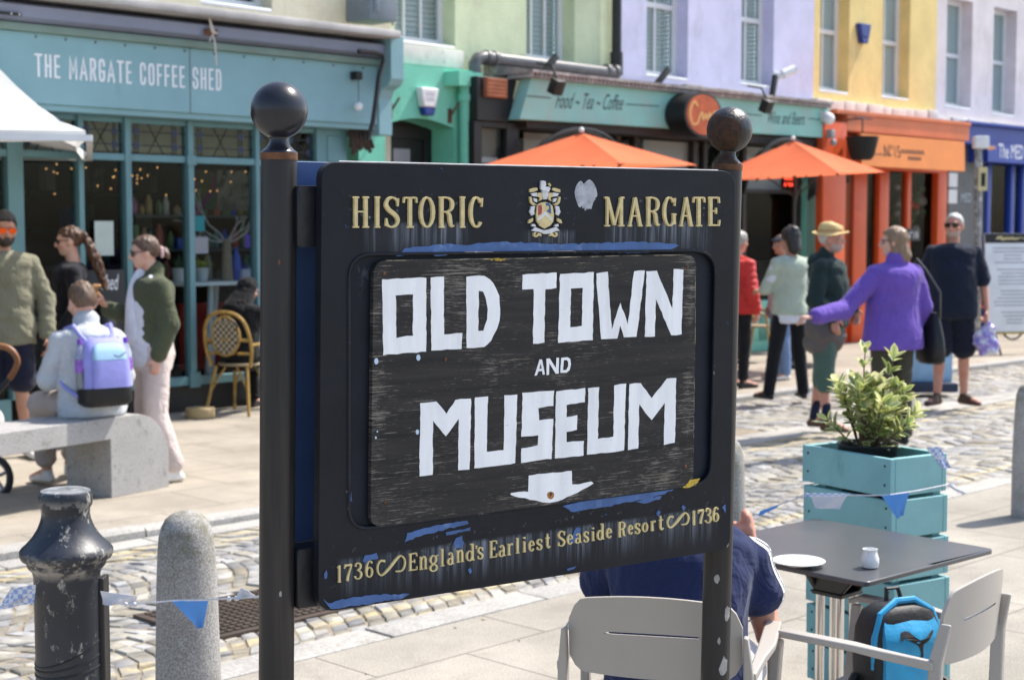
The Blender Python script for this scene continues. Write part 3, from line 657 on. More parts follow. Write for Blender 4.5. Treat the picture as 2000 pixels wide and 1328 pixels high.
bl([('n', 68, 162, 488, 640), ('d', 195, 300, 412, 625), ("'", 315, 342, 425, 470), ('s', 345, 415, 455, 602), ('E', 498, 592, 370, 582), ('a', 620, 705, 428, 570), ('r', 727, 812, 405, 545), ('l', 840, 888, 332, 525), ('i', 930, 975, 315, 508), ('e', 1010, 1082, 368, 500), ('s', 1115, 1182, 350, 482), ('t', 1225, 1292, 275, 462), ('S', 1390, 1482, 245, 435), ('e', 1510, 1582, 288, 412), ('a', 1612, 1695, 275, 395), ('s', 1725, 1788, 250, 382), ('i', 1825, 1868, 192, 362), ('d', 1900, 1988, 150, 352)], 880, 1000, 6.667)
bl([('e', 153, 222, 475, 597), ('R', 308, 398, 392, 578), ('e', 438, 497, 432, 547), ('s', 525, 590, 410, 540), ('o', 620, 692, 402, 516), ('r', 728, 802, 378, 497), ('t', 830, 900, 310, 494), ('~', 945, 1227, 282, 452), ('1', 1272, 1312, 245, 425), ('7', 1345, 1422, 232, 412), ('3', 1440, 1517, 215, 400), ('6', 1540, 1617, 203, 383)], 1160, 960, 6.667)
obj('raised_motto', g, M_gold, sign, smooth=40)
# ---------------- crest and the peeled sticker
M_cw = mat('crest_white', (.62, .62, .63), .55, var=.2, vs=90); M_cr = mat('crest_red', (.36, .06, .06), .55, var=.2, vs=90); M_cb = mat('crest_blue', (.05, .11, .26), .55, var=.2, vs=90); M_ck = mat('crest_dark', (.012, .014, .022), .5, var=.2)
crest = MB(); lev = [0]
def cr(poly, mi, mirror=False, h=None):
    for mm in ((0, 1) if mirror else (0,)):
        q = [(994-x if mm else x, y) for x, y in poly]
        if mm: q = q[::-1]
        lev[0] += 1; base = .0002; hh = (h or .0035)+lev[0]*.00006
        crest.prism([sp(1010+x/9.483, 340+y/9.483, base) for x, y in q], sn3*hh, mi=mi)
G_, W_, R_, B_, K_ = range(5)
cr([(345, 600), (370, 560), (430, 530), (500, 520), (580, 540), (640, 600), (662, 760), (650, 880), (600, 950), (490, 1012), (400, 960), (345, 880), (333, 760)], G_)
cr([(215, 290), (300, 262), (350, 258), (362, 300), (300, 330), (215, 342)], G_, True); cr([(240, 362), (350, 345), (352, 420), (270, 412)], W_, True)
cr([(208, 430), (242, 418), (262, 515), (320, 556), (352, 572), (270, 578), (225, 535)], G_, True); cr([(278, 448), (345, 460), (352, 525), (300, 512)], W_, True)
cr([(240, 602), (312, 590), (292, 680), (300, 742), (250, 772), (213, 702), (230, 650)], W_, True); cr([(183, 912), (200, 850), (270, 815), (272, 870), (215, 912)], G_, True)
cr([(255, 925), (300, 930), (330, 972), (248, 972)], W_, True)
cr([(360, 352), (440, 348), (440, 470), (382, 505), (402, 440), (353, 420)], G_, True)
cr([(445, 338), (547, 338), (552, 400), (522, 472), (460, 472), (443, 400)], W_); cr([(470, 385), (525, 385), (515, 450), (475, 450)], G_, h=.0028); cr([(438, 310), (562, 308), (562, 332), (438, 336)], W_, h=.005)
cr([(420, 130), (470, 128), (500, 138), (514, 200), (498, 235), (575, 238), (592, 280), (562, 312), (440, 300), (414, 280)], W_)
cr([(438, 178), (478, 185), (470, 210), (446, 200)], K_, h=.0024); cr([(450, 285), (540, 262), (560, 275), (520, 292)], K_, h=.0024); cr([(560, 170), (585, 175), (605, 215), (590, 232), (570, 205)], G_)
cr([(368, 585), (428, 568), (442, 640), (436, 700), (430, 745), (368, 765)], R_, h=.0022); cr([(500, 545), (560, 528), (600, 580), (612, 742), (522, 692), (572, 640), (562, 592), (520, 590)], B_, h=.0022)
cr([(440, 620), (480, 590), (520, 612), (560, 595), (562, 612), (535, 650), (480, 672), (440, 668)], G_, h=.0015)
cr([(440, 852), (505, 772), (618, 878), (560, 935), (490, 955)], K_, h=.0012); cr([(382, 872), (452, 828), (472, 900), (442, 922)], R_, h=.0012)
cr([(352, 832), (500, 692), (642, 832), (622, 872), (500, 762), (380, 868)], W_, h=.0018)
cr([(470, 790), (520, 800), (542, 862), (590, 866), (572, 900), (550, 890), (556, 930), (520, 902), (490, 930), (480, 880), (440, 870), (482, 842)], W_, h=.0008)
cr([(243, 1050), (310, 985), (420, 1030), (490, 1045), (580, 1025), (700, 980), (757, 1050), (680, 1058), (590, 1102), (480, 1112), (380, 1070), (300, 1062)], W_)
cr([(280, 1082), (332, 1072), (302, 1125), (332, 1138), (362, 1090), (412, 1100), (424, 1152), (380, 1140), (320, 1172), (273, 1142)], G_, True)
obj('crest', crest, [M_gold, M_cw, M_cr, M_cb, M_ck], sign, smooth=0)
g = MB(); g.prism([sp(1010+x/9.483, 340+y/9.483, .0003) for x, y in [(1170, 128), (1205, 150), (1218, 178), (1240, 180), (1260, 160), (1300, 118), (1340, 103), (1385, 135), (1425, 190), (1465, 280), (1482, 380), (1470, 430), (1442, 440), (1446, 475), (1420, 500), (1400, 545), (1388, 590), (1370, 652), (1330, 640), (1305, 662), (1290, 620), (1275, 672), (1250, 682), (1235, 625), (1210, 645), (1195, 590), (1165, 625), (1130, 595), (1105, 525), (1072, 430), (1062, 330), (1085, 235), (1130, 160)]], sn3*.0004)
obj('torn_sticker', g, mat('sticker_backing', (.40, .41, .44), .8, var=.3, vs=45, dirt=((.22, .23, .26), 50, .5, .7)), sign, smooth=0)
# ------------------------------------------------------------------ the terrace across the street
def render_mat(name, col, dirt=(.25, .24, .2)):
    t = NT(name); c = t.mix(1, col, t.mr(t.noise(1.6, 6, .65), .3, .7, .86, 1.1), 'MULTIPLY')
    c = t.mix(t.mr(t.noise(2.4, 8, .74, (1, 1, .4)), .54, .78, 0, .5), c, dirt)
    t.set(col=c, rough=.85, spec=.25); t.bump(t.noise(30, 6, .65), .35, .012); return t.m
M_green = render_mat('green_render', (.62, .69, .46)); M_lav = render_mat('lavender_render', (.585, .585, .765)); M_yel = render_mat('yellow_render', (.78, .61, .26))
M_pink = render_mat('offwhite_render', (.70, .64, .65)); M_cream = render_mat('cream_render', (.62, .58, .44)); M_mint = render_mat('mint_render', (.19, .58, .43), (.08, .25, .18))
M_teal = mat('teal_joinery', (.125, .25, .275), .5, var=.1, vs=2, dirt=((.09, .16, .17), 3, .55, .8, (1, 1, .3)), bump=.08, bs=20)
M_tealf = mat('teal_fascia', (.205, .36, .40), .55, var=.1, vs=2, dirt=((.13, .22, .24), 3, .6, .85, (1, 1, .25)), bump=.06, bs=20)
M_trim = mat('pale_green_trim', (.16, .23, .20), .55, var=.15); M_casset = mat('lavender_grey_metal', (.20, .22, .30), .45, metal=.2, var=.1, vs=1.5, dirt=((.12, .12, .14), 5, .6, .8))
M_lead = mat('lead_sheet', (.38, .365, .36), .65, metal=.1, var=.3, vs=3, bump=.3, bs=12, dirt=((.4, .38, .34), 6, .58, .75))
M_frame = mat('white_window_paint', (.70, .71, .71), .4, var=.06); M_pane = glassmat('window_glass', (.85, .9, .9), .10); M_shopglass = glassmat('shop_glass', (.82, .86, .86), .03)
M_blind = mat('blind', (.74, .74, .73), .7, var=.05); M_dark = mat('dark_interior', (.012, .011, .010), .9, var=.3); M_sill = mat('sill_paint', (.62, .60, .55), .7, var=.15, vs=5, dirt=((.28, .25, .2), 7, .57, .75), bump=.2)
M_black = mat('black_joinery', (.012, .012, .013), .45, var=.2); M_pipe = mat('black_pipe', (.016, .016, .017), .4, var=.3, vs=8); M_gpipe = mat('grey_pipe', (.11, .11, .115), .4, var=.25, vs=6)
M_orange = mat('orange_paint', (.62, .085, .018), .45, var=.12, vs=2, dirt=((.42, .05, .012), 5, .58, .8)); M_orange2 = mat('orange_sign', (.66, .20, .035), .5, var=.12, vs=2)
M_bluej = mat('blue_paint', (.018, .05, .30), .45, var=.15, vs=2); M_mintf = mat('mint_fascia', (.255, .53, .47), .5, var=.12, vs=1.5, dirt=((.34, .42, .38), 2.2, .5, .75))
M_rooft = mat('weathered_ridge', (.28, .245, .235), .8, var=.4, vs=7, bump=.5, bs=20, dirt=((.5, .48, .45), 5, .52, .68)); M_ink = mat('dark_ink', (.028, .05, .048), .6, var=0)
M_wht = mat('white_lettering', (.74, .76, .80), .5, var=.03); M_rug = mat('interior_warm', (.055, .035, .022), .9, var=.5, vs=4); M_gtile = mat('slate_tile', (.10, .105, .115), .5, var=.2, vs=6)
NW = 12.75
def wall(mb, s0, s1, z0, z1, n, ops, th=.3):
    ss = sorted({s0, s1, *[o[0] for o in ops], *[o[1] for o in ops]}); ss = [x for x in ss if s0 <= x <= s1]
    for a, b in zip(ss, ss[1:]):
        m = (a+b)/2; zs = [z0]
        for o in sorted([o for o in ops if o[0] < m < o[1]], key=lambda o: o[2]):
            if o[2] > zs[-1]+1e-6: mb.box(a, b, n, n+th, zs[-1], o[2])
            zs.append(o[3])
        if z1 > zs[-1]: mb.box(a, b, n, n+th, zs[-1], z1)
def sash(parent, s0, s1, z0, z1, n, meet, bars=1, blind='slat', fw=.07, sill=True, back=.19):
    g = MB(ST); a = n+back
    g.box(s0, s0+fw, a, a+.08, z0, z1); g.box(s1-fw, s1, a, a+.08, z0, z1); g.box(s0+fw, s1-fw, a, a+.08, z1-fw, z1); g.box(s0+fw, s1-fw, a, a+.08, z0, z0+fw*1.5)
    g.box(s0+fw, s1-fw, a+.01, a+.07, meet-.035, meet+.035)
    for k in range(bars):
        x = s0+fw+(s1-s0-2*fw)*(k+1)/(bars+1)*(1.0 if bars != 1 else 1.0); g.box(x-.015, x+.015, a+.02, a+.06, z0+fw*1.5, meet-.035); g.box(x-.015, x+.015, a+.02, a+.06, meet+.035, z1-fw)
    if sill: g.box(s0, s1, n+.0, a-.002, z0-.02, z0+.03, ch=.008)
    f = obj('window', g, M_frame, parent, bevel=.004)
    g = MB(ST); g.box(s0+fw, s1-fw, a+.038, a+.044, z0+fw*1.5, z1-fw); obj('pane', g, M_pane, f, smooth=0)
    if blind == 'slat':
        g = MB(ST); z = z0+.08
        while z < z1-.05:
            M = ST @ Matrix.Translation(((s0+s1)/2, a+.085, z)) @ Matrix.Rotation(R(-58), 4, 'X'); g.box(-(s1-s0)/2+fw, (s1-s0)/2-fw, -.028, .028, -.002, .002, M=M); z += .058
        obj('blind', g, M_blind, f, smooth=0)
    elif blind == 'plain':
        g = MB(ST); g.box(s0+fw, s1-fw, a+.075, a+.08, z0+.05, z1); obj('blind', g, M_blind, f, smooth=0)
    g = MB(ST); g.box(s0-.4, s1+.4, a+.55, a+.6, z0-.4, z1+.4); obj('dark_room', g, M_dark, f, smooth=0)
    return f
def sbase_(px, n): return ST @ Vector((Sx(px, 447, n), n, 0))
TOP = 8.6
def house(name, label, px0, px1, m, wins, cat='house', z0=None, group='painted terraced houses'):
    s0, s1 = (Sx(px0, 60, NW), Sx(px1, 60, NW)); h = thing(name, label, cat, ST @ Vector(((s0+s1)/2, NW, 0)), STR, group)
    ops = []; spec = []
    for (a, b, yb, yt, meet, bars, bl) in wins:
        x0, zb = F(a, yb, NW); x1, zb = F(b, yb, NW); zt = Zy(b, yt, NW) if yt is not None else zb+2.15
        ops.append((x0, x1, zb, zt)); spec.append((x0, x1, zb, zt, (Zy(a, meet, NW+.19) if meet is not None else (zb+zt)/2), bars, bl))
    g = MB(ST); wall(g, s0, s1, z0, TOP, NW, ops); obj('wall', g, m, h, smooth=0)
    for q in spec: sash(h, q[0], q[1], q[2], q[3], NW, q[4], q[5], q[6])
    g = MB(ST); g.loft([[(s0, NW-.06, TOP), (s1, NW-.06, TOP), (s1, NW-.06, TOP+.12), (s0, NW-.06, TOP+.12)], [(s0, NW+.32, TOP), (s1, NW+.32, TOP), (s1, NW+4, TOP+2.2), (s0, NW+4, TOP+2.2)]]); obj('roof', g, M_lead, h, smooth=0)
    return h, s0, s1
# cream house over the coffee shop, green, lavender, yellow, off-white
z_g = Zy(1000, 150, NW); 
hc, c0, c1 = house('cream_house', 'cream rendered house set back above the flat roof of the teal coffee shop', -260, 762, M_cream, [(392, 532, 24, None, None, 2, None)], z0=2.4)
hg, g0, g1 = house('green_house', 'pale green rendered house with slatted blinds above the bright mint doorway', 762, 1206, M_green, [(771, 889, 96, None, None, 2, 'slat'), (1028, 1122, 129, None, None, 2, 'slat')], z0=2.9)
hl, l0, l1 = house('lavender_house', 'lavender rendered house between the black downpipe and the yellow house', 1206, 1590, M_lav, [(1262, 1343, 158, None, 8, 1, 'slat'), (1447, 1510, 173, None, 37, 1, 'slat')], z0=2.9)
hy, y0_, y1_ = house('yellow_house', 'mustard yellow house above the orange shopfront', 1590, 1830, M_yel, [(1600, 1657, 185, None, 60, 1, 'plain'), (1722, 1775, 197, None, 82, 1, 'plain')], z0=2.9)
hp, p0, p1 = house('offwhite_house', 'pinkish off-white house above the blue shopfront at the far end', 1830, 2190, M_pink, [(1846, 1896, 215, 4, 107, 0, 'plain'), (1937, 1982, 229, 22, 121, 0, 'plain'), (2040, 2082, 240, 36, 140, 0, 'plain')], z0=2.9)
# white sill block under the first green-house window, stone ledges
g = MB(ST); a, zt = F(783, 84, NW-.12); b, _ = F(906, 110, NW-.12); g.box(Sx(760, 84, NW-.12), b, NW-.12, NW-.002, Zy(906, 136, NW-.12), Zy(906, 100, NW-.12), ch=.01); obj('window_sill', g, M_sill, hg)
for h, pa, pb, yt, yb, px in ((hl, 1340, 1590, 190, 0, 1590), (hy, 1592, 1832, 216, 240, 1832), (hp, 1832, 2190, 232, 246, 1900)):
    g = MB(ST); z = Zy(px, yt, NW-.1); rn = random.Random(pa); x = Sx(pa, 180, NW-.1); e = Sx(pb, 180, NW-.1)
    while x < e:
        L = min(rn.uniform(.25, .6), e-x); g.box(x+.004, x+L-.004, NW-.13+rn.uniform(-.02, .03), NW-.002, z-.22, z-rn.uniform(0, .05), ch=.015); x += L
    obj('stone_ledge', g, M_rooft if h is hl else M_sill, h)
# black downpipe and the horizontal waste pipe
g = MB(ST); sd_, z0d = F(1204, 138, NW-.1); g.tube([(sd_, NW-.1, z0d), (sd_, NW-.1, TOP)], .062, 12); g.tube([(sd_, NW-.1, z0d-.06), (sd_, NW-.1, z0d+.22)], .082, 12)
g.tube([(sd_, NW-.1, z0d+1.7), (sd_, NW-.1, z0d+1.82)], .08, 12)
dp = tag(obj('rain_downpipe', g, M_pipe, rz=STR), 'thick black downpipe running up between the green and lavender houses', 'downpipe')
g = MB(ST); sa, za = F(930, 122, NW-.22); sb, zb = F(1200, 138, NW-.22); zz = (za+zb)/2+.02
g.tube([(sa-.02, NW-.22, zz-.3), (sa-.02, NW-.22, zz-.08), (sa+.03, NW-.22, zz-.02), (sa+.12, NW-.22, zz), (sb-.05, NW-.22, zz-.02), (sb, NW-.22, zz-.02)], .075, 12)
for k in (.14, .26, 2.2, 2.35): g.tube([(sa+k, NW-.22, zz), (sa+k+.06, NW-.22, zz)], .088, 12)
tag(obj('waste_pipe', g, M_gpipe, rz=STR), 'grey plastic waste pipe lying along the ledge of the green house', 'pipe')

# ---------------- coffee shop with the projecting teal front
NF, NG = 11.75, 12.0
shop = thing('coffee_shop', 'teal shop with white lettering THE MARGATE COFFEE SHED on its wide fascia', 'shop', ST @ Vector((Sx(300, 447, NG), NG, 0)), STR)
e = Sx(737, 150, NF); s_l = -3.2
zft = Zy(519, 109, NF); zfb = Zy(735, 244, NF); ztr = Zy(519, 95, NF); zct = Zy(519, 57, NF-.12); zlt = Zy(519, 28, NF-.3)
g = MB(ST); g.box(s_l, e, NF, NF+.25, zfb, zft); g.box(s_l, e, NF+.03, NF+.30, zfb-.05, zfb-.001); fas = obj('fascia', g, M_tealf, shop, bevel=.004)
g = MB(ST)
for k in range(1):
    x = Sx(372, 230, NF); g.box(x-.002, x+.003, NF-.003, NF, zfb, zft)
for k in range(12):
    x = Sx(70+k*58, 90, NF); g.ell(ST @ Vector((x, NF-.004, zft-.03)), (.008, 0, 0), (0, .004, 0), (0, 0, .012), M=I4)
obj('fascia_joint', g, mat('rusty_nail', (.08, .06, .05), .8), fas)
g = MB(ST); g.box(s_l, e+.05, NF-.05, NF+.2, zft+.002, ztr, ch=.01); obj('trim', g, M_trim, shop)
g = MB(ST); ec = Sx(756, 90, NF-.12); g.loft([[(x, NF-.02, ztr+.002), (x, NF-.12, ztr+.04), (x, NF-.13, zct-.03), (x, NF-.06, zct), (x, NF+.2, zct), (x, NF+.2, ztr+.002)] for x in (s_l, ec)]); cas = obj('awning_cassette', g, M_casset, shop)
g = MB(ST); el = Sx(785, 60, NF-.3); g.box(s_l, el, NF-.3, NF+.3, zct+.03, zlt, ch=.02); g.loft([[(x, NF-.25, zlt+.001), (x, NF+.1, zlt+.06), (x, NW-.002, zlt+.12), (x, NW-.002, zlt+.001)] for x in (s_l, el)]); obj('flat_roof', g, M_lead, shop)
# carved end bracket
g = MB(ST); b0, b1 = e+.004, Sx(776, 150, NF-.1); zt = Zy(760, 72, NF-.1)
prof = [(NF+.5, zt), (NF-.2, zt), (NF-.2, zt-.42), (NF-.16, zt-.48), (NF-.06, zt-.52), (NF-.02, zt-.6), (NF-.02, zfb-.1), (NF+.5, zfb-.1)]
g.loft([[(x, a, z) for a, z in prof] for x in (b0, b1)]); obj('end_bracket', g, M_tealf, shop, smooth=20, bevel=.006)
# lettering of the fascia (plain condensed capitals)
SN = {'T': [[(.5, 0), (.5, 1)], [(0, 1), (1, 1)]], 'H': [[(.08, 0), (.08, 1)], [(.92, 0), (.92, 1)], [(.08, .5), (.92, .5)]], 'E': [[(.95, 1), (.1, 1), (.1, 0), (.95, 0)], [(.1, .52), (.85, .52)]],
      'M': [[(.06, 0), (.06, 1), (.5, .3), (.94, 1), (.94, 0)]], 'A': [[(0, 0), (.5, 1), (1, 0)], [(.2, .3), (.8, .3)]], 'R': [[(.1, 0), (.1, 1), (.7, 1), (.92, .88), (.92, .62), (.7, .5), (.1, .5)], [(.55, .5), (.95, 0)]],
      'G': [[(.92, .74), (.92, .88), (.72, 1), (.28, 1), (.08, .88), (.08, .12), (.28, 0), (.72, 0), (.92, .12), (.92, .45), (.55, .45)]], 'C': [[(.92, .72), (.92, .88), (.72, 1), (.28, 1), (.08, .88), (.08, .12), (.28, 0), (.72, 0), (.92, .12), (.92, .28)]],
      'O': [[(.3, 1), (.08, .88), (.08, .12), (.3, 0), (.7, 0), (.92, .12), (.92, .88), (.7, 1), (.3, 1)]], 'F': [[(.95, 1), (.1, 1), (.1, 0)], [(.1, .5), (.85, .5)]],
      'S': [[(.92, .74), (.92, .88), (.72, 1), (.28, 1), (.08, .88), (.08, .66), (.28, .54), (.72, .46), (.92, .34), (.92, .12), (.72, 0), (.28, 0), (.08, .12), (.08, .26)]], 'D': [[(.1, 0), (.1, 1), (.66, 1), (.92, .86), (.92, .14), (.66, 0), (.1, 0)]]}
WD = {'T': .92, 'M': 1.12, 'A': 1.0, ' ': .55, 'E': .8, 'F': .8}
def sans(g, txt, s0, s1, z0, z1, n, wd, th=.004):
    tot = sum(WD.get(c, .9)+.24 for c in txt)-.24; k = (s1-s0)/tot; x = s0; q = 0
    for c in txt:
        wc = WD.get(c, .9)*k
        for st in SN.get(c, []):
            p = [(x+wd/2+(wc-wd)*a, z0+wd/2+(z1-z0-wd)*b) for a, b in st]; L, Rr = [], []
            for i in range(len(p)):
                ds = []
                if i: ds.append(Vector((p[i][0]-p[i-1][0], p[i][1]-p[i-1][1])).normalized())
                if i < len(p)-1: ds.append(Vector((p[i+1][0]-p[i][0], p[i+1][1]-p[i][1])).normalized())
                if i == 0 and p[0] == p[-1]: ds.append(Vector((p[-1][0]-p[-2][0], p[-1][1]-p[-2][1])).normalized())
                if i == len(p)-1 and p[0] == p[-1]: ds.append(Vector((p[1][0]-p[0][0], p[1][1]-p[0][1])).normalized())
                d = sum(ds, Vector((0, 0))).normalized(); h = wd/2/max(.45, d.dot(ds[0])); nn = Vector((-d.y, d.x))*h; c0 = Vector(p[i])
                if i == 0 and p[0] != p[-1]: c0 = c0-d*wd/2
                if i == len(p)-1 and p[0] != p[-1]: c0 = c0+d*wd/2
                L.append(c0+nn); Rr.append(c0-nn)
            hh = th+q*.0001; q = (q+1) % 7
            g.loft([[(a.x, n, a.y), (a.x, n-hh, a.y), (b.x, n-hh, b.y), (b.x, n, b.y)] for a, b in zip(L, Rr)])
        x += wc+.24*k
sa, zb = F(68, 148, NF-.002); sb, zb2 = F(433, 180, NF-.002); zt1 = Zy(68, 103, NF); zt2 = Zy(433, 138, NF)
g = MB(ST); sans(g, 'THE MARGATE COFFEE SHED', sa, sb, (zb+zb2)/2, (zt1+zt2)/2, NF-.001, .019); obj('lettering', g, M_wht, fas, smooth=0)
# window joinery
zt0, zt1 = Zy(372, 319, NG), Zy(372, 306, NG); zbase = Zy(372, 752, NG); zbt = Zy(372, 735, NG)
g = MB(ST); mul = [(-60, .09), (30, .14), (158, .05), (250, .06), (372, .06), (502, .05), (560, .05), (622, .07)]
ms = [(Sx(p, 450, NG), wv) for p, wv in mul]
for x, wv in ms: g.box(x-wv/2, x+wv/2, NG-.03, NG+.08, zbase, zfb-.052)
er = ms[-1][0]
for (a, wa), (b, wb) in zip(ms, ms[1:]):
    g.box(a+wa/2, b-wb/2, NG-.02, NG+.07, zt0, zt1)
    if a > ms[3][0]-.01: g.box(a+wa/2, b-wb/2, NG-.02, NG+.07, zbase, zbt)
    g.box(a+wa/2, b-wb/2, NG+.0, NG+.06, zfb-.10, zfb-.053)
for x in (ms[4][0],): g.box(x-.055, x+.055, NG-.05, NG-.031, zbase-.02, zbase+.12); g.box(x-.05, x+.05, NG-.045, NG-.031, zt0-.02, zt1+.01)
obj('window_frame', g, M_teal, shop, bevel=.004)
g = MB(ST); pr = Sx(675, 300, NG); g.box(er+.036, pr, NG-.02, NG+.06, 0, zfb-.052); g.box(er+.1, pr-.06, NG-.03, NG-.021, .3, zt0); g.box(er+.1, pr-.06, NG-.03, NG-.021, zt1, zfb-.12)
obj('side_panel', g, M_teal, shop, bevel=.004)
g = MB(ST); 
for (a, wa), (b, wb) in zip(ms, ms[1:]): g.box(a+wa/2, b-wb/2, NG+.03, NG+.036, zbt if a > ms[3][0]-.01 else .02, zfb-.1)
obj('shop_glass', g, M_shopglass, shop, smooth=0)
g = MB(ST); g.box(ms[3][0]-.0, er+.03, NG+.04, NG+.1, 0, zbase-.005); obj('plinth', g, M_black, shop, smooth=0)
# leaded upper lights
g = MB(ST); rn = random.Random(4); hz = zfb-.1-zt1
for (a, wa), (b, wb) in list(zip(ms, ms[1:]))[1:]:
    W = b-a-wa
    for f in ((.12, .17, .78, .83) if W < .7 else (.1, .15, .36, .4, .6, .64, .86, .91)): x = a+wa/2+W*f; g.box(x-.005, x+.005, NG+.024, NG+.029, zt1, zfb-.1)
    for f in (.30, .74): g.box(a+wa/2, b-wb/2, NG+.022, NG+.0235, zt1+hz*f-.006, zt1+hz*f+.006)
    cx = a+wa/2+W*.48
    for sg in (1, -1): g.tube([(cx-.12, NG+.026, zt1+hz*.52-.2*sg), (cx+.12, NG+.026, zt1+hz*.52+.2*sg)], .005, 4)
for (a, wa), (b, wb) in list(zip(ms, ms[1:]))[1:]:
    for f in (.15, .82): 
        for f2 in (.3, .74): x = a+wa/2+(b-a-wa)*f; z = zt1+hz*f2; g.box(x-.03, x+.03, NG+.0265, NG+.0295, z-.028, z+.028, mi=1)
obj('leaded_light', g, [M_black, mat('blue_glass', (.03, .06, .16), .2)], shop, smooth=0)
# the room behind
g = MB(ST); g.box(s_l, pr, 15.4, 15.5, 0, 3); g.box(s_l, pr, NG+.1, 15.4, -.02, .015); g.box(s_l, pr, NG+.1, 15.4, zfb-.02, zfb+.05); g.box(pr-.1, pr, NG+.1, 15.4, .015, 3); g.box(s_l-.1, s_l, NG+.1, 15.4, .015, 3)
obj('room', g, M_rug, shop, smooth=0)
g = MB(ST); rn = random.Random(12)       # shelving and counters deep in the shop
for k in range(15):
    x = -1+k*.75; g.box(x, x+.7, 14.8, 15.3, .02, rn.uniform(.9, 1.1), ch=.01)
    for z in (1.25, 1.65, 2.05): g.box(x, x+.7, 15.0, 15.38, z, z+.03)
obj('shelving', g, mat('dark_shelf', (.045, .05, .05), .7, var=.4), shop, smooth=0)
g = MB(ST)
for k in range(90):
    x = rn.uniform(-1, 9.6); z = rn.choice((1.28, 1.68, 2.08)); w2 = rn.uniform(.04, .1); hh = rn.uniform(.12, .3); c = rn.choice([(.14, .12, .1), (.03, .06, .16), (.18, .17, .15), (.15, .04, .03), (.05, .1, .08), (.2, .13, .05)])
    g.box(x, x+w2, 15.02, 15.2, z, z+hh, col=c)
obj('goods', g, vcol('shelf_goods', .6), shop, smooth=0)
M_bulb = emis('fairy_bulb', (1, .5, .18), 1.0); g = MB(ST)
for k in range(34): g.sph(ST @ Vector((Sx(rn.uniform(60, 500), 340, 12.5), 12.35+rn.uniform(0, .5), Zy(300, 325+abs(rn.gauss(0, 22)), 12.5))), .007, seg=6, rg=4, M=I4)
obj('fairy_lights', g, M_bulb, shop)
# entrance door at the left
g = MB(ST); a = ms[1][0]+.07; b = ms[2][0]-.026
g.box(ms[0][0]+.045, ms[1][0]-.071, NG+.002, NG+.06, 0, .25); obj('door_panel', g, M_teal, shop, smooth=0)
def paper(px0, px1, py0, py1, n, col, name, label, cat='notice', rr=0):
    g = MB(ST); a, z1 = F(px0, py0, n); b, z0 = F(px1, py1, n); g.box(a, b, n-.004, n, z0, z1)
    return tag(obj(name, g, mat(name, col, .7, var=.1, vs=8), rz=STR, smooth=0), label, cat)
paper(184, 222, 432, 499, NG-.006, (.44, .50, .47), 'notice', 'pale green sheet of paper taped inside the coffee shop door glass', 'notice')
# "Shed" chalkboard
g = MB(ST); a, z1 = F(205, 527, NG-.1); b, z0 = F(246, 760, NG-.1); bd = thing('chalkboard', 'black chalkboard with the word Shed chalked in white beside the shop door', 'chalkboard', ST @ Vector(((a+b)/2, NG-.1, 0)), STR)
g.box(a-.2, b, NG-.12, NG-.1, .05, z1, ch=.006); obj('board', g, M_black, bd)
g = MB(ST); a2, zt = F(197, 536, NG-.122); b2, zb = F(229, 566, NG-.122)
text_to(g, 'Shed', lambda x, y: ST @ Vector((a2+(b2-a2)*x, NG-.1225-.0002, zb+(zt-zb)*y)), shear=.1); obj('chalk_word', g, M_wht, bd, smooth=0, fix=False)
# window display: pictures, white table, twig tree, bottles, pots
def onp(px, py, n): a, z = F(px, py, n); return ST @ Vector((a, n, z))
g = MB(ST); a, z1 = F(424, 332, 12.9); b, z0 = F(500, 412, 12.9); g.box(a, b, 12.9, 12.92, z0, z1)
pc = tag(obj('picture', g, mat('pale_canvas', (.22, .20, .17), .8, var=.5, vs=6, dirt=((.03, .025, .02), 5, .52, .6)), rz=STR, smooth=0), 'pale abstract canvas with black and red marks hanging inside the shop window', 'picture')
g = MB(ST); a, z1 = F(352, 332, 12.9); b, z0 = F(420, 410, 12.9); g.box(a, b, 12.88, 12.9, z0, z1)
t = NT('colour_canvas'); v = t.voro(7, out='Color'); c = t.mix(.55, v, (.10, .06, .02)); c = t.mix(1, c, (.32, .2, .2), 'MULTIPLY'); t.set(col=c, rough=.8)
tag(obj('picture', g, t.m, rz=STR, smooth=0), 'colourful abstract canvas in orange and blue beside the pale one in the shop window', 'picture')
tb = thing('display_table', 'white trestle table carrying plants and bottles inside the shop window', 'table', ST @ Vector((Sx(430, 600, 12.35), 12.35, 0)), STR)
zt = Zy(430, 549, 12.3); g = MB(ST); a = Sx(340, 550, 12.3); b = Sx(560, 550, 12.3); g.box(a, b, 12.12, 12.75, zt-.035, zt, ch=.005); obj('tabletop', g, M_frame, tb)
for px, q in ((398, 0), (432, 1), (520, 0)):
    g = MB(ST); x = Sx(px, 600, 12.3); g.tube([(x+.05, 12.25+.2*q, zt-.035), (x-.05, 12.2+.25*q, .02)], .028, 8); obj('leg', g, M_frame, tb)
def onbase(px, py, n, zt): return Vector((Sx(px, py, n), n, zt))
def simple_lathe(name, prof, px, n, z, m, label, cat, group=None, sc=1):
    g = MB(ST); g.lathe([(r*sc, h*sc) for r, h in prof], (Sx(px, 500, n), n, z), 18); return tag(obj(name, g, m, rz=STR), label, cat, group)
BOT = [(.02, 0), (.042, .004), (.045, .02), (.045, .15), (.032, .21), (.018, .24), (.018, .275), (.004, .28)]
simple_lathe('bottle', BOT, 461, 12.3, zt+.002, mat('blue_bottle', (.03, .08, .42), .3), 'tall matt blue bottle on the white table in the shop window', 'bottle', sc=1.15)
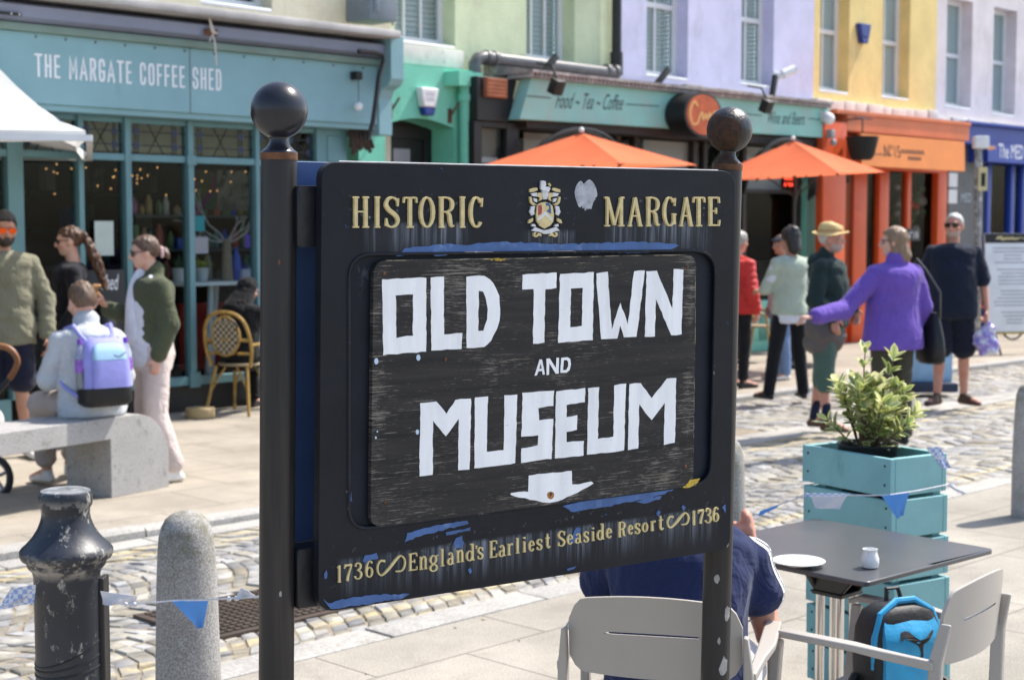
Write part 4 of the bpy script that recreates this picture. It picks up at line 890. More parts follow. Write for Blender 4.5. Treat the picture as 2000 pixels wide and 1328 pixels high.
simple_lathe('candle_cone', [(.06, 0), (.06, .01), (.04, .36), (.03, .40), (.002, .401)], 443, 12.28, zt+.002, mat('twine', (.26, .2, .14), .9, var=.2, vs=40, bump=.4), 'brown twine wrapped cone holding the white twigs in the shop window', 'vase')
simple_lathe('cup', [(.03, 0), (.05, .003), (.055, .14), (.048, .141), (.045, .02), (.002, .02)], 479, 12.35, zt+.002, mat('blue_cup', (.05, .07, .36), .4), 'dark blue cup beside the tall blue bottle in the shop window', 'cup')
g = MB(ST); a = Sx(468, 540, 12.25); g.box(a, a+.11, 12.2, 12.27, zt+.002, zt+.11, ch=.004); tag(obj('gift_box', g, mat('lilac_card', (.45, .45, .58), .6), rz=STR), 'small lilac card box on the white display table', 'box')
for px, nm, lb, c in ((350, 'flower_pot', 'ribbed white flower pot with spiky leaves at the left end of the display table', 0), (394, 'flower_pot', 'white flower pot with trailing yellow green leaves on the display table', 1), (495, 'flower_pot', 'patterned pale green pot with small leaves at the right of the display table', 2)):
    p = thing(nm, lb, 'plant pot', ST @ onbase(px, 540, 12.3, zt), STR); x = Sx(px, 540, 12.3)
    g = MB(ST); g.lathe([(.05, 0), (.055, .005), (.07, .13), (.06, .13), (.055, .1), (.002, .1)], (x, 12.3, zt+.002), 18); obj('pot', g, mat('pot', [(.5, .5, .5), (.5, .51, .5), (.25, .42, .38)][c], .5), p)
    g = MB(); rn = random.Random(px); o = ST @ Vector((x, 12.3, zt+.1))
    for k in range(22):
        d = Vector((rn.uniform(-1, 1), rn.uniform(-1, 1), rn.uniform(.2, 1.4))).normalized(); L = rn.uniform(.1, .24); p1 = o+d*L*.5+Vector((0, 0, .03)); p2 = o+d*L+Vector((0, 0, -.06 if c == 1 else .0)); wv = d.cross(Vector((0, 0, 1))).normalized()*(.008 if c == 0 else .022)
        g.add([o, p1+wv, p1-wv, p2], [(0, 1, 2), (1, 3, 2)])
    obj('leaves', g, mat('pot_leaf', [(.10, .14, .07), (.30, .32, .03), (.05, .12, .03)][c], .5, var=.3), p, smooth=0, fix=False)
tw = thing('twig_tree', 'white painted twigs standing in the twine cone with cards hung on them', 'decoration', ST @ onbase(443, 500, 12.28, zt+.35), STR); g = MB(); rn = random.Random(21)
def twig(p, d, L, r, lv):
    q = p+d*L; m_ = p+d*L*.5+Vector((rn.uniform(-1, 1), 0, rn.uniform(-1, 1)))*L*.06; g.tube([p, m_, q], [r, r*.85, r*.7], 5)
    if lv:
        for k in range(2): twig(q, (d+Vector((rn.uniform(-.6, .6), rn.uniform(-.3, .3), rn.uniform(-.25, .5)))).normalized(), L*rn.uniform(.55, .8), r*.68, lv-1)
o = ST @ onbase(443, 500, 12.28, zt+.36)
for dx, dz, L in ((-.9, .5, .22), (-.7, .75, .24), (.75, .7, .15), (.5, .9, .12), (-.9, .15, .15), (.9, .4, .13)): twig(o, Vector((dx, .1*dx, dz)).normalized(), L, .009, 3)
obj('twigs', g, mat('white_twig', (.45, .43, .42), .6), tw)
for x0, x1, ya, yb, c, lb in ((381, 400, 422, 452, (.02, .34, .40), 'turquoise'), (381, 407, 463, 495, (.62, .52, .58), 'pale pink'), (478, 499, 457, 484, (.13, .05, .45), 'purple')):
    g = MB(ST); n_ = 12.2; a, z1 = F(x0, ya, n_); b, z0 = F(x1, yb, n_); g.box(a, b, n_, n_+.003, z0, z1); tag(obj('greeting_card', g, mat(lb.replace(' ', '_')+'_card', c, .5, var=.05), rz=STR, smooth=0), lb+' greeting card hanging from the white twigs in the shop window', 'card')
g = MB(ST); a = Sx(398, 600, 12.9); g.box(a-.3, a+.25, 12.85, 12.9, .3, .95); tag(obj('red_cloth', g, mat('red_cloth', (.35, .03, .02), .8, var=.3), rz=STR), 'red cloth hanging behind the white table in the shop window', 'cloth')
ws = thing('window_shelf', 'dark shelf crowded with blue bottles mugs and packets behind the coffee shop glass', 'shelf', ST @ Vector((Sx(300, 500, 13.0), 13.0, 0)), STR)
g = MB(ST); a, b = Sx(262, 500, 12.9), Sx(366, 500, 12.9)
for py in (420, 486, 548): z = Zy(310, py, 12.9); g.box(a, b+1.6, 12.85, 13.1, z-.025, z)
obj('board', g, mat('shelf_board', (.07, .075, .075), .6), ws, smooth=0)
rn = random.Random(44); cols = [(.03, .07, .35), (.45, .42, .38), (.40, .08, .06), (.08, .22, .20), (.35, .22, .10), (.10, .16, .07), (.30, .12, .22), (.12, .10, .09)]
g = MB(ST)
for py in (420, 486, 548):
    z = Zy(310, py, 12.9)+.001; x = a+.03
    while x < b+1.5:
        c = rn.choice(cols); h = rn.uniform(.09, .24); r = rn.uniform(.025, .05)
        if rn.random() < .55: g.lathe([(r*.8, 0), (r, .01), (r, h*.7), (r*.5, h*.85), (r*.45, h), (.001, h)], (x, 12.95, z), 10, col=c)
        else: g.box(x-r, x+r, 12.9, 12.99, z, z+h, col=c)
        x += rn.uniform(.07, .13)
obj('goods', g, vcol('shelf_wares', .4, bump=0), ws, smooth=40)
# ---------------- bright mint doorway of the green house
NM = 12.5
g = MB(ST); sL = Sx(700, 200, NM); sR = Sx(930, 200, NM); ztop = Zy(905, 137, NM)
oa, oz = F(752, 243, NM); ob, _ = F(887, 247, NM); cz = Zy(810, 231, NM)
arc = [(oa+(ob-oa)*k/14, NM, oz+(cz-oz)*math.sin(math.pi*k/14)) for k in range(15)]
g.prism([(sL, NM, 0), (oa, NM, 0)]+arc+[(ob, NM, 0), (sR, NM, 0), (sR, NM, ztop), (sL, NM, ztop)], (0, .2499, 0))
rec = .37
for i in range(14):
    a, b = arc[i], arc[i+1]; g.add([a, b, (b[0], NM+rec+.05, b[2]), (a[0], NM+rec+.05, a[2])], [(0, 1, 2, 3)])
for x in (oa, ob): g.box(x-.03 if x == oa else x, x if x == oa else x+.03, NM+.25, NM+rec+.05, 0, oz)
obj('doorway_wall', g, M_mint, hg, smooth=0)
g = MB(ST); dn = NM+rec; dx = Sx(847, 300, dn); g.box(oa, dx+.03, dn, dn+.06, 0, .12); fz = Zy(800, 247, dn)
g.box(oa, oa+.16, dn, dn+.08, 0, fz); g.box(dx-.14, dx, dn, dn+.08, 0, fz); g.box(oa, dx, dn-.002, dn+.08, fz-.14, fz); g.box(oa, ob, dn+.02, dn+.1, fz+.001, cz+.1); g.box(dx+.001, ob, dn+.02, dn+.1, 0, fz); 
dr = obj('door', g, M_black, hg, bevel=.005)
g = MB(ST); g.box(oa+.16, dx-.14, dn+.03, dn+.05, .12, fz-.14); obj('door_leaf', g, M_black, dr, smooth=0)
g = MB(ST); a, z1 = F(768, 290, dn+.02); b, _ = F(801, 290, dn+.02); g.box(a, b, dn+.018, dn+.029, z1-.8, z1, ch=.01); obj('door_pane', g, mat('obscured_pane', (.30, .30, .33), .25, var=.1), dr, smooth=0)
g = MB(ST); px0, hz1 = F(884, 139, NM-.14); px1, hz0 = F(940, 172, NM-.14)
g.loft([[(px0, NM-.002, z), (px0, NM-.05, z), (px0+.04, NM-.2, z), (px1-.04, NM-.2, z), (px1, NM-.05, z), (px1, NM-.002, z)] for z in (hz0, hz1)])
sp_, _ = F(910, 200, NM-.1); g.tube([(sp_, NM-.1, .1), (sp_, NM-.1, hz0-.12), (sp_, NM-.1, hz0)], [.075, .075, .08], 14); g.tube([(sp_, NM-.1, hz0-.16), (sp_, NM-.1, hz0-.08)], .092, 14)
tag(obj('hopper_downpipe', g, M_mint, rz=STR, smooth=30), 'mint painted downpipe with a box shaped hopper beside the arched doorway', 'downpipe')
def bracket(px, py):
    g = MB(ST); a, z = F(px, py, NM); g.box(a-.03, a+.03, NM-.008, NM-.001, z-.12, z+.04); g.tube([(a, NM-.008, z-.05), (a+.03, NM-.12, z+.1)], .012, 6); return obj('wall_bracket', g, mat('rusty_bracket', (.12, .07, .05), .8, var=.4, vs=20), rz=STR)
tag(bracket(762, 210), 'rusty iron bracket on the mint wall left of the alarm box', 'bracket', 'rusty wall brackets'); tag(bracket(878, 220), 'rusty iron bracket on the mint wall right of the alarm box', 'bracket', 'rusty wall brackets')
def alarm(px0, px1, py0, py1, n, m1, m2, label, split):
    a, z1 = F(px0, py0, n); b, z0 = F(px1, py1, n); c = (a+b)/2; h = (b-a)/2; th = thing('alarm_box', label, 'alarm', ST @ Vector((c, n, z0)), STR)
    def pr(t0, t1, g, off):
        r = []
        for t in (t0, t1):
            z = z0+(z1-z0)*t; k = h*(.45+.55*min(1, t*1.35)); r.append([(c-k, n-.002, z), (c-k*.9, n-off, z), (c+k*.9, n-off, z), (c+k, n-.002, z)])
        g.loft(r)
    g = MB(ST); pr(split, 1, g, .09); obj('case', g, m1, th, bevel=.015); g = MB(ST); pr(0, split-.01, g, .088); obj('lens', g, m2, th, bevel=.012)
    return th, (c, h, z0, z1)
M_abl = mat('alarm_blue', (.012, .035, .22), .3); M_awh = mat('alarm_white', (.72, .73, .74), .4)
th, (c, h, z0, z1) = alarm(810, 849, 171, 228, NM, M_awh, M_abl, 'white and blue wedge shaped alarm box above the mint doorway', .3)
g = MB(ST)
for k, f in enumerate((.80, .72, .60, .53)): g.box(c-h*.45, c+h*.45, NM-.0915, NM-.0905, z0+(z1-z0)*f, z0+(z1-z0)*(f+.03))
obj('printing', g, mat('grey_print', (.4, .42, .48), .6), th, smooth=0)
th, q = alarm(1670, 1693, 46, 88, NW, M_abl, M_abl, 'dark blue wedge shaped alarm box on the yellow house', .3)
# ---------------- the cafe front under the green and lavender houses
cafe = thing('cafe_building', 'mint green cafe front with Food Tea Coffee and Wine and Beers on its fascia', 'shop', ST @ Vector((Sx(1300, 447, 12.4), 12.4, 0)), STR)
NB = 12.02
q = [F(x, y, NB) for x, y in ((1038, 152), (1621, 213), (1607, 269), (1015, 233))]
zt = (q[0][1]+q[1][1])/2; zb = (q[2][1]+q[3][1])/2
q = [(q[0][0], q[0][1]), (q[1][0], q[1][1]), (q[2][0], q[2][1]), (q[3][0], q[3][1])]
g = MB(ST); g.prism([(a, NB, z) for a, z in q], (0, .18, 0)); cf = obj('fascia', g, M_mintf, cafe, bevel=.004)
def fac(px0, px1, py_b0, py_b1, h0, n, off=.0025):     # text placer between two bottom corners, height in px
    a, z0 = F(px0, py_b0, n); b, z1 = F(px1, py_b1, n); zt_ = Zy(px0, py_b0-h0, n)-z0
    return lambda x, y: ST @ Vector((a+(b-a)*x, n-off, z0+(z1-z0)*x+zt_*y))
g = MB(ST)
text_to(g, 'Food ~ Tea ~ Coffee', fac(1084, 1214, 212, 216, 32, NB), shear=.06)
obj('lettering', g, M_ink, cf, smooth=0, fix=False); g = MB(ST)
text_to(g, 'Wine and Beers', fac(1497, 1570, 242, 245, 25, NB), shear=.05)
for x0, x1, y0, y1 in ((1028, 1076, 189, 193), (1222, 1287, 205, 209), (1578, 1612, 233, 236), (1440, 1488, 223, 227)):
    a, z0 = F(x0, y0, NB); b, z1 = F(x1, y1, NB); g.prism([(a, NB-.002, z0), (b, NB-.002, z1), (b, NB-.002, z1+.012), (a, NB-.002, z0+.012)], (0, -.0006, 0))
obj('lettering', g, M_ink, cf, smooth=0, fix=False)
g = MB(ST); x0, zr0 = F(1034, 151, NB-.05); x1, zr1 = F(1622, 212, NB-.05); k = 84
for i in range(k):
    f0, f1 = i/k, (i+1)/k; a, b = x0+(x1-x0)*f0, x0+(x1-x0)*f1; z = zr0+(zr1-zr0)*f0; m_ = (a+b)/2
    g.loft([[(a, yy, z), (a+(b-a)*.2, yy, z+.05), (m_, yy, z+.07), (a+(b-a)*.8, yy, z+.05), (b, yy, z)] for yy in (NB-.07, NB+.3)])
g.loft([[(x0, NB-.1, zr0+.05), (x0, NB-.1, zr0+.085), (x0, NM+.2, zr0+.2), (x0, NM+.2, zr0+.05)], [(x1, NB-.1, zr1+.05), (x1, NB-.1, zr1+.085), (x1, NM+.2, zr1+.2), (x1, NM+.2, zr1+.05)]])
obj('canopy_roof', g, M_rooft, cafe, smooth=50)
rn = random.Random(8)
# black console and side light at the left end
g = MB(ST); a0, _ = F(932, 200, 12.2); pa = F(1033, 150, NB); pb = F(1016, 235, NB); zl = Zy(950, 148, 12.1)
g.prism([(a0, 12.2, zb-.05), (pb[0]-.006, 12.2, zb-.05), (pa[0]-.006, 12.2, zl), (a0, 12.2, zl)], (0, .28, 0)); xa = Sx(931, 280, 12.2); xb = Sx(1019, 280, 12.2)
g.box(xa, xa+.12, 12.24, 12.4, 0, zb-.051); g.box(xb-.2, xb, 12.24, 12.4, 0, zb-.051); g.box(xa+.12, xb-.2, 12.24, 12.4, 0, .9); g.box(xa+.12, xb-.2, 12.24, 12.4, zb-.12, zb-.051)
obj('black_console', g, M_black, cafe, bevel=.006)
g = MB(ST); g.box(xa+.12, xb-.2, 12.3, 12.31, .9, zb-.12); obj('side_pane', g, M_shopglass, cafe, smooth=0)
g = MB(ST); g.box(xa+.14, xb-.22, 12.37, 12.38, .9, zb-.62); g.box(xa+.14, xb-.22, 12.365, 12.372, zb-.5, zb-.44); obj('blind', g, M_blind, cafe, smooth=0)
g = MB(ST); g.box(xa+.14, xb-.22, 12.39, 12.395, .9, zb-.1); obj('back_panel', g, mat('beige_panel', (.30, .27, .22), .8), cafe, smooth=0)
g = MB(ST); a, z1 = F(945, 152, 12.19); b, z0 = F(986, 193, 12.19); g.box(a, b, 12.15, 12.199, z0, z1)
for k in range(5): z = z0+(z1-z0)*(k+.5)/5; g.box(a+.01, b-.01, 12.14, 12.1495, z-.012, z+.02)
tag(obj('vent_grille', g, mat('terracotta_vent', (.32, .12, .06), .8, var=.3, vs=10), rz=STR, smooth=0), 'terracotta slatted vent fixed high on the black console of the cafe', 'vent')
# glazing under the fascia
NS = 12.42; e0, e1 = xb+.002, Sx(1606, 400, NS); zbm = zb-.002
M_blk2 = mat('dark_beam', (.03, .022, .02), .6, var=.3)
g = MB(ST); g.box(e0, e1, 12.12, NS+.1, zbm-.10, zbm); frs = [1020, 1120, 1205, 1240, 1355, 1375, 1452, 1560]
for p in frs[1:]: x = Sx(p, 300, NS); g.box(x-.04, x+.04, NS-.03, NS+.06, .7, zbm-.101)
g.box(e0, e1, NS-.02, NS+.06, zbm-.75, zbm-.70)
obj('shop_frame', g, M_blk2, cafe, smooth=0)
g = MB(ST); g.box(e0, e1, NS-.05, NS+.1, 0, .7, ch=.01); x = Sx(1580, 400, NS); g.box(Sx(1562, 400, NS), e1-.05, NS-.1, NS+.05, .701, zbm-.102)
for px in (1455, 1480, 1505, 1530): x = Sx(px, 600, NS-.05); g.box(x, x+.5, NS-.065, NS-.0505, .15, .55, ch=.006)
obj('stall_riser', g, mat('mint_gloss', (.16, .46, .36), .35, var=.1), cafe, bevel=.005)
g = MB(ST); g.box(e0, e1, NS+.01, NS+.016, .7, zbm-.1); obj('shop_glass', g, M_shopglass, cafe, smooth=0)
g = MB(ST)
for a, b in ((1022, 1119), (1122, 1203), (1256, 1352), (1456, 1558)):
    g.box(Sx(a, 280, NS+.1), Sx(b, 280, NS+.1), NS+.09, NS+.1, zbm-.72, zbm-.12)
obj('blind', g, mat('pale_blind', (.50, .44, .42), .8, var=.08), cafe, smooth=0)
g = MB(ST); g.box(e0, e1, 15.6, 15.7, 0, 3.3); g.box(e0, e1, NS+.1, 15.6, -.01, .012); g.box(e0, e1, NS+.1, 15.6, 3.0, 3.1); g.box(e0-.05, e0, NS+.1, 15.6, 0, 3); g.box(e1, e1+.05, NS+.1, 15.6, 0, 3)
g.box(e0, e1, NS+.1, NS+.3, 0, .69); obj('room', g, M_rug, cafe, smooth=0)
g = MB(ST)
for k in range(14): 
    x = rn.uniform(e0+.5, e1-.5); y = rn.uniform(13, 15); g.box(x, x+rn.uniform(.3, .8), y, y+.3, .1, rn.uniform(.8, 1.9), col=rn.choice([(.12, .09, .07), (.08, .12, .1), (.2, .15, .1), (.06, .06, .07)]))
obj('furniture', g, vcol('cafe_furniture'), cafe, smooth=0)
g = MB(ST); M_led = emis('red_led', (1, .06, .03), 2.0); a, z1 = F(1530, 344, NS+.08); b, z0 = F(1562, 370, NS+.08)
for r in range(2):
    for k in range(7): x = a+(b-a)*(k+.3)/7; z = z0+(z1-z0)*(.2+.5*r); g.box(x, x+(b-a)*.09, NS+.07, NS+.075, z, z+(z1-z0)*.28)
ledp = thing('led_sign', 'small red lit LED sign inside the cafe window', 'sign', ST @ Vector((a, NS+.08, z0)), STR); obj('lit_dots', g, M_led, ledp, smooth=0)
g = MB(ST); g.box(a-.05, b+.05, NS+.078, NS+.11, z0-.04, z1+.04); obj('case', g, M_black, ledp, smooth=0)
# folded hoop awnings
for px0, px1, py, lb in ((1018, 1240, 252, 'black hoop frame of a folded awning behind the nearer orange parasol'), (1462, 1660, 274, 'black hoop frame of a folded awning behind the farther orange parasol')):
    g = MB(ST); a, b = Sx(px0, py, 12.0), Sx(min(px1, 1600), py, 12.0); z = Zy((px0+px1)//2, py, 12.0)
    for k in range(3):
        g.tube([(a+(b-a)*(.5-.5*math.cos(t)), 12.06+.05*k-.12*math.sin(t), z-.75+.75*math.sin(t)-.03*k) for t in [math.pi*i/18 for i in range(19)]], .022, 6)
    tag(obj('awning_hoop', g, M_pipe, rz=STR), lb, 'awning')
# floodlights, dome camera, cctv
def flood(px, py, lb):
    g = MB(ST); a, z = F(px, py, NB-.3); g.tube([(a, NB+.0, z+.28), (a+.03, NB-.2, z+.24), (a+.02, NB-.28, z+.1)], .014, 6); g.cbox((a, NB-.3, z), .15, .12, .17, rx=R(25), ch=.015); return tag(obj('floodlight', g, M_black, rz=STR), lb, 'floodlight', 'black floodlights on the cafe fascia')
flood(1087, 170, 'small black floodlight on the fascia above the word Food'); flood(1497, 208, 'small black floodlight on the fascia above the word Wine')
g = MB(ST); a, z = F(1610, 233, 12.0); g.sph((a, 11.93, z), .085, seg=14, rg=8); g.box(a-.06, a+.06, 11.95, 12.03, z-.03, z+.1); tag(obj('dome_camera', g, M_awh, rz=STR), 'white dome camera at the right end of the mint fascia', 'camera')
g = MB(ST); a, z = F(1530, 142, NW-.15); b, z2 = F(1552, 132, NW-.45); cc = thing('security_camera', 'white security camera on the lavender wall', 'camera', ST @ Vector((a, NW, z-.1)), STR)
g.tube([(a, NW-.002, z-.02), (a, NW-.14, z-.05)], .05, 10); g.tube([(a, NW-.14, z-.03), (a+.17, NW-.22, z+.05)], .065, 12); obj('body', g, M_awh, cc); g = MB(ST); g.tube([(a+.171, NW-.22, z+.05), (a+.18, NW-.222, z+.052)], .045, 12); obj('lens', g, M_black, cc)
for px, py, lb in ((1080, 125, 'black bracket sticking up beside the grey waste pipe'), (1300, 150, 'black bracket sticking up below the left lavender window'), (1517, 168, 'black bracket sticking up below the security camera')):
    g = MB(ST); a, z = F(px, py, NB+.2); g.cbox((a, NB+.25, z), .07, .06, .30, ry=R(48 if px < 1500 else 15), ch=.006); tag(obj('bracket', g, M_black, rz=STR), lb, 'bracket', 'black brackets on the cafe roof')
# oval sign
ov = thing('oval_sign', 'black drum sign with an orange oval face on the mint fascia', 'sign', ST @ Vector((Sx(1370, 230, 11.8), 11.8, Zy(1370, 262, 11.8))), STR)
a, z = F(1368, 225, 11.75); w2 = (Sx(1412, 225, 11.7)-Sx(1338, 225, 11.7))/2; h2 = w2*.72
Mo = ST @ Matrix.Translation((a, 11.72, z))
g = MB(); g.loft([[Mo @ Vector((w2*math.cos(t), y, h2*math.sin(t))) for t in [2*math.pi*i/28 for i in range(28)]] for y in (.28, -.02)]); obj('drum', g, M_black, ov, smooth=40)
g = MB(); g.loft([[Mo @ Vector((w2*.9*math.cos(t), y, h2*.9*math.sin(t))) for t in [2*math.pi*i/28 for i in range(28)]] for y in (-.021, -.026)]); obj('face', g, mat('oval_orange', (.42, .085, .02), .5, var=.35, vs=6), ov, smooth=40)
g = MB(); sg = [(-.35, .35), (-.5, .55), (-.68, .3), (-.72, -.1), (-.58, -.45), (-.35, -.4), (-.25, -.15), (-.1, .1), (-.05, -.25), (.1, .05), (.15, -.2), (.3, .1), (.35, -.2), (.5, .1), (.7, .2)]
L, Q = ribbon([(x, y, .045) for x, y in crom(sg, 4)])
g.loft([[Mo @ Vector((w2*p[0], -.0265, h2*p[1])), Mo @ Vector((w2*q_[0], -.0265, h2*q_[1])), Mo @ Vector((w2*q_[0], -.03, h2*q_[1])), Mo @ Vector((w2*p[0], -.03, h2*p[1]))] for p, q_ in zip(L, Q)]); obj('script', g, mat('oval_gold', (.62, .36, .12), .5), ov, smooth=0)

# ---------------- orange shop
osh = thing('orange_shop', 'bright orange shopfront lettered N15 under the yellow house', 'shop', ST @ Vector((Sx(1760, 447, 12.4), 12.4, 0)), STR)
NO = 12.0
g = MB(ST); a, z1 = F(1655, 226, NO); b, z0 = F(1893, 276, NO); zt = Zy(1893, 247, NO); g.box(a, b, NO, NO+.5, Zy(1800, 268, NO), zt); g.box(a-.3, b+.02, NO-.02, NO+.6, zt+.001, zt+.06)
obj('upper_box', g, mat('coral_orange', (.60, .16, .06), .5, var=.12), osh, bevel=.006)
g = MB(ST); q = [F(1682, 262, NO-.1), F(1884, 276, NO-.1), F(1878, 334, NO-.1), F(1676, 326, NO-.1)]; zA = (q[0][1]+q[1][1])/2; zB = (q[2][1]+q[3][1])/2
g.prism([(q[0][0], NO-.1, zA), (q[1][0], NO-.1, zA), (q[2][0], NO-.16, zB), (q[3][0], NO-.16, zB)], (0, .06, 0)); of = obj('sign_board', g, M_orange2, osh, bevel=.004)
def slope(a, b, x, z0, z1, y): return ST @ Vector((a+(b-a)*x, NO-.1-.06*((zA-(z0+(z1-z0)*y))/(zA-zB))-.003, z0+(z1-z0)*y))
g = MB(ST); a, z1 = F(1727, 282, NO-.13); b, z0 = F(1758, 309, NO-.13); text_to(g, 'N\u00b015', lambda x, y: slope(a, b, x, z0, z1, y))
for k in range(9): x = .12*k; g.add([slope(Sx(1760, 300, NO-.13), Sx(1803, 300, NO-.13), x+dx, z0+.07, z0+.13, dy) for dx, dy in ((0, 0), (.07, 0), (.07, 1), (0, 1))], [(0, 1, 2, 3)], M=I4)
for k in range(8): x = .12*k; g.add([slope(Sx(1772, 300, NO-.13), Sx(1800, 300, NO-.13), x+dx, z0-.02, z0+.03, dy) for dx, dy in ((0, 0), (.07, 0), (.07, 1), (0, 1))], [(0, 1, 2, 3)], M=I4)
g.add([slope(q[3][0]+.1, Sx(1727, 300, NO), x, z0+.03, z0+.042, y) for x, y in ((0, 0), (1, 0), (1, 1), (0, 1))], [(0, 1, 2, 3)], M=I4)
obj('lettering', g, mat('dark_lettering', (.02, .014, .012), .6), of, smooth=0, fix=False)
g = MB(ST); zl_ = Zy(1800, 336, 12.2)
for p0, p1, n0 in ((1607, 1652, 12.0), (1628, 1641, 12.35), (1668, 1694, 12.35), (1718, 1737, 12.3), (1772, 1780, 12.32), (1832, 1850, 12.25)):
    g.box(Sx(p0, 400, n0), Sx(p1, 400, n0), n0, n0+.12, 0, Zy(1640, 238, 12.0) if p0 == 1607 else zl_, ch=.01)
g.box(Sx(1641, 400, 12.4), Sx(1668, 400, 12.4), 12.42, 12.5, 0, zl_-.2); g.box(Sx(1737, 400, 12.3), Sx(1850, 400, 12.3), 12.3, 12.4, .0, .55, ch=.01); g.box(Sx(1607, 400, 12.3), Sx(1850, 400, 12.25), 12.25, 12.45, zl_, zA)
obj('shop_frame', g, M_orange, osh, bevel=.006)
oa_, ob_ = Sx(1607, 400, 12.4), Sx(1852, 400, 12.4)
g = MB(ST); g.box(oa_+.3, ob_, 12.37, 12.376, .3, zl_); obj('shop_glass', g, M_shopglass, osh, smooth=0)
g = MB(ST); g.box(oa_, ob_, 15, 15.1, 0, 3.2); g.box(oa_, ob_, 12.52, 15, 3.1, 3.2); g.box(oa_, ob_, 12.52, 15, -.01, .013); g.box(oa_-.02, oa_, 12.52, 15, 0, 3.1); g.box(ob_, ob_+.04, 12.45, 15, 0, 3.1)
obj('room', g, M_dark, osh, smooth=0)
g = MB(ST); rn = random.Random(31)
for k in range(60):
    x, z = F(rn.uniform(1745, 1800), rn.gauss(410, 22), 12.7); g.sph((x, 12.7+rn.uniform(-.1, .1), z), rn.uniform(.03, .07), seg=7, rg=5, col=rn.choice([(.5, .05, .03), (.05, .14, .05), (.08, .2, .07), (.5, .4, .4), (.06, .1, .05)]))
obj('flower_display', g, vcol('flower_display', .7), osh, smooth=0)
g = MB(ST); a, z1 = F(1764, 447, 12.31); b, z0 = F(1794, 470, 12.31); 
bd2 = thing('window_plate', 'small dark number plate reading N15 at the orange shop window', 'plate', ST @ Vector((a, 12.3, z0)), STR)
g.box(a, b, 12.285, 12.299, z0, z1); obj('plate', g, M_black, bd2, smooth=0); g = MB(ST); text_to(g, 'N\u00b015', lambda x, y: ST @ Vector((a+(b-a)*(.12+.76*x), 12.284, z0+(z1-z0)*(.22+.55*y)))); obj('lettering', g, M_wht, bd2, smooth=0, fix=False)
g = MB(ST); a, z = F(1672, 268, 11.85); bk = thing('hanging_basket', 'black basket hanging from an iron bracket on the orange shop', 'basket', ST @ Vector((a, 11.8, Zy(1672, 312, 11.8))), STR)
g.tube([(a, 12.0, z+.25), (a, 11.75, z+.25), (a, 11.75, z+.05)], .012, 6); z0 = Zy(1672, 312, 11.75); g.tube([(a-.2, 11.75, z+.26), (a+.25, 11.75, z+.26)], .012, 6); obj('bracket', g, M_pipe, bk)
g = MB(ST); g.lathe([(.13, z0), (.17, z0+.05), (.23, z-.02), (.23, z), (.20, z), (.1, z0+.1)], (a, 11.75, 0), 16); obj('pail', g, mat('dark_wicker', (.02, .018, .016), .8, bump=.6, bs=60, bd=.02), bk, smooth=40)
g = MB(ST); a, z = F(1622, 262, 11.95); g.box(a-.05, a+.05, 11.9, 11.99, z-.06, z+.06, ch=.01); g.sph((a, 11.9, z-.12), .05, seg=10, rg=6); tag(obj('wall_light', g, mat('wall_light_grey', (.3, .28, .28), .5), rz=STR), 'small grey wall light on the orange pilaster', 'light')
# ---------------- slate wall and blue shop
bsh = thing('blue_shop', 'blue shopfront with white lettering The MED at the right end of the terrace', 'shop', ST @ Vector((Sx(1980, 447, 12.4), 12.4, 0)), STR)
g = MB(ST); a, zt = F(1893, 242, NO); b = Sx(2190, 300, NO); z0 = Zy(1960, 318, NO); zm = Zy(1893, 280, NO); g.box(a, b, NO+.1, NO+.5, zm, zt); g.box(Sx(1930, 300, NO), b, NO, NO+.5, z0, zm-.002); g.box(a, b, NO, NO+.55, zt+.001, zt+.05); bf = obj('fascia', g, M_bluej, bsh, bevel=.006)
g = MB(ST); text_to(g, 'The MED', fac(1950, 1998, 309, 312, 28, NO)); obj('lettering', g, M_wht, bf, smooth=0, fix=False)
g = MB(ST); sg2 = crom([(0, .5), (.2, .9), (.3, .2), (.5, .8), (.6, .3), (.8, .7), (1, .4)], 4); fn = fac(1925, 1944, 296, 297, 14, NO); L, Q = ribbon([(x, y, .1) for x, y in sg2])
g.loft([[fn(*p), fn(*q_)] for p, q_ in zip(L, Q)], cap=False, close=False, M=I4); obj('script', g, mat('script_orange', (.6, .25, .1), .5), bf, smooth=0, fix=False)
g = MB(ST); wa, wb = Sx(1852, 400, 12.35), Sx(1926, 400, 12.35); g.box(wa, wb, 12.35, 12.6, 0, zm-.003); obj('slate_wall', g, M_gtile, bsh, smooth=0)
g = MB(ST); text_to(g, 'MED', fac(1877, 1897, 395, 395, 17, 12.35)); obj('window_lettering', g, mat('pale_lettering', (.45, .5, .55), .6), bsh, smooth=0, fix=False)
g = MB(ST); a, z1 = F(1853, 338, 12.34); b, z0 = F(1868, 398, 12.34); g.box(a, b, 12.33, 12.349, (z0+z1)/2+.02, z1); g.box(a, b, 12.33, 12.349, z0, (z0+z1)/2-.02); obj('menu_case', g, M_blind, bsh, smooth=0)
g = MB(ST)
for p in (1928, 1974, 1996, 2060): x = Sx(p, 400, 12.3); g.box(x, x+.16, 12.3, 12.42, 0, z0+2, ch=.01) if False else g.box(x, x+.14, 12.3, 12.42, 0, Zy(1960, 320, 12.1), ch=.01)
g.box(Sx(2003, 400, 12.3), Sx(2190, 400, 12.3), 12.32, 12.4, 0, .7); obj('shop_frame', g, M_bluej, bsh, bevel=.006)
g = MB(ST); ba, bb = wb, Sx(2190, 400, 12.4); g.box(ba, bb, 12.36, 12.366, .1, 2.9); obj('shop_glass', g, M_shopglass, bsh, smooth=0)
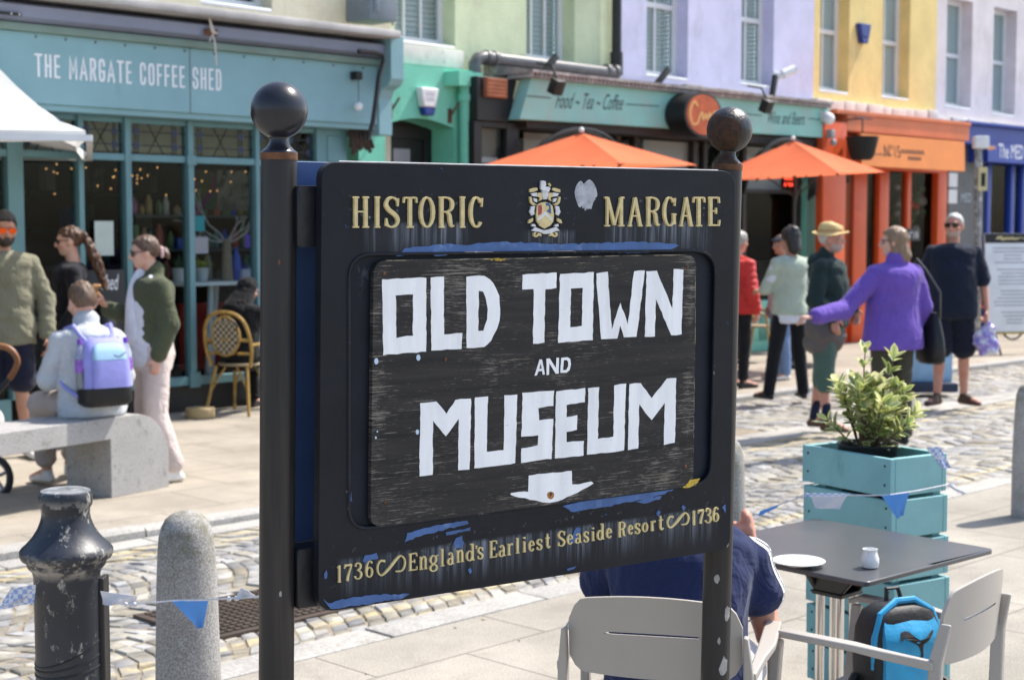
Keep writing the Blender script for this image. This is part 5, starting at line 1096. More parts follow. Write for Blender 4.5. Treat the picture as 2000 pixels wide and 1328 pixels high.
g = MB(ST); g.box(ba, bb, 15, 15.1, 0, 3.2); g.box(ba, bb, 12.6, 15, 3.1, 3.2); g.box(ba, bb, 12.6, 15, -.01, .013); g.box(bb, bb+.04, 12.42, 15, 0, 3.1); g.box(ba+.02, ba+.4, 13.5, 14, 0, 2); obj('room', g, M_rug, bsh, smooth=0)

# ---------------- bits on the coffee shop
g = MB(ST); rp = thing('rope', 'white rope knotted round a rusty bracket and hanging over the teal fascia', 'rope', ST @ Vector((Sx(412, 130, NF-.2), NF-.2, Zy(420, 130, NF-.2))), STR)
pts = [onp(x, y, NF-.17) for x, y in ((408, 34), (412, 45), (418, 60), (416, 70), (420, 85), (421, 100), (423, 129))]; g2 = MB(); g2.tube(pts, .007, 6); pts = [onp(x, y, NF-.16) for x, y in ((419, 62), (413, 72), (409, 82))]; g2.tube(pts, .006, 6); pts = [onp(x, y, NF-.165) for x, y in ((410, 40), (414, 62), (424, 66))]; g2.tube(pts, .011, 6); obj('cord', g2, mat('rope_white', (.55, .52, .48), .8), rp)
g = MB(ST); a, z = F(411, 64, NF-.14); g.box(a-.06, a+.07, NF-.16, NF-.131, z-.03, z+.03, ch=.01); obj('rusty_bracket', g, M_rustband, rp)
g = MB(ST); a, z1 = F(-30, 19, NF-.14); b, z0 = F(42, 33, NF-.14); g.box(a, b, NF-.155, NF-.131, z0, z1, ch=.01)
for f in (.3, .7, .92): g.sph((a+(b-a)*f, NF-.156, (z0+z1)/2), .008, seg=8, rg=5, mi=1)
tag(obj('bracket_plate', g, [M_black, M_awh], rz=STR), 'black metal plate bolted to the awning cassette at the upper left', 'bracket')
g = MB(ST); a, z = F(700, 150, NF-.08); b, z2 = F(700, 208, NF-.08); pl = thing('pendant_light', 'small white globe light hanging from a black fitting on the teal fascia', 'light', ST @ Vector((a, NF, z2)), STR)
g.box(a-.04, a+.04, NF-.1, NF-.001, z-.03, z+.05, ch=.01); g.tube([(a, NF-.08, z-.03), (a, NF-.08, z2+.03)], .004, 5); obj('fitting', g, M_black, pl); g = MB(ST); g.sph((a, NF-.08, z2), .042, seg=12, rg=8); obj('globe', g, M_awh, pl)
g2 = MB(); pts = [onp(x, y, NF-.24) for x, y in ((700, 101), (735, 104), (748, 108), (749, 120), (740, 150), (735, 190), (728, 240), (718, 275))]; g2.tube(pts, .024, 8); tag(obj('black_hose', g2, M_pipe), 'black hose bent down over the end of the teal fascia', 'hose')
g2 = MB(); rn = random.Random(6)
for k in range(9):
    x = 684+k*4.6; g2.tube([onp(x, 240+rn.uniform(-3, 3), NG-.08), onp(x+rn.uniform(-3, 3), 270, NG-.1-rn.uniform(0, .05)), onp(x+rn.uniform(-2, 8), 300+rn.uniform(-12, 6), NG-.09)], .02, 6)
tag(obj('strap_bundle', g2, mat('dark_brown_strap', (.045, .028, .022), .7, var=.4)), 'bundle of dark brown straps hanging below the end of the teal fascia', 'straps')
g = MB(ST); a, z1 = F(722, -30, NW-.5); b, z0 = F(776, 44, NW-.5); g.box(a, b, NW-.5, NW-.1, z0, z1, ch=.02); g.box(a+.05, b-.25, NW-.512, NW-.501, z0+.08, z1-.1, ch=.004); 
for k in range(6): g.box(a+.08, b-.28, NW-.52, NW-.513, z0+.12+k*.08, z0+.16+k*.08)
tag(obj('metal_cabinet', g, mat('greyblue_metal', (.16, .19, .22), .5, var=.2), rz=STR), 'grey blue metal cabinet on the flat roof beside the green house', 'cabinet')
g2 = MB(); g2.tube([onp(771, -20, NW-.3), onp(770, 20, NW-.3), onp(768, 50, NW-.3)], .022, 8); tag(obj('thin_pipe', g2, M_cream), 'thin cream painted pipe rising from the flat roof by the green house', 'pipe')

# ---------------- parasols
def parasol(name, label, c, half, ze, zp, rz, m, tilt=(0, 0), sag=1.0, val=0, group=None, nrib=4, pole_m=None):
    t = thing(name, label, 'parasol', (c[0], c[1], 0), rz, group); M = frame((c[0], c[1], 0), rz); T = Matrix.Translation((0, 0, ze)) @ Matrix.Rotation(tilt[0], 4, 'X') @ Matrix.Rotation(tilt[1], 4, 'Y')
    MT = M @ T; g = MB(MT); K = 10; n = nrib; rings = []
    for i in range(K+1):
        f = i/K; hgt = (zp-ze)*(f**sag); ring = []
        for j in range(n):
            a0, a1 = 2*math.pi*j/n, 2*math.pi*(j+1)/n; p0 = Vector((math.cos(a0), math.sin(a0), 0)); p1 = Vector((math.cos(a1), math.sin(a1), 0))
            for q in range(6):
                s = q/6; v = (p0*(1-s)+p1*s)*half*(1-f)*(1-.05*math.sin(math.pi*s)); ring.append((v.x, v.y, hgt-.05*(1-f)*f*4*math.sin(math.pi*s)*.6))
        rings.append(ring)
    g.loft(rings[:-1], 0, None, False); b = len(g.v); g.v.append(MT @ Vector((0, 0, zp-ze))); o = b-6*n
    for j in range(6*n): g.f.append([o+j, o+(j+1) % (6*n), b]); g.mi.append(0); g.c.append(None)
    if val:
        g.loft([rings[0], [(x*1.004, y*1.004, z-val+(.012*math.sin(k*2.1))) for k, (x, y, z) in enumerate(rings[0])]], 0, None, False)
    cp = obj('canopy', g, m, t, smooth=30, fix=False)
    g = MB(MT)
    for j in range(n): a0 = 2*math.pi*j/n; g.tube([(0, 0, zp-ze-.03)]+[(half*.985*(1-f)*math.cos(a0), half*.985*(1-f)*math.sin(a0), (zp-ze)*(f**sag)-.018) for f in (.8, .6, .4, .2, .0)], .011, 5)
    for j in range(n): a0 = 2*math.pi*j/n; g.tube([(0, 0, -.25), (half*.5*math.cos(a0), half*.5*math.sin(a0), (zp-ze)*.5**sag-.02)], .009, 5)
    obj('ribs', g, pole_m or M_pipe, t)
    g = MB(M); g.tube([(0, 0, .05), (0, 0, ze-.2)], .024, 10); g.v and None; g.M = MT; g.tube([(0, 0, -.3), (0, 0, zp-ze)], .022, 10); obj('pole', g, pole_m or M_pipe, t)
    g = MB(MT); g.sph((0, 0, zp-ze+.03), .03, seg=10, rg=6); obj('finial', g, M_awh, t)
    g = MB(M); g.lathe([(.26, 0), (.27, .01), (.26, .05), (.06, .075), (.04, .25), (.001, .25)], (0, 0, 0), 20); obj('base', g, M_black, t)
    return t
def cloth(name, col, tl=.5, dirt=None):
    t = NT(name); c = t.mix(1, col, t.mr(t.noise(3, 4), .3, .7, .92, 1.06), 'MULTIPLY'); t.set(col=c, rough=.85, spec=.2); t.bump(t.noise(260, 2), .15, .002)
    tr = t.n('ShaderNodeBsdfTranslucent'); t.L(c, tr.inputs[0]); mx = t.n('ShaderNodeMixShader'); mx.inputs[0].default_value = tl; t.L(t.b.outputs[0], mx.inputs[1]); t.L(tr.outputs[0], mx.inputs[2]); t.L(mx.outputs[0], t.o.inputs[0]); return t.m
M_par = cloth('orange_canvas', (.90, .22, .10), .4); M_wcan = cloth('white_canvas', (.84, .82, .78), .3)
pc = at(1138, 300, 16.2); pz = lambda y, D: EYE+(447-y)*D/3000
parasol('parasol', 'orange parasol nearer to the sign under the words Food Tea Coffee', (pc.x, pc.y), 1.28, pz(330, 16.2), pz(262, 16.2), R(14), M_par, (0, R(-2)), group='orange cafe parasols')
pc = at(1552, 300, 18.6); parasol('parasol', 'orange parasol farther along beside the orange shop', (pc.x, pc.y), 1.20, pz(346, 18.6), pz(277, 18.6), R(14), M_par, (0, R(-3)), group='orange cafe parasols')
mkp = parasol('market_parasol', 'large white canvas parasol at the upper left in front of the coffee shop', (-4.736, 11.44), 2.16, pz(258, 10.4), 4.22, R(60.3), M_wcan, sag=1.45, val=.07, pole_m=mat('pale_aluminium', (.5, .5, .52), .4, metal=.6))
g = MB(); zz = pz(270, 10.4)
for a in range(4): g.box(-1.56, 1.56, -1.575, -1.53, zz-.03, zz+.012, M=frame((-4.736, 11.44, 0), a*math.pi/2+R(15.3)))
obj('rail', g, M_awh, mkp)
# ------------------------------------------------------------------ people
PEND = []
def grow(name, mb, mats, parent=None, voxel=.011, smooth=3, disp=None, assign=None, loc=None, rz=0):
    """overlapping closed shapes fused into one continuous surface"""
    o = obj(name, mb, mats, parent, smooth=180, loc=loc, rz=rz, fix=False)
    m = o.modifiers.new('r', 'REMESH'); m.mode = 'VOXEL'; m.voxel_size = voxel; m.use_smooth_shade = True
    if smooth: s = o.modifiers.new('s', 'SMOOTH'); s.factor = .5; s.iterations = smooth
    PEND.append((o, mats if isinstance(mats, (list, tuple)) else [mats], disp, assign)); return o
def flush():
    bpy.context.view_layer.update(); dg = bpy.context.evaluated_depsgraph_get(); new = []
    for o, mats, disp, assign in PEND: new.append(bpy.data.meshes.new_from_object(o.evaluated_get(dg)))
    for (o, mats, disp, assign), me in zip(PEND, new):
        o.modifiers.clear(); old = o.data; o.data = me; me.name = o.name; bpy.data.meshes.remove(old)
        if not me.materials:
            for m in mats: me.materials.append(m)
        if disp:
            ns = [v.normal.copy() for v in me.vertices]
            for v, n in zip(me.vertices, ns): v.co += n*disp(v.co, n)
        if assign:
            for p in me.polygons: p.material_index = assign(p.center)
        me.polygons.foreach_set('use_smooth', [True]*len(me.polygons)); me.update()
    PEND.clear()
def folds(amp, fx, fz, seed=0, tilt=.5):
    def f(p, n):
        q = Vector((p.x*fx+seed, p.y*fx, (p.z+tilt*(p.x+p.y)*.6)*fz)); a = noise.noise(q); b = noise.noise(q*2.1+Vector((5, 1, 2)))
        return amp*(1-2*abs(a))*1.0+amp*.45*b
    return f
def skin(name, col):
    t = NT(name); c = t.mix(t.mr(t.noise(9, 4), .35, .7), col, (col[0]*.92, col[1]*.72, col[2]*.66)); t.set(col=c, rough=.5, spec=.35); t.b.inputs['Subsurface Weight'].default_value = .12
    t.b.inputs['Subsurface Radius'].default_value = (.012, .005, .003); t.bump(t.noise(220, 3), .12, .001); return t.m
def fabric(name, col, var=.12, bump=.25, fine=.12, rough=.9, sheen=.1, wr=1.):
    t = NT(name); c = t.mix(1., col, t.mr(t.noise(6, 5, .6), .25, .75, 1-var, 1+var), 'MULTIPLY'); c = t.mix(1., c, t.mr(t.noise(150, 3, .7), .3, .7, 1-fine, 1+fine), 'MULTIPLY')
    t.set(col=c, rough=rough, spec=.2, sheen=sheen); a = t.ma('ABSOLUTE', t.ma('SUBTRACT', t.noise(7, 3, .5, (1, 1, .75), dist=1.3), .5)); b = t.ma('ABSOLUTE', t.ma('SUBTRACT', t.noise(17, 2, .5, (.8, .8, 1.2), dist=.8, loc=(3, 7, 1)), .5))
    h = t.ma('ADD', t.ma('ADD', t.ma('MULTIPLY', a, -1.6), t.ma('MULTIPLY', b, -.5)), t.ma('MULTIPLY', t.noise(320, 3), .03)); t.bump(h, min(1, .35+bump), .034*wr); return t.m
def hairmat(name, col, col2=None):
    t = NT(name); c = t.mix(t.mr(t.noise(1, 4, .7, (130, 130, 14)), .35, .68), col, col2 or tuple(k*1.9 for k in col)); t.set(col=c, rough=.45, spec=.45); t.bump(t.noise(1, 4, .7, (200, 200, 22)), .55, .004); return t.m
SK_A = skin('skin_tanned', (.50, .28, .19)); SK_B = skin('skin_fair', (.62, .38, .29)); SK_C = skin('skin_ruddy', (.55, .29, .21)); SK_D = skin('skin_olive', (.42, .23, .15))
M_lens = mat('dark_lens', (.006, .006, .007), .08, var=0, spec=.8); M_lip = mat('lip', (.42, .17, .14), .5, var=.1); M_eye = mat('eye_white', (.7, .68, .65), .2, var=0); M_shoe_w = mat('white_trainer', (.70, .68, .64), .6, var=.1, vs=20, bump=.15, bs=80); M_sole = mat('trainer_sole', (.55, .50, .42), .7)
M_shoe_b = mat('brown_shoe', (.12, .055, .03), .5, var=.3, vs=25); M_dsole = mat('dark_sole', (.03, .028, .026), .7); M_sock = fabric('navy_sock', (.015, .018, .045))
class Fig:
    def __init__(s, H, loc, rz, w=1., **J):
        s.k = H/1.75; k = s.k; s.w = w; s.loc = Vector(loc); s.rz = rz; s.M = frame(s.loc, rz)
        D = dict(pelvis=(0, 0, .93), chest=(0, .005, 1.27), neck=(0, .02, 1.475), head=(0, -.012, 1.64), look=(0, -1, -.05))
        for sd, q in (('L', 1), ('R', -1)):
            D['sh'+sd] = (q*.172*w, .012, 1.415); D['el'+sd] = (q*.235*w, .03, 1.13); D['wr'+sd] = (q*.245*w, -.03, .885); D['hd'+sd] = (q*.02, -.12, -1); D['pn'+sd] = (-q, 0, 0)
            D['hip'+sd] = (q*.092, 0, .90); D['kn'+sd] = (q*.10, -.012, .495); D['an'+sd] = (q*.105, .018, .085); D['toe'+sd] = (q*.135, -.165, .03)
        D.update(J); s.J = {a: (Vector(v)*k if not a.startswith(('look', 'hd', 'pn')) else Vector(v).normalized()) for a, v in D.items()}
    def __getattr__(s, a):
        if a in s.__dict__.get('J', {}): return s.J[a]
        raise AttributeError(a)
    def frame_at(s, t):            # spine: 0 pelvis .. 1 neck
        a, b, c = s.pelvis, s.chest, s.neck
        p = a*(1-t)**2+(b*2-(a+c)*.5)*2*t*(1-t)+c*t*t if True else None
        d = ((b*2-(a+c)*.5-a)*2*(1-t)+(c-(b*2-(a+c)*.5))*2*t).normalized()
        l = ((s.hipL-s.hipR).normalized()*(1-t)+(s.shL-s.shR).normalized()*t); l = (l-d*l.dot(d)).normalized(); return p, d, l, l.cross(d)
    def trunk(s, g, spec, seg=20):   # spec: (t, rx, ry, forward shift)
        k = s.k; rings = []
        for t, rx, ry, fo in spec:
            if t < 0: p, d, l, f = s.frame_at(0); p = p+d*t*k*.55
            else: p, d, l, f = s.frame_at(t)
            rings.append([p+l*rx*k*s.w*math.cos(q)+f*k*(fo+ry*math.sin(q)) for q in [2*math.pi*i/seg for i in range(seg)]])
        g.loft(rings)
    def hand(s, g, sd, curl=.5, spread=.0, fist=False):
        k = s.k; w = s.J['wr'+sd]; d = s.J['hd'+sd].normalized(); pn = s.J['pn'+sd]; pn = (pn-d*pn.dot(d)).normalized(); q = 1 if sd == 'L' else -1
        side = pn.cross(d).normalized()*q                       # towards the thumb
        if (side.dot(s.chest*0+Vector((0, -1, 0)))) < -.4: side = -side
        c = w+d*.045*k; g.cap(w-d*.01*k, w+d*.088*k, .026*k, .040*k, .5, side)
        for i, (o, L) in enumerate(((.030, .078), (.010, .088), (-.010, .082), (-.029, .066))):
            r = w+d*(.085 if i in (1, 2) else .078)*k+side*o*k; cu = curl*(1+.12*i); a = d*math.cos(cu)+pn*math.sin(cu); b = d*math.cos(cu*2.1)+pn*math.sin(cu*2.1); c2 = d*math.cos(cu*2.8)+pn*math.sin(cu*2.8); r0 = r+side*spread*o
            p1 = r0+a*L*.48*k; p2 = p1+b*L*.32*k; p3 = p2+c2*L*.22*k
            g.cap(r0-d*.012*k, p1, .0098*k, .0088*k, seg=8); g.cap(p1, p2, .0088*k, .008*k, seg=8); g.cap(p2, p3, .008*k, .007*k, seg=8)
        t0 = w+d*.022*k+side*.024*k; t1 = t0+(d*.6+side*.75+pn*.25).normalized()*.042*k; t2 = t1+(d*.9+side*.15+pn*(.3+.3*curl)).normalized()*.034*k
        g.cap(t0, t1, .0135*k, .0108*k, seg=8); g.cap(t1, t2, .0105*k, .0085*k, seg=8)
    def headframe(s):
        f = s.look.normalized(); u = (s.head-s.neck).normalized()*.4+Vector((0, 0, .6)); u = (u-f*u.dot(f)).normalized(); return s.head, f, u, u.cross(f)*-1 if False else f.cross(u)*-1
    def body(s, name, label, mats, voxel=.009, legs='full', arms=True, fem=False, hands=('L', 'R'), curl=(.35, .35), cat='person', nose=1., group=None, beard=False):
        k = s.k; g = MB(s.M); J = s.J
        s.trunk(g, [(-.12, .10, .09, 0), (0, .16, .115, 0), (.2, .145, .105, .0), (.45, .14, .105, .005), (.7, .16, .115, .01), (.88, .14, .09, 0), (.97, .075, .065, 0)])
        for sd in 'LR':
            sh, el, wr, hip, kn, an, toe = (J[a+sd] for a in ('sh', 'el', 'wr', 'hip', 'kn', 'an', 'toe')); sh = sh-Vector((0, 0, .03))*k+(s.neck-sh).normalized()*.012*k
            g.cap(sh, el, .046*k, .038*k); m_ = el*.7+wr*.3; g.cap(el, m_, .040*k, .041*k); g.cap(m_, wr, .041*k, .026*k)
            if sd in hands: s.hand(g, sd, curl[0 if sd == 'L' else 1])
            g.cap(hip, kn, .080*k, .052*k); m_ = kn*.68+an*.32+Vector((0, .012, 0)); g.cap(kn, m_, .053*k, .056*k); g.cap(m_, an, .055*k, .036*k); g.cap(an+Vector((0, 0, -.01))*k, toe, .036*k, .03*k)
        g.cap(s.neck-(s.head-s.neck).normalized()*.02*k, s.head-(s.head-s.neck).normalized()*.06*k, .060*k, .054*k)
        c, f, u, l = s.headframe()
        def P(a, b, e): return c+(l*a+f*b+u*e)*k
        g.ell(P(0, -.012, .028), l*.076*k, f*.097*k, u*.088*k, seg=18, rg=12); g.ell(P(0, .02, -.025), l*.066*k, f*.073*k, u*.085*k, seg=16, rg=10); g.ell(P(0, .046, -.082), l*.040*k, f*.042*k, u*.030*k)
        g.cap(P(0, .088, .018), P(0, .108*nose, -.022), .009*k, .015*k, seg=8); g.cap(P(-.013, .093, -.026), P(.013, .093, -.026), .010*k, .010*k, seg=8)
        g.cap(P(-.034, .080, .030), P(.034, .080, .030), .013*k, .013*k, seg=8); g.cap(P(-.016, .083, -.052), P(.016, .083, -.052), .0095*k, .0095*k, seg=8); g.cap(P(-.012, .082, -.064), P(.012, .082, -.064), .010*k, .010*k, seg=8)
        for q in (1, -1):
            g.ell(P(q*.046, .058, -.02), l*.026*k, f*.026*k, u*.022*k, seg=8, rg=6); g.ell(P(q*.078, -.006, -.008), l*.011*k, f*.022*k, u*.034*k, seg=10, rg=7); g.ell(P(q*.082, -.013, -.004), l*.007*k, f*.014*k, u*.024*k, seg=8, rg=6)
        Mi = s.M.inverted(); lipc = P(0, .092, -.058)
        asg = (lambda p: 1 if (p-lipc).length < .021*k and abs((p-lipc).dot(u)) < .0095*k else 0) if len(mats) > 1 else None
        o = grow(name, g, mats, None, voxel, 2, None, asg, s.loc, s.rz); o['label'] = label; o['category'] = cat
        if group: o['group'] = group
        s.o = o; return o
    def P(s, a, b, e):
        c, f, u, l = s.headframe(); return s.M @ (c+(l*a+f*b+u*e)*s.k)
    def top(s, name, m, loose=.02, sleeve=1., hem=-.15, hemr=(0, 0), flare=0, disp=None, neckline=.985, nr=.075, vox=.012, belly=0, bust=0, cuff=.0, collar=False, sl=1.):
        k = s.k; g = MB(s.M); J = s.J; e = loose
        sp = [(hem, .165+e+flare+hemr[0], .12+e+flare*.8+hemr[1], belly*.5), (hem*.4, .168+e+flare*.7, .125+e+flare*.6, belly*.8)] if hem < 0 else [(hem, .15+e+hemr[0], .11+e+hemr[1], belly)]
        for t, rx, ry in ((.12, .160, .120), (.28, .152, .115), (.45, .150, .118), (.62, .160, .124), (.75, .172, .122), (.86, .158, .1)):
            if t > hem+.03: sp.append((t, rx+e+flare*(1-t)*.4, ry+e+flare*(1-t)*.3+(belly*.5 if t < .5 else 0), (belly*.6 if t < .5 else 0)+(bust if .5 < t < .8 else 0)+.005))
        sp += [(.94, .10+e*.5, .075+e*.4, 0), (neckline, nr, nr*.95, .0)]
        s.trunk(g, sp)
        for sd in 'LR':
            sh, el, wr = (J[a+sd] for a in ('sh', 'el', 'wr')); n = J['neck']
            sh = sh-Vector((0, 0, .026))*k+(n-sh).normalized()*.010*k; g.cap(n*.55+sh*.45-Vector((0, 0, .024))*k, sh, (.058+e*.4)*k, (.056+e*.5)*k)
            if sleeve <= 0: continue
            L = sleeve
            if L <= .5:
                q = sh.lerp(el, L*2); g.cap(sh, q, (.052+e*.5)*k*sl, (.054+e*1.0)*k*sl, seg=16)
            else:
                q = el.lerp(wr, (L-.5)*2); g.cap(sh, el, (.052+e*.5)*k*sl, (.044+e*.85)*k*sl, seg=16); g.cap(el, q, (.045+e*.85)*k*sl, (.034+e*.72)*k*sl, seg=16)
                if cuff: g.cap(q-(wr-el).normalized()*.03*k, q+(wr-el).normalized()*.005*k, (.034+e*.8+cuff)*k, (.032+e*.7+cuff)*k, seg=14)
        if collar: p, d, l, f = s.frame_at(.97); g.cap(p-d*.01*k, p+d*.035*k, .085*k, .08*k, .9, l, seg=18)
        return grow(name, g, m, s.o, vox, 4, disp or folds(.006, 7, 16, s.k*50+s.loc.x*3))
    def legs(s, name, m, loose=.015, length=1., waist=.2, disp=None, vox=.012, taper=1., seat=0):
        k = s.k; g = MB(s.M); J = s.J; e = loose
        s.trunk(g, [(-.25, .13+e, .105+e, 0), (-.05, .168+e, .125+e+seat, -.0-seat*.5), (waist*.6, .158+e*.8, .118+e*.8, 0), (waist, .150+e*.5, .112+e*.5, 0)])
        for sd in 'LR':
            hip, kn, an = (J[a+sd] for a in ('hip', 'kn', 'an')); dz = Vector((0, 0, -.02))*k
            if length <= .5: g.cap(hip, hip.lerp(kn, length*2), (.088+e)*k, (.072+e*1.7)*k, seg=18)
            else:
                q = kn.lerp(an, (length-.5)*2); g.cap(hip, kn, (.086+e)*k, (.062+e)*k, seg=18); g.cap(kn, q, (.062+e)*k, (.050*taper+e)*k, seg=18)
        return grow(name, g, m, s.o, vox, 4, disp or folds(.006, 6, 13, s.k*31+s.loc.y))
    def shoes(s, m, sole=None, name='shoe', sc=1.):
        k = s.k*sc
        for sd in 'LR':
            an, toe = s.J['an'+sd], s.J['toe'+sd]; d = toe-an; d.z = 0; L = d.length; d = d.normalized() if L > 1e-4 else Vector((0, -1, 0)); x = Vector((-d.y, d.x, 0)); up = Vector((0, 0, 1)); z0 = min(an.z-.085*s.k, toe.z-.03*s.k)
            tl = (toe.z-an.z+.055*s.k)/max(.05, L); dd = (d+up*tl).normalized(); uu = (up-dd*up.dot(dd)).normalized(); o = an-uu*.085*s.k
            g = MB(s.M); q = lambda a, b, h: o+dd*a*k+x*b*k+uu*h*k
            g.cap(q(-.03, 0, .03), q(.10, .0, .034), .036*k, .040*k, .95, x); g.cap(q(.08, 0, .032), q(.178, 0, .026), .041*k, .036*k, .72, x); g.cap(q(-.015, 0, .045), q(.0, 0, .088), .037*k, .037*k); g.cap(q(.02, 0, .07), q(.1, 0, .045), .034*k, .034*k)
            mm = [m, sole or M_sole]; oo = o.copy(); u2 = uu.copy(); kk = k
            grow(name, g, mm, s.o, .008, 2, None, lambda p, oo=oo, u2=u2, kk=kk: 1 if (p-oo).dot(u2) < .021*kk else 0)
    def hair(s, m, line=.045, back=-.07, vol=.012, side=.0, extra=None, name='hair', top=0., vox=.008, rough=.004, front=.06):
        """cap of hair: kept where it is above the hairline, or behind the ears"""
        k = s.k; g = MB(s.M); c, f, u, l = s.headframe(); cc = c+(f*-.012+u*.028)*k; b0 = len(g.v)
        g.ell(cc, l*(.078+vol)*k, f*(.098+vol)*k, u*(.090+vol+top)*k, seg=34, rg=24)
        Mi = s.M.inverted()
        for i in range(b0, len(g.v)):
            p = Mi @ g.v[i]; d = p-c; a, b, e = d.dot(l)/k, d.dot(f)/k, d.dot(u)/k
            lim = line+.02 if b > front else (back if b < -.045 else (side+(line-side)*max(0, (b+.02)/(front+.02)) if b > -.02 else back+(side-back)*(b+.045)/.025))
            if e < lim: g.v[i] = s.M @ (cc+(p-cc)*.78)
        if extra: extra(g, lambda a, b, e: c+(l*a+f*b+u*e)*k, k)
        sd = s.loc.x*7
        return grow(name, g, m, s.o, vox, 1, lambda p, n: rough*noise.noise(Vector((p.x*55+sd, p.y*55, p.z*18)))*1.6)
    def glasses(s, m_lens, frame_m=None, w=.028, h=.021, y=.098):
        g = MB(); P = s.P
        for q in (1, -1):
            r = [[P(q*.034+w*math.cos(t), yy-.012*abs(math.cos(t) if q*math.cos(t) > 0 else 0), .008+h*math.sin(t)) for t in [2*math.pi*i/14 for i in range(14)]] for yy in (y, y-.008)]
            g.loft(r, 0)
            g.tube([P(q*.058, y-.014, .014), P(q*.076, y-.03, .015), P(q*.083, .0, .012), P(q*.082, -.02, .004)], .0035*s.k, 6, 1)
        g.tube([P(-.01, y-.002, .013), P(.01, y-.002, .013)], .0032*s.k, 6, 1); g.tube([P(-.06, y-.01, .024), P(-.034, y, .029), P(.034, y, .029), P(.06, y-.01, .024)], .0028*s.k, 6, 1)
        return obj('sunglasses', g, [m_lens, frame_m or M_lens], s.o)
    def eyes(s, brow=None):
        g = MB(s.M); c, f, u, l = s.headframe()
        for q in (1, -1):
            p = c+(l*q*.031+f*.083+u*.010)*s.k; g.ell(p, l*.013*s.k, f*.009*s.k, u*.008*s.k, seg=10, rg=6); g.ell(p+f*.006*s.k, l*.005*s.k, f*.004*s.k, u*.0055*s.k, seg=8, rg=5, mi=1)
        obj('eyes', g, [M_eye, M_lens], s.o)
    def beard(s, m, full=.010):
        k = s.k; g = MB(s.M); c, f, u, l = s.headframe(); b0 = len(g.v); cc = c+(f*.022-u*.05)*k
        g.ell(cc, l*(.064+full)*k, f*(.078+full)*k, u*(.068+full)*k, seg=30, rg=20)
        for i in range(b0, len(g.v)):
            p = s.M.inverted() @ g.v[i]; d = p-c; a, b, e = d.dot(l)/k, d.dot(f)/k, d.dot(u)/k
            if e > -.052+(.016 if abs(a) > .045 else 0) or b < -.0: g.v[i] = s.M @ (cc+(p-cc)*.72)
        g.cap(c+(l*-.022+f*.094-u*.042)*k, c+(l*.022+f*.094-u*.042)*k, .004*k, .004*k)
        return grow('beard', g, m, s.o, .007, 1, lambda p, n: .002*noise.noise(p*60))
def W(loc, rz, p): return frame(loc, rz).inverted() @ Vector(p)      # world point -> figure coordinates
def wj(H, loc, rz, p): return tuple(W(loc, rz, p)/(H/1.75))            # as a joint of a figure of height H

# 1 man in the olive sweatshirt, behind the bench
L1 = gp(14, 893); f1 = Fig(1.79, L1, R(14), 1.12, elL=(.285, .05, 1.14), wrL=(.30, -.02, .88), elR=(-.27, .03, 1.13), look=(.30, -1, -.16), head=(.02, -.02, 1.635), knL=(.11, -.02, .495), anL=(.15, .0, .085), toeL=(.2, -.165, .03))
f1.body('person', 'man in an olive sweatshirt and orange mirrored sunglasses standing behind the bench', [SK_A, M_lip], legs='bare')
f1.top('sweatshirt', fabric('olive_sweat', (.20, .19, .13), fine=.08), .030, .96, -.20, cuff=.004, disp=folds(.010, 5, 11, 3)); f1.legs('shorts', fabric('navy_cotton', (.012, .014, .03)), .025, .40)
f1.shoes(M_shoe_w, sc=1.12); f1.hair(hairmat('dark_hair', (.016, .012, .010), (.055, .045, .04)), .062, -.055, .010, .0, top=.016); f1.beard(hairmat('dark_beard', (.03, .02, .014)), .004)
f1.glasses(mat('orange_mirror', (.95, .12, .015), .12, metal=.75, var=.25, vs=60), None, .030, .021)
# 2 woman with the long curly ponytail
L2 = gp(146, 868); f2 = Fig(1.69, L2, R(-72), .92, look=(-.05, -1, -.12), wrL=(.22, -.10, .92), elR=(-.22, -.02, 1.14), wrR=(-.16, -.2, 1.0))
f2.body('person', 'woman in black with a long curly brown ponytail and sunglasses', [SK_B, M_lip])
f2.top('black_top', fabric('black_knit', (.011, .011, .016)), .016, .98, -.25, bust=.012, disp=folds(.007, 6, 12, 8)); f2.legs('trousers', fabric('black_trouser', (.012, .012, .014)), .012, .97); f2.shoes(mat('black_shoe', (.015, .015, .015), .5), M_dsole)
def pony(g, P, k):
    rn = random.Random(2)
    for i in range(80):
        t = i/79; g.cap(P(rn.uniform(-.012, .012), -.115-.085*math.sin(t*1.5)-.02*t, .045-.43*t), P(rn.uniform(-.02, .02), -.12-.085*math.sin(t*1.5)-.02*t, .02-.43*t), (.024+.026*math.sin(t*3.0)*rn.uniform(.85, 1.1))*k, .020*k, seg=8)
f2.hair(hairmat('auburn_hair', (.030, .014, .008), (.13, .055, .024)), .050, -.05, .004, .005, extra=pony, rough=.009); f2.glasses(M_lens)
g = MB(); cb = f2.M @ Vector((.10, .26, .82)); 
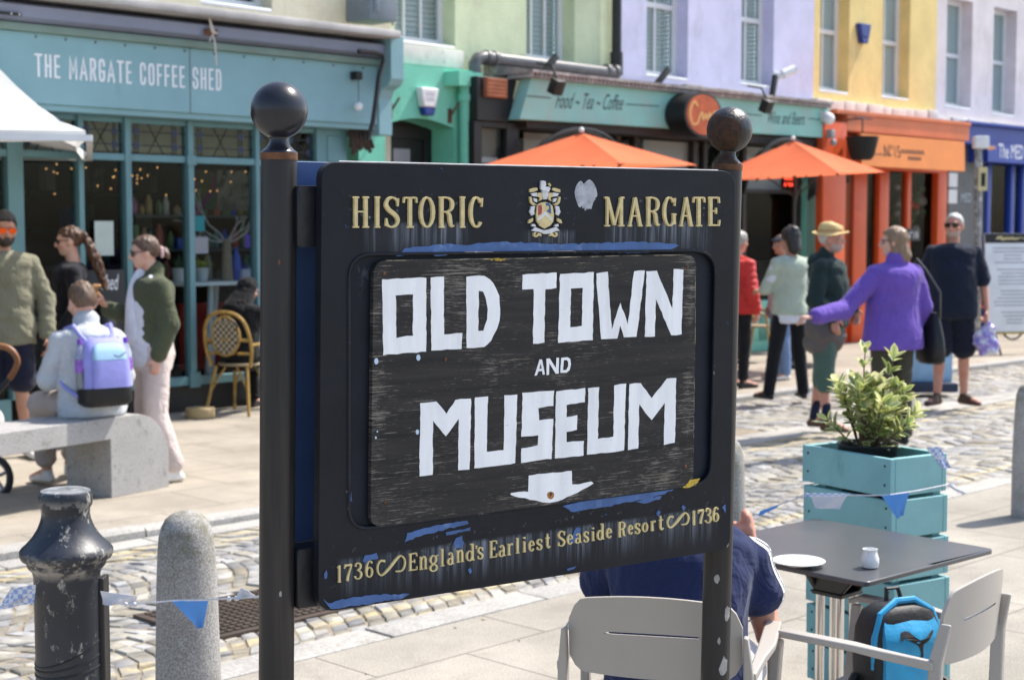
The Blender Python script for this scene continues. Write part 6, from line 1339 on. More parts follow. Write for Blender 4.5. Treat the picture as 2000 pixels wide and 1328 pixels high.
# 3 man sitting on the bench with his back turned
L3 = Vector((-2.65, 9.64, 0)); r3 = R(-142)
f3 = Fig(1.80, L3, r3, 1.04, pelvis=(0, 0, .575), chest=(0, -.03, .87), neck=(0, -.06, 1.035), head=(.01, -.10, 1.178), look=(.05, -1, -.22), shL=(.18, -.045, .975), shR=(-.18, -.045, .975), elL=(.245, -.08, .72), elR=(-.245, -.07, .72), wrL=(.17, -.30, .70), wrR=(-.17, -.30, .70), hdL=(-.1, -1, -.2), hdR=(.1, -1, -.2), hipL=(.09, 0, .565), hipR=(-.09, 0, .565), knL=(.16, -.44, .535), knR=(-.12, -.46, .535), anL=(.10, -.50, .10), anR=(-.12, -.68, .10), toeL=(.12, -.69, .03), toeR=(-.20, -.85, .06))
f3.body('person', 'man in a pale grey jacket sitting on the granite bench', [SK_B])
M_ltj = fabric('pale_grey_jacket', (.46, .48, .50), fine=.06); f3.top('jacket', M_ltj, .026, .97, -.16, collar=True, flare=.012, disp=folds(.009, 5, 10, 4)); f3.legs('trousers', fabric('stone_trouser', (.40, .34, .31)), .018, .90); f3.shoes(M_shoe_w)
f3.hair(hairmat('short_brown_hair', (.055, .03, .018), (.20, .12, .07)), .06, -.045, .004, .005, top=.018, rough=.005)
# 4 woman in the green jacket eating
L4 = gp(302, 936); r4 = R(-58)
f4 = Fig(1.63, L4, r4, .96, look=(-.26, -1, -.14), head=(0, -.045, 1.635), shL=(.17, .01, 1.41), elL=(.22, .05, 1.13), wrL=(.20, -.03, .90), hdL=(-.05, -.2, -1), elR=(-.20, -.02, 1.16), wrR=(-.10, -.30, 1.235), hdR=(.1, -.45, .85), pnR=(0.2, -.8, -.5), anL=wj(1.63, L4, r4, gp(343, 941)+Vector((0, 0, .08))), toeL=wj(1.63, L4, r4, gp(343, 941)+Vector((-.12, -.10, .03))), knL=(.12, -.03, .495), anR=(-.10, .06, .085), toeR=(-.12, -.12, .03))
f4.body('person', 'woman in a dark green jacket and cream trousers eating a pastry', [SK_B, M_lip], curl=(.5, 1.0))
f4.top('white_tee', fabric('white_cotton', (.62, .62, .68)), .010, .3, -.20, bust=.014, belly=.03)
g = MB(f4.M)
for i in [q/2.5 for q in range(21)]:
    t_ = .90-.095*i; p_, d_, l_, ff = f4.frame_at(t_); hw = .018+.0095*i; g.ell(p_+ff*(.092+.038*math.sin(min(1, i/5)*1.57)), l_*hw, ff*.052, d_*.07)
grow('tee_front', g, fabric('white_cotton', (.62, .62, .68), wr=.4), f4.o, .010, 8)
M_gj = fabric('army_green', (.07, .078, .043), var=.2); f4.top('jacket', M_gj, .034, .95, .02, bust=.0, cuff=.004, collar=True, disp=folds(.0015, 5, 7, 2), sl=1.08); f4.legs('trousers', fabric('cream_trouser', (.60, .50, .46), fine=.05), .026, .93, taper=1.12, disp=folds(.007, 5, 5, 9)); f4.shoes(M_shoe_w, sc=1.1)
def bun(g, P, k):
    for a, b, e, r in ((0, -.125, -.01, .030), (.01, -.14, -.025, .024), (-.01, -.135, .0, .024), (0, -.15, -.045, .016)): g.cap(P(a, b, e), P(a, b-.012, e-.012), r*k, r*k)
f4.hair(hairmat('brown_hair', (.045, .022, .013), (.15, .085, .05)), .048, -.045, .007, -.005, extra=bun); f4.glasses(M_lens, None, .031, .024)
g = MB(f4.M); c, f, u, l = f4.headframe(); p = c+(f*-.118-u*.012)*f4.k
for i in range(10): a = i*.63; g.ell(p+(l*math.cos(a)+u*math.sin(a))*.028, (.014, 0, 0), (0, .014, 0), (0, 0, .014), seg=8, rg=5)
obj('scrunchie', g, fabric('pink_satin', (.62, .40, .40)), f4.o)
# croissant in her hand
h4 = f4.wrR+f4.hdR*.115*f4.k; g = MB(f4.M)
for i in range(9):
    t = (i-4)/4; a = t*1.25; g.cap(h4+Vector((.015, -.03-.055*math.cos(a)+.04, .045*0+.055*math.sin(a)*.5+.03)), h4+Vector((.015+.02*t, -.03-.055*math.cos(a)+.04, .055*math.sin(a)*.5+.035)), (.034-.018*abs(t)), (.032-.018*abs(t)))
ps = grow('pastry', g, mat('pastry_crust', (.34, .17, .06), .6, var=.35, vs=30, bump=.4, bs=60), None, .007, 1, lambda p, n: .004*noise.noise(p*70)); tag(ps, 'half eaten flaky brown pastry held up by the woman in the green jacket', 'pastry')
# 5 person in black on the rattan chair
L5 = gp(470, 806); r5 = R(160)
f5 = Fig(1.62, L5, r5, 1.0, pelvis=(0, 0, .56), chest=(0, -.05, .89), neck=(0, -.10, 1.07), head=(-.01, -.16, 1.20), look=(-.35, -1, -.35), shL=(.18, -.08, 1.01), shR=(-.18, -.08, 1.01), elL=(.24, -.24, .80), wrL=(.14, -.42, .83), elR=(-.26, -.32, .90), wrR=(-.15, -.30, 1.10), hdR=(.5, .1, .9), pnR=(1, 0, 0), hdL=(-.5, -1, 0), hipL=(.09, 0, .54), hipR=(-.09, 0, .54), knL=(.12, -.44, .52), knR=(-.12, -.44, .52), anL=(.12, -.46, .085), anR=(-.12, -.46, .085), toeL=(.13, -.65, .03), toeR=(-.13, -.65, .03))
f5.body('person', 'person in a black hood and coat sitting on the rattan chair at the shop window', [SK_B], curl=(.5, 1.1))
M_blk = fabric('black_wool', (.008, .008, .009)); f5.top('coat', M_blk, .034, .97, -.12, collar=True); f5.legs('trousers', M_blk, .02, .95); f5.shoes(mat('black_shoe', (.015, .015, .015), .5), M_dsole)
def hood(g, P, k):
    g.cap(P(0, -.03, .02), P(0, -.05, -.08), .108*k, .115*k); g.cap(P(0, -.05, -.09), P(0, -.08, -.2), .115*k, .16*k)
f5.hair(M_blk, .07, -.15, .022, -.11, extra=hood, name='hood', rough=.003)

# ---------------- right hand group
# 6 person in the red puffer
L6 = gp(1440, 757); f6 = Fig(1.64, L6, R(125), 1.05); f6.body('person', 'grey haired person in a red quilted jacket partly hidden behind the right sign post', [SK_C])
f6.top('quilted_jacket', fabric('red_nylon', (.55, .035, .03), rough=.5), .045, .97, -.15, disp=lambda p, n: .010*abs(math.sin(p.z*46))-.004+.004*noise.noise(p*9)); f6.legs('trousers', fabric('black_trouser', (.012, .012, .014)), .012, .93); f6.shoes(mat('black_shoe', (.015, .015, .015), .5), M_dsole); f6.hair(hairmat('grey_hair', (.22, .19, .16), (.42, .38, .34)), .05, -.10, .018, -.05)
# 7 person with the headband
L7 = gp(1524, 741); f7 = Fig(1.60, L7, R(-70), 1.0); f7.body('person', 'person with a dark headband, pink top and blue jeans beyond the woman in sage', [SK_D, M_lip])
f7.top('pink_top', fabric('pink_cotton', (.50, .34, .42)), .02, .6, -.15); f7.legs('jeans', fabric('blue_denim', (.16, .25, .42)), .016, .97); f7.shoes(M_shoe_w); f7.hair(hairmat('brown_grey_hair', (.07, .05, .04), (.2, .16, .13)), .05, -.06, .010, -.02); f7.eyes()
g = MB(); g.tube([f7.P(.092*math.cos(a), -.012+.113*math.sin(a), .052+.012*math.sin(a)) for a in [2*math.pi*i/20 for i in range(21)]], .017, 8); obj('headband', g, fabric('slate_headband', (.04, .055, .08)), f7.o)
# 8 woman in the sage sweater
L8 = gp(1540, 779); r8 = R(-160)
f8 = Fig(1.68, L8, r8, 1.0, anL=(.22, -.02, .085), knL=(.16, -.02, .49), toeL=(.27, -.19, .03), anR=(-.16, .02, .085), knR=(-.13, -.02, .49), toeR=(-.2, -.15, .03), elL=(.24, -.06, 1.14), wrL=(.20, -.25, 1.10), hdL=(0, -1, .1), pnL=(-.2, 0, -1), elR=(-.24, -.02, 1.13), wrR=(-.2, -.2, 1.02), look=(.25, -1, -.1))
f8.body('person', 'woman with dark hair, pale sage sweater and black leggings standing with legs apart', [SK_D]); f8.top('white_shirt', fabric('white_cotton', (.62, .62, .66)), .012, .3, -.26); f8.top('sweater', fabric('sage_knit', (.38, .43, .35)), .024, .75, -.10, disp=folds(.008, 5, 9, 6)); f8.legs('leggings', fabric('black_legging', (.010, .010, .012)), .014, 1., disp=folds(.002, 6, 8)); f8.shoes(mat('black_shoe', (.015, .015, .015), .5), M_dsole)
def bob(g, P, k): g.cap(P(0, -.05, 0), P(0, -.065, -.09), .085*k, .075*k); g.cap(P(0, -.02, .09), P(0, -.06, .08), .06*k, .06*k)
f8.hair(hairmat('black_hair', (.010, .008, .007), (.035, .028, .024)), .045, -.12, .018, -.07, extra=bob)
# 9 man in the straw hat
L9 = gp(1612, 838); r9 = R(62)
f9 = Fig(1.70, L9, r9, 1.0, look=(.1, -1, .0), head=(0, -.03, 1.64), elR=(-.23, .04, 1.13), wrR=(-.2, -.12, .98), elL=(.23, 0, 1.13), wrL=(.16, -.2, 1.05), anR=(-.13, -.05, .085), toeR=(-.17, -.22, .03), anL=(.12, .14, .085), toeL=(.16, -.02, .03), knL=(.11, .06, .5))
f9.body('person', 'man in a straw hat, dark green hooded jacket and green shorts standing on the cobbles', [SK_C, M_lip])
f9.top('jacket', fabric('bottle_green', (.018, .034, .032)), .034, .97, -.06, collar=True, belly=.03, disp=folds(.009, 6, 10, 5)); f9.legs('shorts', fabric('green_cotton', (.075, .13, .105)), .030, .62, disp=folds(.006, 6, 8, 3)); f9.shoes(M_shoe_b, M_dsole)
for sd in 'LR':
    g = MB(f9.M); an, kn = f9.J['an'+sd], f9.J['kn'+sd]; g.cap(an, an.lerp(kn, .32), .040, .046, seg=14); grow('sock', g, M_sock, f9.o, .009, 1)
g = MB(f9.M); g.cap((-.12, .02, .84), (.0, -.02, .80), .14, .15, .85, (1, 0, 0), seg=16); g.cap((-.1, .04, .74), (.06, .0, .74), .125, .125, .9, (1, 0, 0), seg=16); grow('waist_bundle', g, fabric('taupe_jacket', (.12, .105, .10)), f9.o, .013, 3, folds(.012, 6, 8, 4))
def hoodie(g, P, k): pass
g = MB(f9.M); p, d, l, f = f9.frame_at(.95); g.cap(p-f*.07+l*.06, p-f*.085-l*.06, .06, .06); g.cap(p-f*.09, p-f*.11-d*.1, .07, .05); grow('hood', g, fabric('bottle_green_hood', (.02, .036, .033)), f9.o, .012, 3, folds(.006, 8, 9))
f9.hair(hairmat('white_hair', (.40, .38, .36), (.6, .58, .56)), .05, -.055, .006, .0); f9.beard(hairmat('grey_stubble', (.40, .26, .20), (.50, .38, .33)), .003); f9.eyes()
c, f, u, l = f9.headframe(); g = MB(); prof = []
rings = []
for r_, h_, dn in ((.0, .150, 0), (.045, .152, 0), (.075, .140, 0), (.092, .115, 0), (.100, .075, 0), (.104, .062, 0), (.125, .054, 1), (.146, .050, 1), (.147, .046, 1), (.10, .052, 0), (.094, .07, 0)):
    rings.append([f9.M @ (c+(l*(r_ or .001)*.93*math.cos(t)+f*((r_ or .001)*1.1*math.sin(t)-.008)+u*(h_+(.016*math.cos(2*t)*dn*-1 if dn else 0)-(.022*max(0, math.sin(t)) if h_ > .13 else 0)))*f9.k) for t in [2*math.pi*i/28 for i in range(28)]])
g.loft(rings); obj('straw_hat', g, mat('straw', (.60, .42, .18), .8, var=.15, vs=30, bump=.5, bs=180, fine=.2), f9.o, smooth=60)
g = MB(); g.loft([[f9.M @ (c+(l*r_*.93*math.cos(t)+f*(r_*1.1*math.sin(t)-.008)+u*h_)*f9.k) for t in [2*math.pi*i/28 for i in range(28)]] for r_, h_ in ((.1065, .062), (.1025, .085))], cap=False); obj('hat_band', g, mat('tan_band', (.42, .25, .10), .7), f9.o)
# 10 woman in the purple fleece
L10 = gp(1740, 868); r10 = R(-158); H10 = 1.68
hp_ = at(1592, 618, 11.55); el_ = at(1648, 605, 11.75)
f10 = Fig(H10, L10, r10, 1.12, look=(.75, -.6, -.04), shL=(.19, .01, 1.40), elL=wj(H10, L10, r10, el_), wrL=wj(H10, L10, r10, hp_), hdL=tuple(frame((0, 0, 0), -r10) @ Vector((-.95, -.2, -.1))), pnL=(0, 0, -1), elR=(-.26, .03, 1.12), wrR=(-.27, -.08, .90))
f10.body('person', 'woman in a purple fleece pointing with her outstretched arm', [SK_B, M_lip], curl=(.35, .4))
f10.top('fleece', fabric('purple_fleece', (.135, .075, .37), fine=.06), .045, .97, -.26, flare=.028, collar=True, disp=folds(.011, 4, 5, 7)); f10.legs('trousers', fabric('khaki_trouser', (.060, .055, .038)), .020, .96, taper=1.3); f10.shoes(mat('black_shoe', (.015, .015, .015), .5), M_dsole)
def longbob(g, P, k): g.cap(P(0, -.03, .0), P(0, -.055, -.10), .088*k, .088*k); g.cap(P(.05, -.0, -.02), P(.06, -.02, -.11), .035*k, .03*k); g.cap(P(-.05, -.0, -.02), P(-.06, -.02, -.11), .035*k, .03*k)
f10.hair(hairmat('light_brown_hair', (.13, .075, .04), (.30, .20, .12)), .05, -.12, .014, -.08, extra=longbob); f10.glasses(mat('clear_lens', (.3, .3, .32), .1), M_lens, .022, .018)
g = MB(f10.M); bc = Vector((-.31, .06, .83))
def bag_loft(g, c, w_, d_, h_, top=.8):
    g.loft([[c+Vector((d_*k*math.cos(t)*.9, w_*k*math.sin(t), z)) for t in [2*math.pi*i/20 for i in range(20)]] for k, z in ((.75, -h_/2), (.98, -h_/2+.03), (1, -h_/4), (.9, .0), (top*.8, h_/3), (top*.55, h_/2))])
bag = thing('shoulder_bag', 'slouchy black shoulder bag hanging at the right side of the woman in purple', 'bag', f10.M @ Vector((-.31, .06, .6)), r10)
bag_loft(g, bc, .17, .075, .40); M_leather = mat('black_leather', (.012, .012, .013), .4, var=.3, vs=10, bump=.25, bs=60); obj('bag_body', g, M_leather, bag, smooth=60)
g = MB(f10.M); sh = f10.shR; g.tube([bc+Vector((-.02, .08, .15)), bc+Vector((.0, .1, .36)), sh+Vector((-.03, .10, .0)), sh+Vector((.0, .02, .085)), sh+Vector((-.06, -.09, .02)), bc+Vector((-.02, -.06, .34)), bc+Vector((-.01, -.07, .15))], .013, 6); obj('strap', g, M_leather, bag)
# 11 man in the navy t-shirt
L11 = gp(1856, 791); r11 = R(-14)
f11 = Fig(1.82, L11, r11, 1.12, look=(-.30, -1, -.02), elL=(.27, .05, 1.12), wrL=(.30, -.03, .885), elR=(-.27, .05, 1.12), wrR=(-.26, -.05, .87), anL=(.12, .10, .085), toeL=(.24, -.06, .03), knL=(.11, .03, .49), anR=(-.12, -.02, .085), toeR=(-.2, -.18, .03))
f11.body('person', 'man in a navy t-shirt, navy shorts and dark sunglasses walking on the cobbles', [SK_C, M_lip], curl=(.9, .6))
f11.top('t_shirt', fabric('navy_jersey', (.010, .014, .030), fine=.06), .032, .40, -.22, belly=.035, disp=folds(.009, 5, 7, 1), sl=1.05); f11.legs('shorts', fabric('navy_cotton', (.010, .012, .024)), .026, .44); f11.shoes(mat('dark_brown_trainer', (.06, .035, .025), .6, var=.3, vs=30), mat('red_sole', (.16, .05, .03), .6), sc=1.08)
f11.hair(hairmat('white_hair', (.40, .38, .36), (.6, .58, .56)), .062, -.05, .003, .01); f11.beard(hairmat('grey_stubble2', (.36, .24, .19), (.46, .36, .31)), .001); f11.glasses(M_lens, None, .031, .021)
g = MB(f11.M); g.tube([f11.wrR+Vector((.034*math.cos(a), .034*math.sin(a), .02)) for a in [2*math.pi*i/16 for i in range(17)]], .008, 6); obj('watch', g, M_lens, f11.o)
g = MB(f11.M); hb = f11.wrL+f11.hdL*.10*f11.k; rn = random.Random(5)
g.loft([[hb+Vector((a*k*math.cos(t)+.03*math.sin(q*2), b*k*math.sin(t), -z)) for t in [2*math.pi*i/16 for i in range(16)]] for q, (k, z, a, b) in enumerate(((.2, -.01, .06, .05), (.5, .05, .09, .05), (.9, .13, .1, .06), (1., .22, .11, .06), (.8, .30, .1, .06), (.4, .33, .1, .05)))])
t = NT('thin_plastic'); t.set(col=t.mix(t.mr(t.noise(14, 4), .45, .6), (.25, .18, .55), (.62, .64, .70)), rough=.3); bb = grow('carrier_bag', g, t.m, None, .012, 1, folds(.016, 10, 12, 3)); tag(bb, 'crumpled purple and clear plastic bag carried by the man in navy', 'bag')
# 12 man sitting at the table in front, back to us
L12 = Vector((.425, 3.86, 0)); r12 = R(170); H12 = 1.62
f12 = Fig(H12, L12, r12, 1.06, pelvis=(0, 0, .50), chest=(0, -.05, .79), neck=(0, -.20, .965), head=(.05, -.32, 1.06), look=(.1, -1, -.45), shL=(.19, -.145, .90), shR=(-.19, -.145, .90), elL=(.27, -.30, .66), wrL=(.15, -.46, .74), hdL=(-.3, -1, 0),
          elR=wj(H12, L12, r12, at(1500, 1238, 3.98)), wrR=wj(H12, L12, r12, at(1474, 1075, 4.16)), hdR=tuple(frame((0, 0, 0), -r12) @ Vector((-.22, .2, .95))), pnR=tuple(frame((0, 0, 0), -r12) @ Vector((-1, .1, 0))), hipL=(.10, 0, .48), hipR=(-.10, 0, .48), knL=(.14, -.45, .50), knR=(-.14, -.45, .50), anL=(.14, -.40, .085), anR=(-.14, -.40, .085), toeL=(.15, -.59, .03), toeR=(-.15, -.59, .03))
f12.body('person', 'man in navy with white shoulder stripes sitting at the cafe table', [SK_C], voxel=.006, curl=(.4, 1.25))
M_nv = fabric('navy_sports', (.016, .024, .075), var=.08, fine=.05, bump=.12); t12 = f12.top('t_shirt', M_nv, .030, .17, -.28, belly=.0, disp=folds(.007, 4, 7, 2), vox=.010, sl=1.06)
f12.legs('shorts', fabric('pale_short', (.55, .57, .62)), .02, .42, vox=.012); f12.shoes(M_shoe_w); f12.hair(hairmat('grey_hair', (.22, .19, .16), (.42, .38, .34)), .06, -.055, .004, .0)
flush()
# three white stripes on each shoulder of the t-shirt, laid on its surface
from mathutils.bvhtree import BVHTree
bv = BVHTree.FromPolygons([v.co.copy() for v in t12.data.vertices], [tuple(p.vertices) for p in t12.data.polygons]); M_tape = fabric('white_tape', (.74, .74, .76))
for sd in 'LR':
    g = MB(f12.M); n0, s0, e0 = f12.neck, f12.J['sh'+sd], f12.J['el'+sd]; s0 = s0.copy(); e1 = s0.lerp(e0, .78); path = [n0.lerp(s0, .42)+Vector((0, 0, .04)), n0.lerp(s0, .8)+Vector((0, 0, .03)), s0+Vector((0, 0, .0)), s0.lerp(e1, .5), e1]; path = [Vector(p) for p in crom([tuple(p) for p in path], 7)]
    out = Vector((1 if sd == 'L' else -1, 0, .35)).normalized()
    for k in (-1, 0, 1):
        ring = []
        for i, p in enumerate(path):
            d = (path[min(i+1, len(path)-1)]-path[max(i-1, 0)]).normalized(); f = i/(len(path)-1); o_ = (Vector((0, 0, 1))*(1-f)+out*f).normalized(); x = d.cross(o_).normalized()
            r = []
            for q in (-.0062, .0062):
                h = bv.ray_cast(p+o_*.3+x*(k*.021+q), -o_)
                if h[0] is not None: r.append(h[0]+h[1]*.0015)
            if len(r) == 2: ring.append(r)
        for a, b in zip(ring, ring[1:]):
            if (a[0]-b[0]).length < .12: g.add([a[0], a[1], b[1], b[0]], [(0, 1, 2, 3)])
    obj('shoulder_stripes', g, M_tape, t12, smooth=180)
# ------------------------------------------------------------------ street furniture and small things
def pxlathe(name, px, D, prof, m, label, cat, seg=32, group=None, ztop=None):
    """prof: (half width px, y px) read at depth D"""
    c = at(px, 1130, D); g = MB(); g.lathe([(max(.0005, r*D/3000*1.012), at(px, y, D).z) for r, y in prof]+[(prof[-1][0]*D/3000, 0.)], (c.x, c.y, 0), seg)
    return tag(obj(name, g, m, loc=(c.x, c.y, 0), smooth=42), label, cat, group)
def bollard_mat():
    t = NT('chipped_black_paint'); Z = t.xyz()[2]
    c = t.mix(t.mr(t.noise(4, 4), .35, .7), (.012, .013, .017), (.022, .027, .040))
    sh = t.win(Z, .80, .855, .012); n1 = t.noise(17, 7, .72, (1, 1, 1.6)); n2 = t.noise(26, 7, .72, (1, 1, .6), loc=(3, 1, 0))
    c = t.mix(t.ma('MULTIPLY', t.mr(n1, .47, .56), t.ma('MULTIPLY', sh, .75)), c, (.34, .31, .27))
    c = t.mix(t.mr(n2, .575, .63, 0, .8), c, (.36, .34, .30)); c = t.mix(t.mr(t.noise(40, 5, .7, loc=(9, 0, 0)), .66, .7, 0, .6), c, (.16, .13, .10))
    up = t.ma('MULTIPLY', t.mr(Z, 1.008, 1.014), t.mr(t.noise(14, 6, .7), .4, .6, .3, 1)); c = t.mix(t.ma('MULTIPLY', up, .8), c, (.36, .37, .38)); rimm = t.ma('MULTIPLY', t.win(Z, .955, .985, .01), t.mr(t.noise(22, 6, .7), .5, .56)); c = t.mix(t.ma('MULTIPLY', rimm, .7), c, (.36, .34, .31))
    t.set(col=c, rough=.42, spec=.5); t.bump(t.noise(45, 5, .65), .25, .004); return t.m
M_boll = bollard_mat(); D = 3.9
pxlathe('iron_bollard', 131, D, [(0, 954), (38, 954.5), (47, 957), (51, 964), (52, 975), (51, 985), (47, 991), (46, 1003), (48, 1014), (54, 1030), (64, 1046), (77, 1060), (84, 1066), (89, 1073), (89, 1081), (85, 1089), (76, 1094), (75, 1102), (70, 1108), (66, 1112), (63.5, 1122), (63, 1300)], M_boll, 'black iron bollard with chipped paint and a flared collar beside the granite bollard', 'bollard')
bl = [o for o in COL.objects if o.name == 'iron_bollard'][0]
MWORLD[bl.name] = frame(bl.location)
c = at(131, 1130, D); g = MB(); p = at(201, 1125, D+.02); g.box(p.x-.008, p.x+.008, p.y-.025, p.y+.03, 0, p.z); obj('side_bar', g, M_post, bl, bevel=.003)
g = MB(); r = 64*D/3000
for z0, dz in ((.575, .02), (.552, .012), (.60, .035)): g.tube([(c.x+r*math.cos(a), c.y+r*math.sin(a), z0+dz*math.sin(a*1.0+1)) for a in [2*math.pi*i/24 for i in range(25)]], .0028, 5)
obj('cable_tie', g, M_black, bl)
def granite_bollard_mat():
    t = NT('lichen_granite'); Z = t.xyz()[2]; c = t.mix(t.mr(t.noise(190, 2, .7), .36, .64), (.215, .205, .20), (.44, .425, .40)); c = t.mix(1, c, t.mr(t.noise(5, 5, .65), .3, .7, .85, 1.12), 'MULTIPLY')
    li = t.ma('MULTIPLY', t.mr(Z, .70, .86), t.mr(t.noise(24, 7, .75), .44, .60)); c = t.mix(t.ma('MULTIPLY', li, .75), c, (.15, .14, .07))
    low = t.mr(t.noise(7, 5, .7, loc=(2, 2, 0)), .55, .7, 0, .5); c = t.mix(low, c, (.22, .20, .17))
    t.set(col=c, rough=.85, spec=.25); t.bump(t.noise(170, 4, .7), .5, .003); return t.m
M_gb = granite_bollard_mat()
gprof = [(0, 997), (14, 998.5), (28, 1003), (40, 1013), (48, 1028), (53, 1048), (56, 1085), (58.5, 1140), (61, 1230), (63.5, 1330)]
b1 = pxlathe('granite_bollard', 365, 4.2, gprof, M_gb, 'lichen topped granite bollard right of the black iron bollard', 'bollard', group='round topped granite bollards')
for px, Dp, lb in ((1413, 5.73, 'granite bollard mostly hidden behind the right sign post'), (2008, 8.9, 'granite bollard at the right edge beyond the teal planter')):
    q = at(px, 900, Dp); d = b1.copy(); COL.objects.link(d); d.location = (q.x, q.y, 0 if Dp < 8 else -.12); d['label'] = lb
# ---------------- granite bench
P0 = gp(221, 972); bd_ = Vector((.52, .855, 0)).normalized(); bw = Vector((-.855, .52, 0)).normalized()
L_ = (gp(331, 950)-P0).dot(bd_); Hh = .505; th_ = .135
prof = [(-2.6, Hh-th_), (-.012, Hh-th_), (-.012, 0), (L_, 0), (L_, .20)]
for i in range(1, 11): a = i/10*math.pi/2; prof.append((L_-.30+.30*math.cos(a), .20+(Hh-.20)*math.sin(a)))
prof += [(-2.6, Hh)]
g = MB(); g.prism([P0+bd_*a+Vector((0, 0, z)) for a, z in prof], bw*.40); g2 = MB()
bench = obj('granite_bench', g, M_granite, loc=tuple(P0+bw*.2+bd_*-.8), rz=math.atan2(bd_.y, bd_.x), bevel=.018, smooth=30)
tag(bench, 'grey granite bench whose right end curves down to the pavement', 'bench')
g = MB(); g.prism([P0+bd_*a+bw*.0+Vector((0, 0, z)) for a, z in ((-2.6, 0), (-2.25, 0), (-2.25, Hh-th_-.002), (-2.6, Hh-th_-.002))], bw*.40); obj('leg', g, M_granite, bench, bevel=.01)
# ---------------- planter with the variegated shrub
pt = Vector((1.285, 5.09, 0)); ang = R(57); e1 = Vector((-math.cos(ang), math.sin(ang), 0)); e2 = Vector((math.sin(ang), math.cos(ang), 0)); LA, LB = .42, .275
pl = thing('planter', 'tall teal wooden planter of stacked slatted boxes behind the cafe table', 'planter', pt+e1*LA/2+e2*LB/2, 0)
M_plant = mat('teal_planter_paint', (.20, .41, .42), .6, var=.12, vs=6, bump=.25, bs=40, dirt=((.09, .24, .26), 9, .6, .78, (1, 1, .4)), stretch=(1, 1, 1))
lean_ = lambda z: Vector((-.035*(z/.93-.5), 0, 0))
def planter_rows():
    for k in range(7):
        z1 = .912-k*.143; z0 = z1-.130; g = MB()
        if z0 < -.02: z0 = .0
        o = pt+lean_(z1)+Vector((random.uniform(-.003, .003), random.uniform(-.003, .003), 0)); T = .022
        if z1-z0 < .03: break
        g.loft([[o, o+e1*LA, o+e1*LA+e2*T, o+e2*T], [o+Vector((0, 0, z1))-Vector((0, 0, 0)), o+e1*LA+Vector((0, 0, z1)), o+e1*LA+e2*T+Vector((0, 0, z1)), o+e2*T+Vector((0, 0, z1))]]) if False else None
        def plank(a, b, n):
            u = [a, b, b+n*T, a+n*T]; g.loft([[p+Vector((0, 0, z0)) for p in u], [p+Vector((0, 0, z1)) for p in u]])
        plank(o, o+e1*LA, e2); plank(o+e2*LB-e2*T, o+e2*LB-e2*T+e1*LA, e2); plank(o+e2*(T+.001), o+e2*(LB-T-.001), e1); plank(o+e1*(LA-T)+e2*(T+.001), o+e1*(LA-T)+e2*(LB-T-.001), e1)
        obj('slat_box', g, M_plant, pl, bevel=.003)
        g = MB()
        for f, q in ((.06, .3), (.06, .8), (.93, .3), (.93, .8)): g.sph(o+e1*LA*f+Vector((0, 0, z0+(z1-z0)*q)), .0045, seg=7, rg=4)
        obj('screw', g, M_dsole, pl)
planter_rows(); g = MB()
for a, b in ((.05, .04), (LA-.05, .04), (.05, LB-.04), (LA-.05, LB-.04)):
    o = pt+e1*a+e2*b; g.box(-.018, .018, -.018, .018, 0, .90, M=Matrix.Translation(o) @ Matrix.Rotation(-ang, 4, 'Z'))
obj('corner_post', g, M_plant, pl)
pot = thing('shrub_pot', 'variegated green and cream shrub growing from a black pot in the teal planter', 'plant', pt+e1*LA*.5+e2*LB*.45+Vector((-.02, 0, .72)), 0)
pc_ = pt+e1*LA*.54+e2*LB*.47+Vector((-.022, 0, -.02))
g = MB(); g.lathe([(.08, .72), (.104, .922), (.108, .928), (.106, .931), (.098, .924), (.094, .905), (.001, .90)], (pc_.x, pc_.y, 0), 28); obj('pot', g, M_black, pot)
rn = random.Random(11); g = MB(); gs = MB(); leafc = 0
def leaf(p, d, up, L, wd):
    d = d.normalized(); s = d.cross(up); s = s.normalized() if s.length > .01 else Vector((1, 0, 0)); n = s.cross(d).normalized(); cu = rn.uniform(-.1, .25)
    prof = ((0, .06), (.22, .62), (.5, 1.), (.78, .72), (1., .05)); rows = []
    for t, w_ in prof:
        c_ = p+d*L*t+n*(-cu*L*t*t*.6); hw = wd*w_
        rows.append([c_+s*hw+n*hw*.28, c_+s*hw*.50+n*hw*.08, c_, c_-s*hw*.50+n*hw*.08, c_-s*hw+n*hw*.28])
    b = len(g.v); g.v += [q for r in rows for q in r]; gr = rn.choice([(.13, .24, .07), (.08, .17, .05), (.22, .32, .12)]); cr_ = rn.choice([(.68, .66, .30), (.76, .73, .42), (.60, .60, .20)])
    if rn.random() < .25: gr = cr_
    k = rn.uniform(.85, 1.1); gr = tuple(x*k for x in gr); cr_ = tuple(x*k for x in cr_)
    for i in range(4):
        for j in range(4):
            f = [b+i*5+j, b+i*5+j+1, b+i*5+j+6, b+i*5+j+5]; ec = lambda ii, jj: cr_ if jj in (0, 4) or ii in (4,) else (gr if jj == 2 else tuple(.55*a_+.45*b_ for a_, b_ in zip(gr, cr_)))
            g.f.append(f); g.mi.append(0); g.c.append([ec(i, j), ec(i, j+1), ec(i+1, j+1), ec(i+1, j)])
g.hascol = True
tips = []
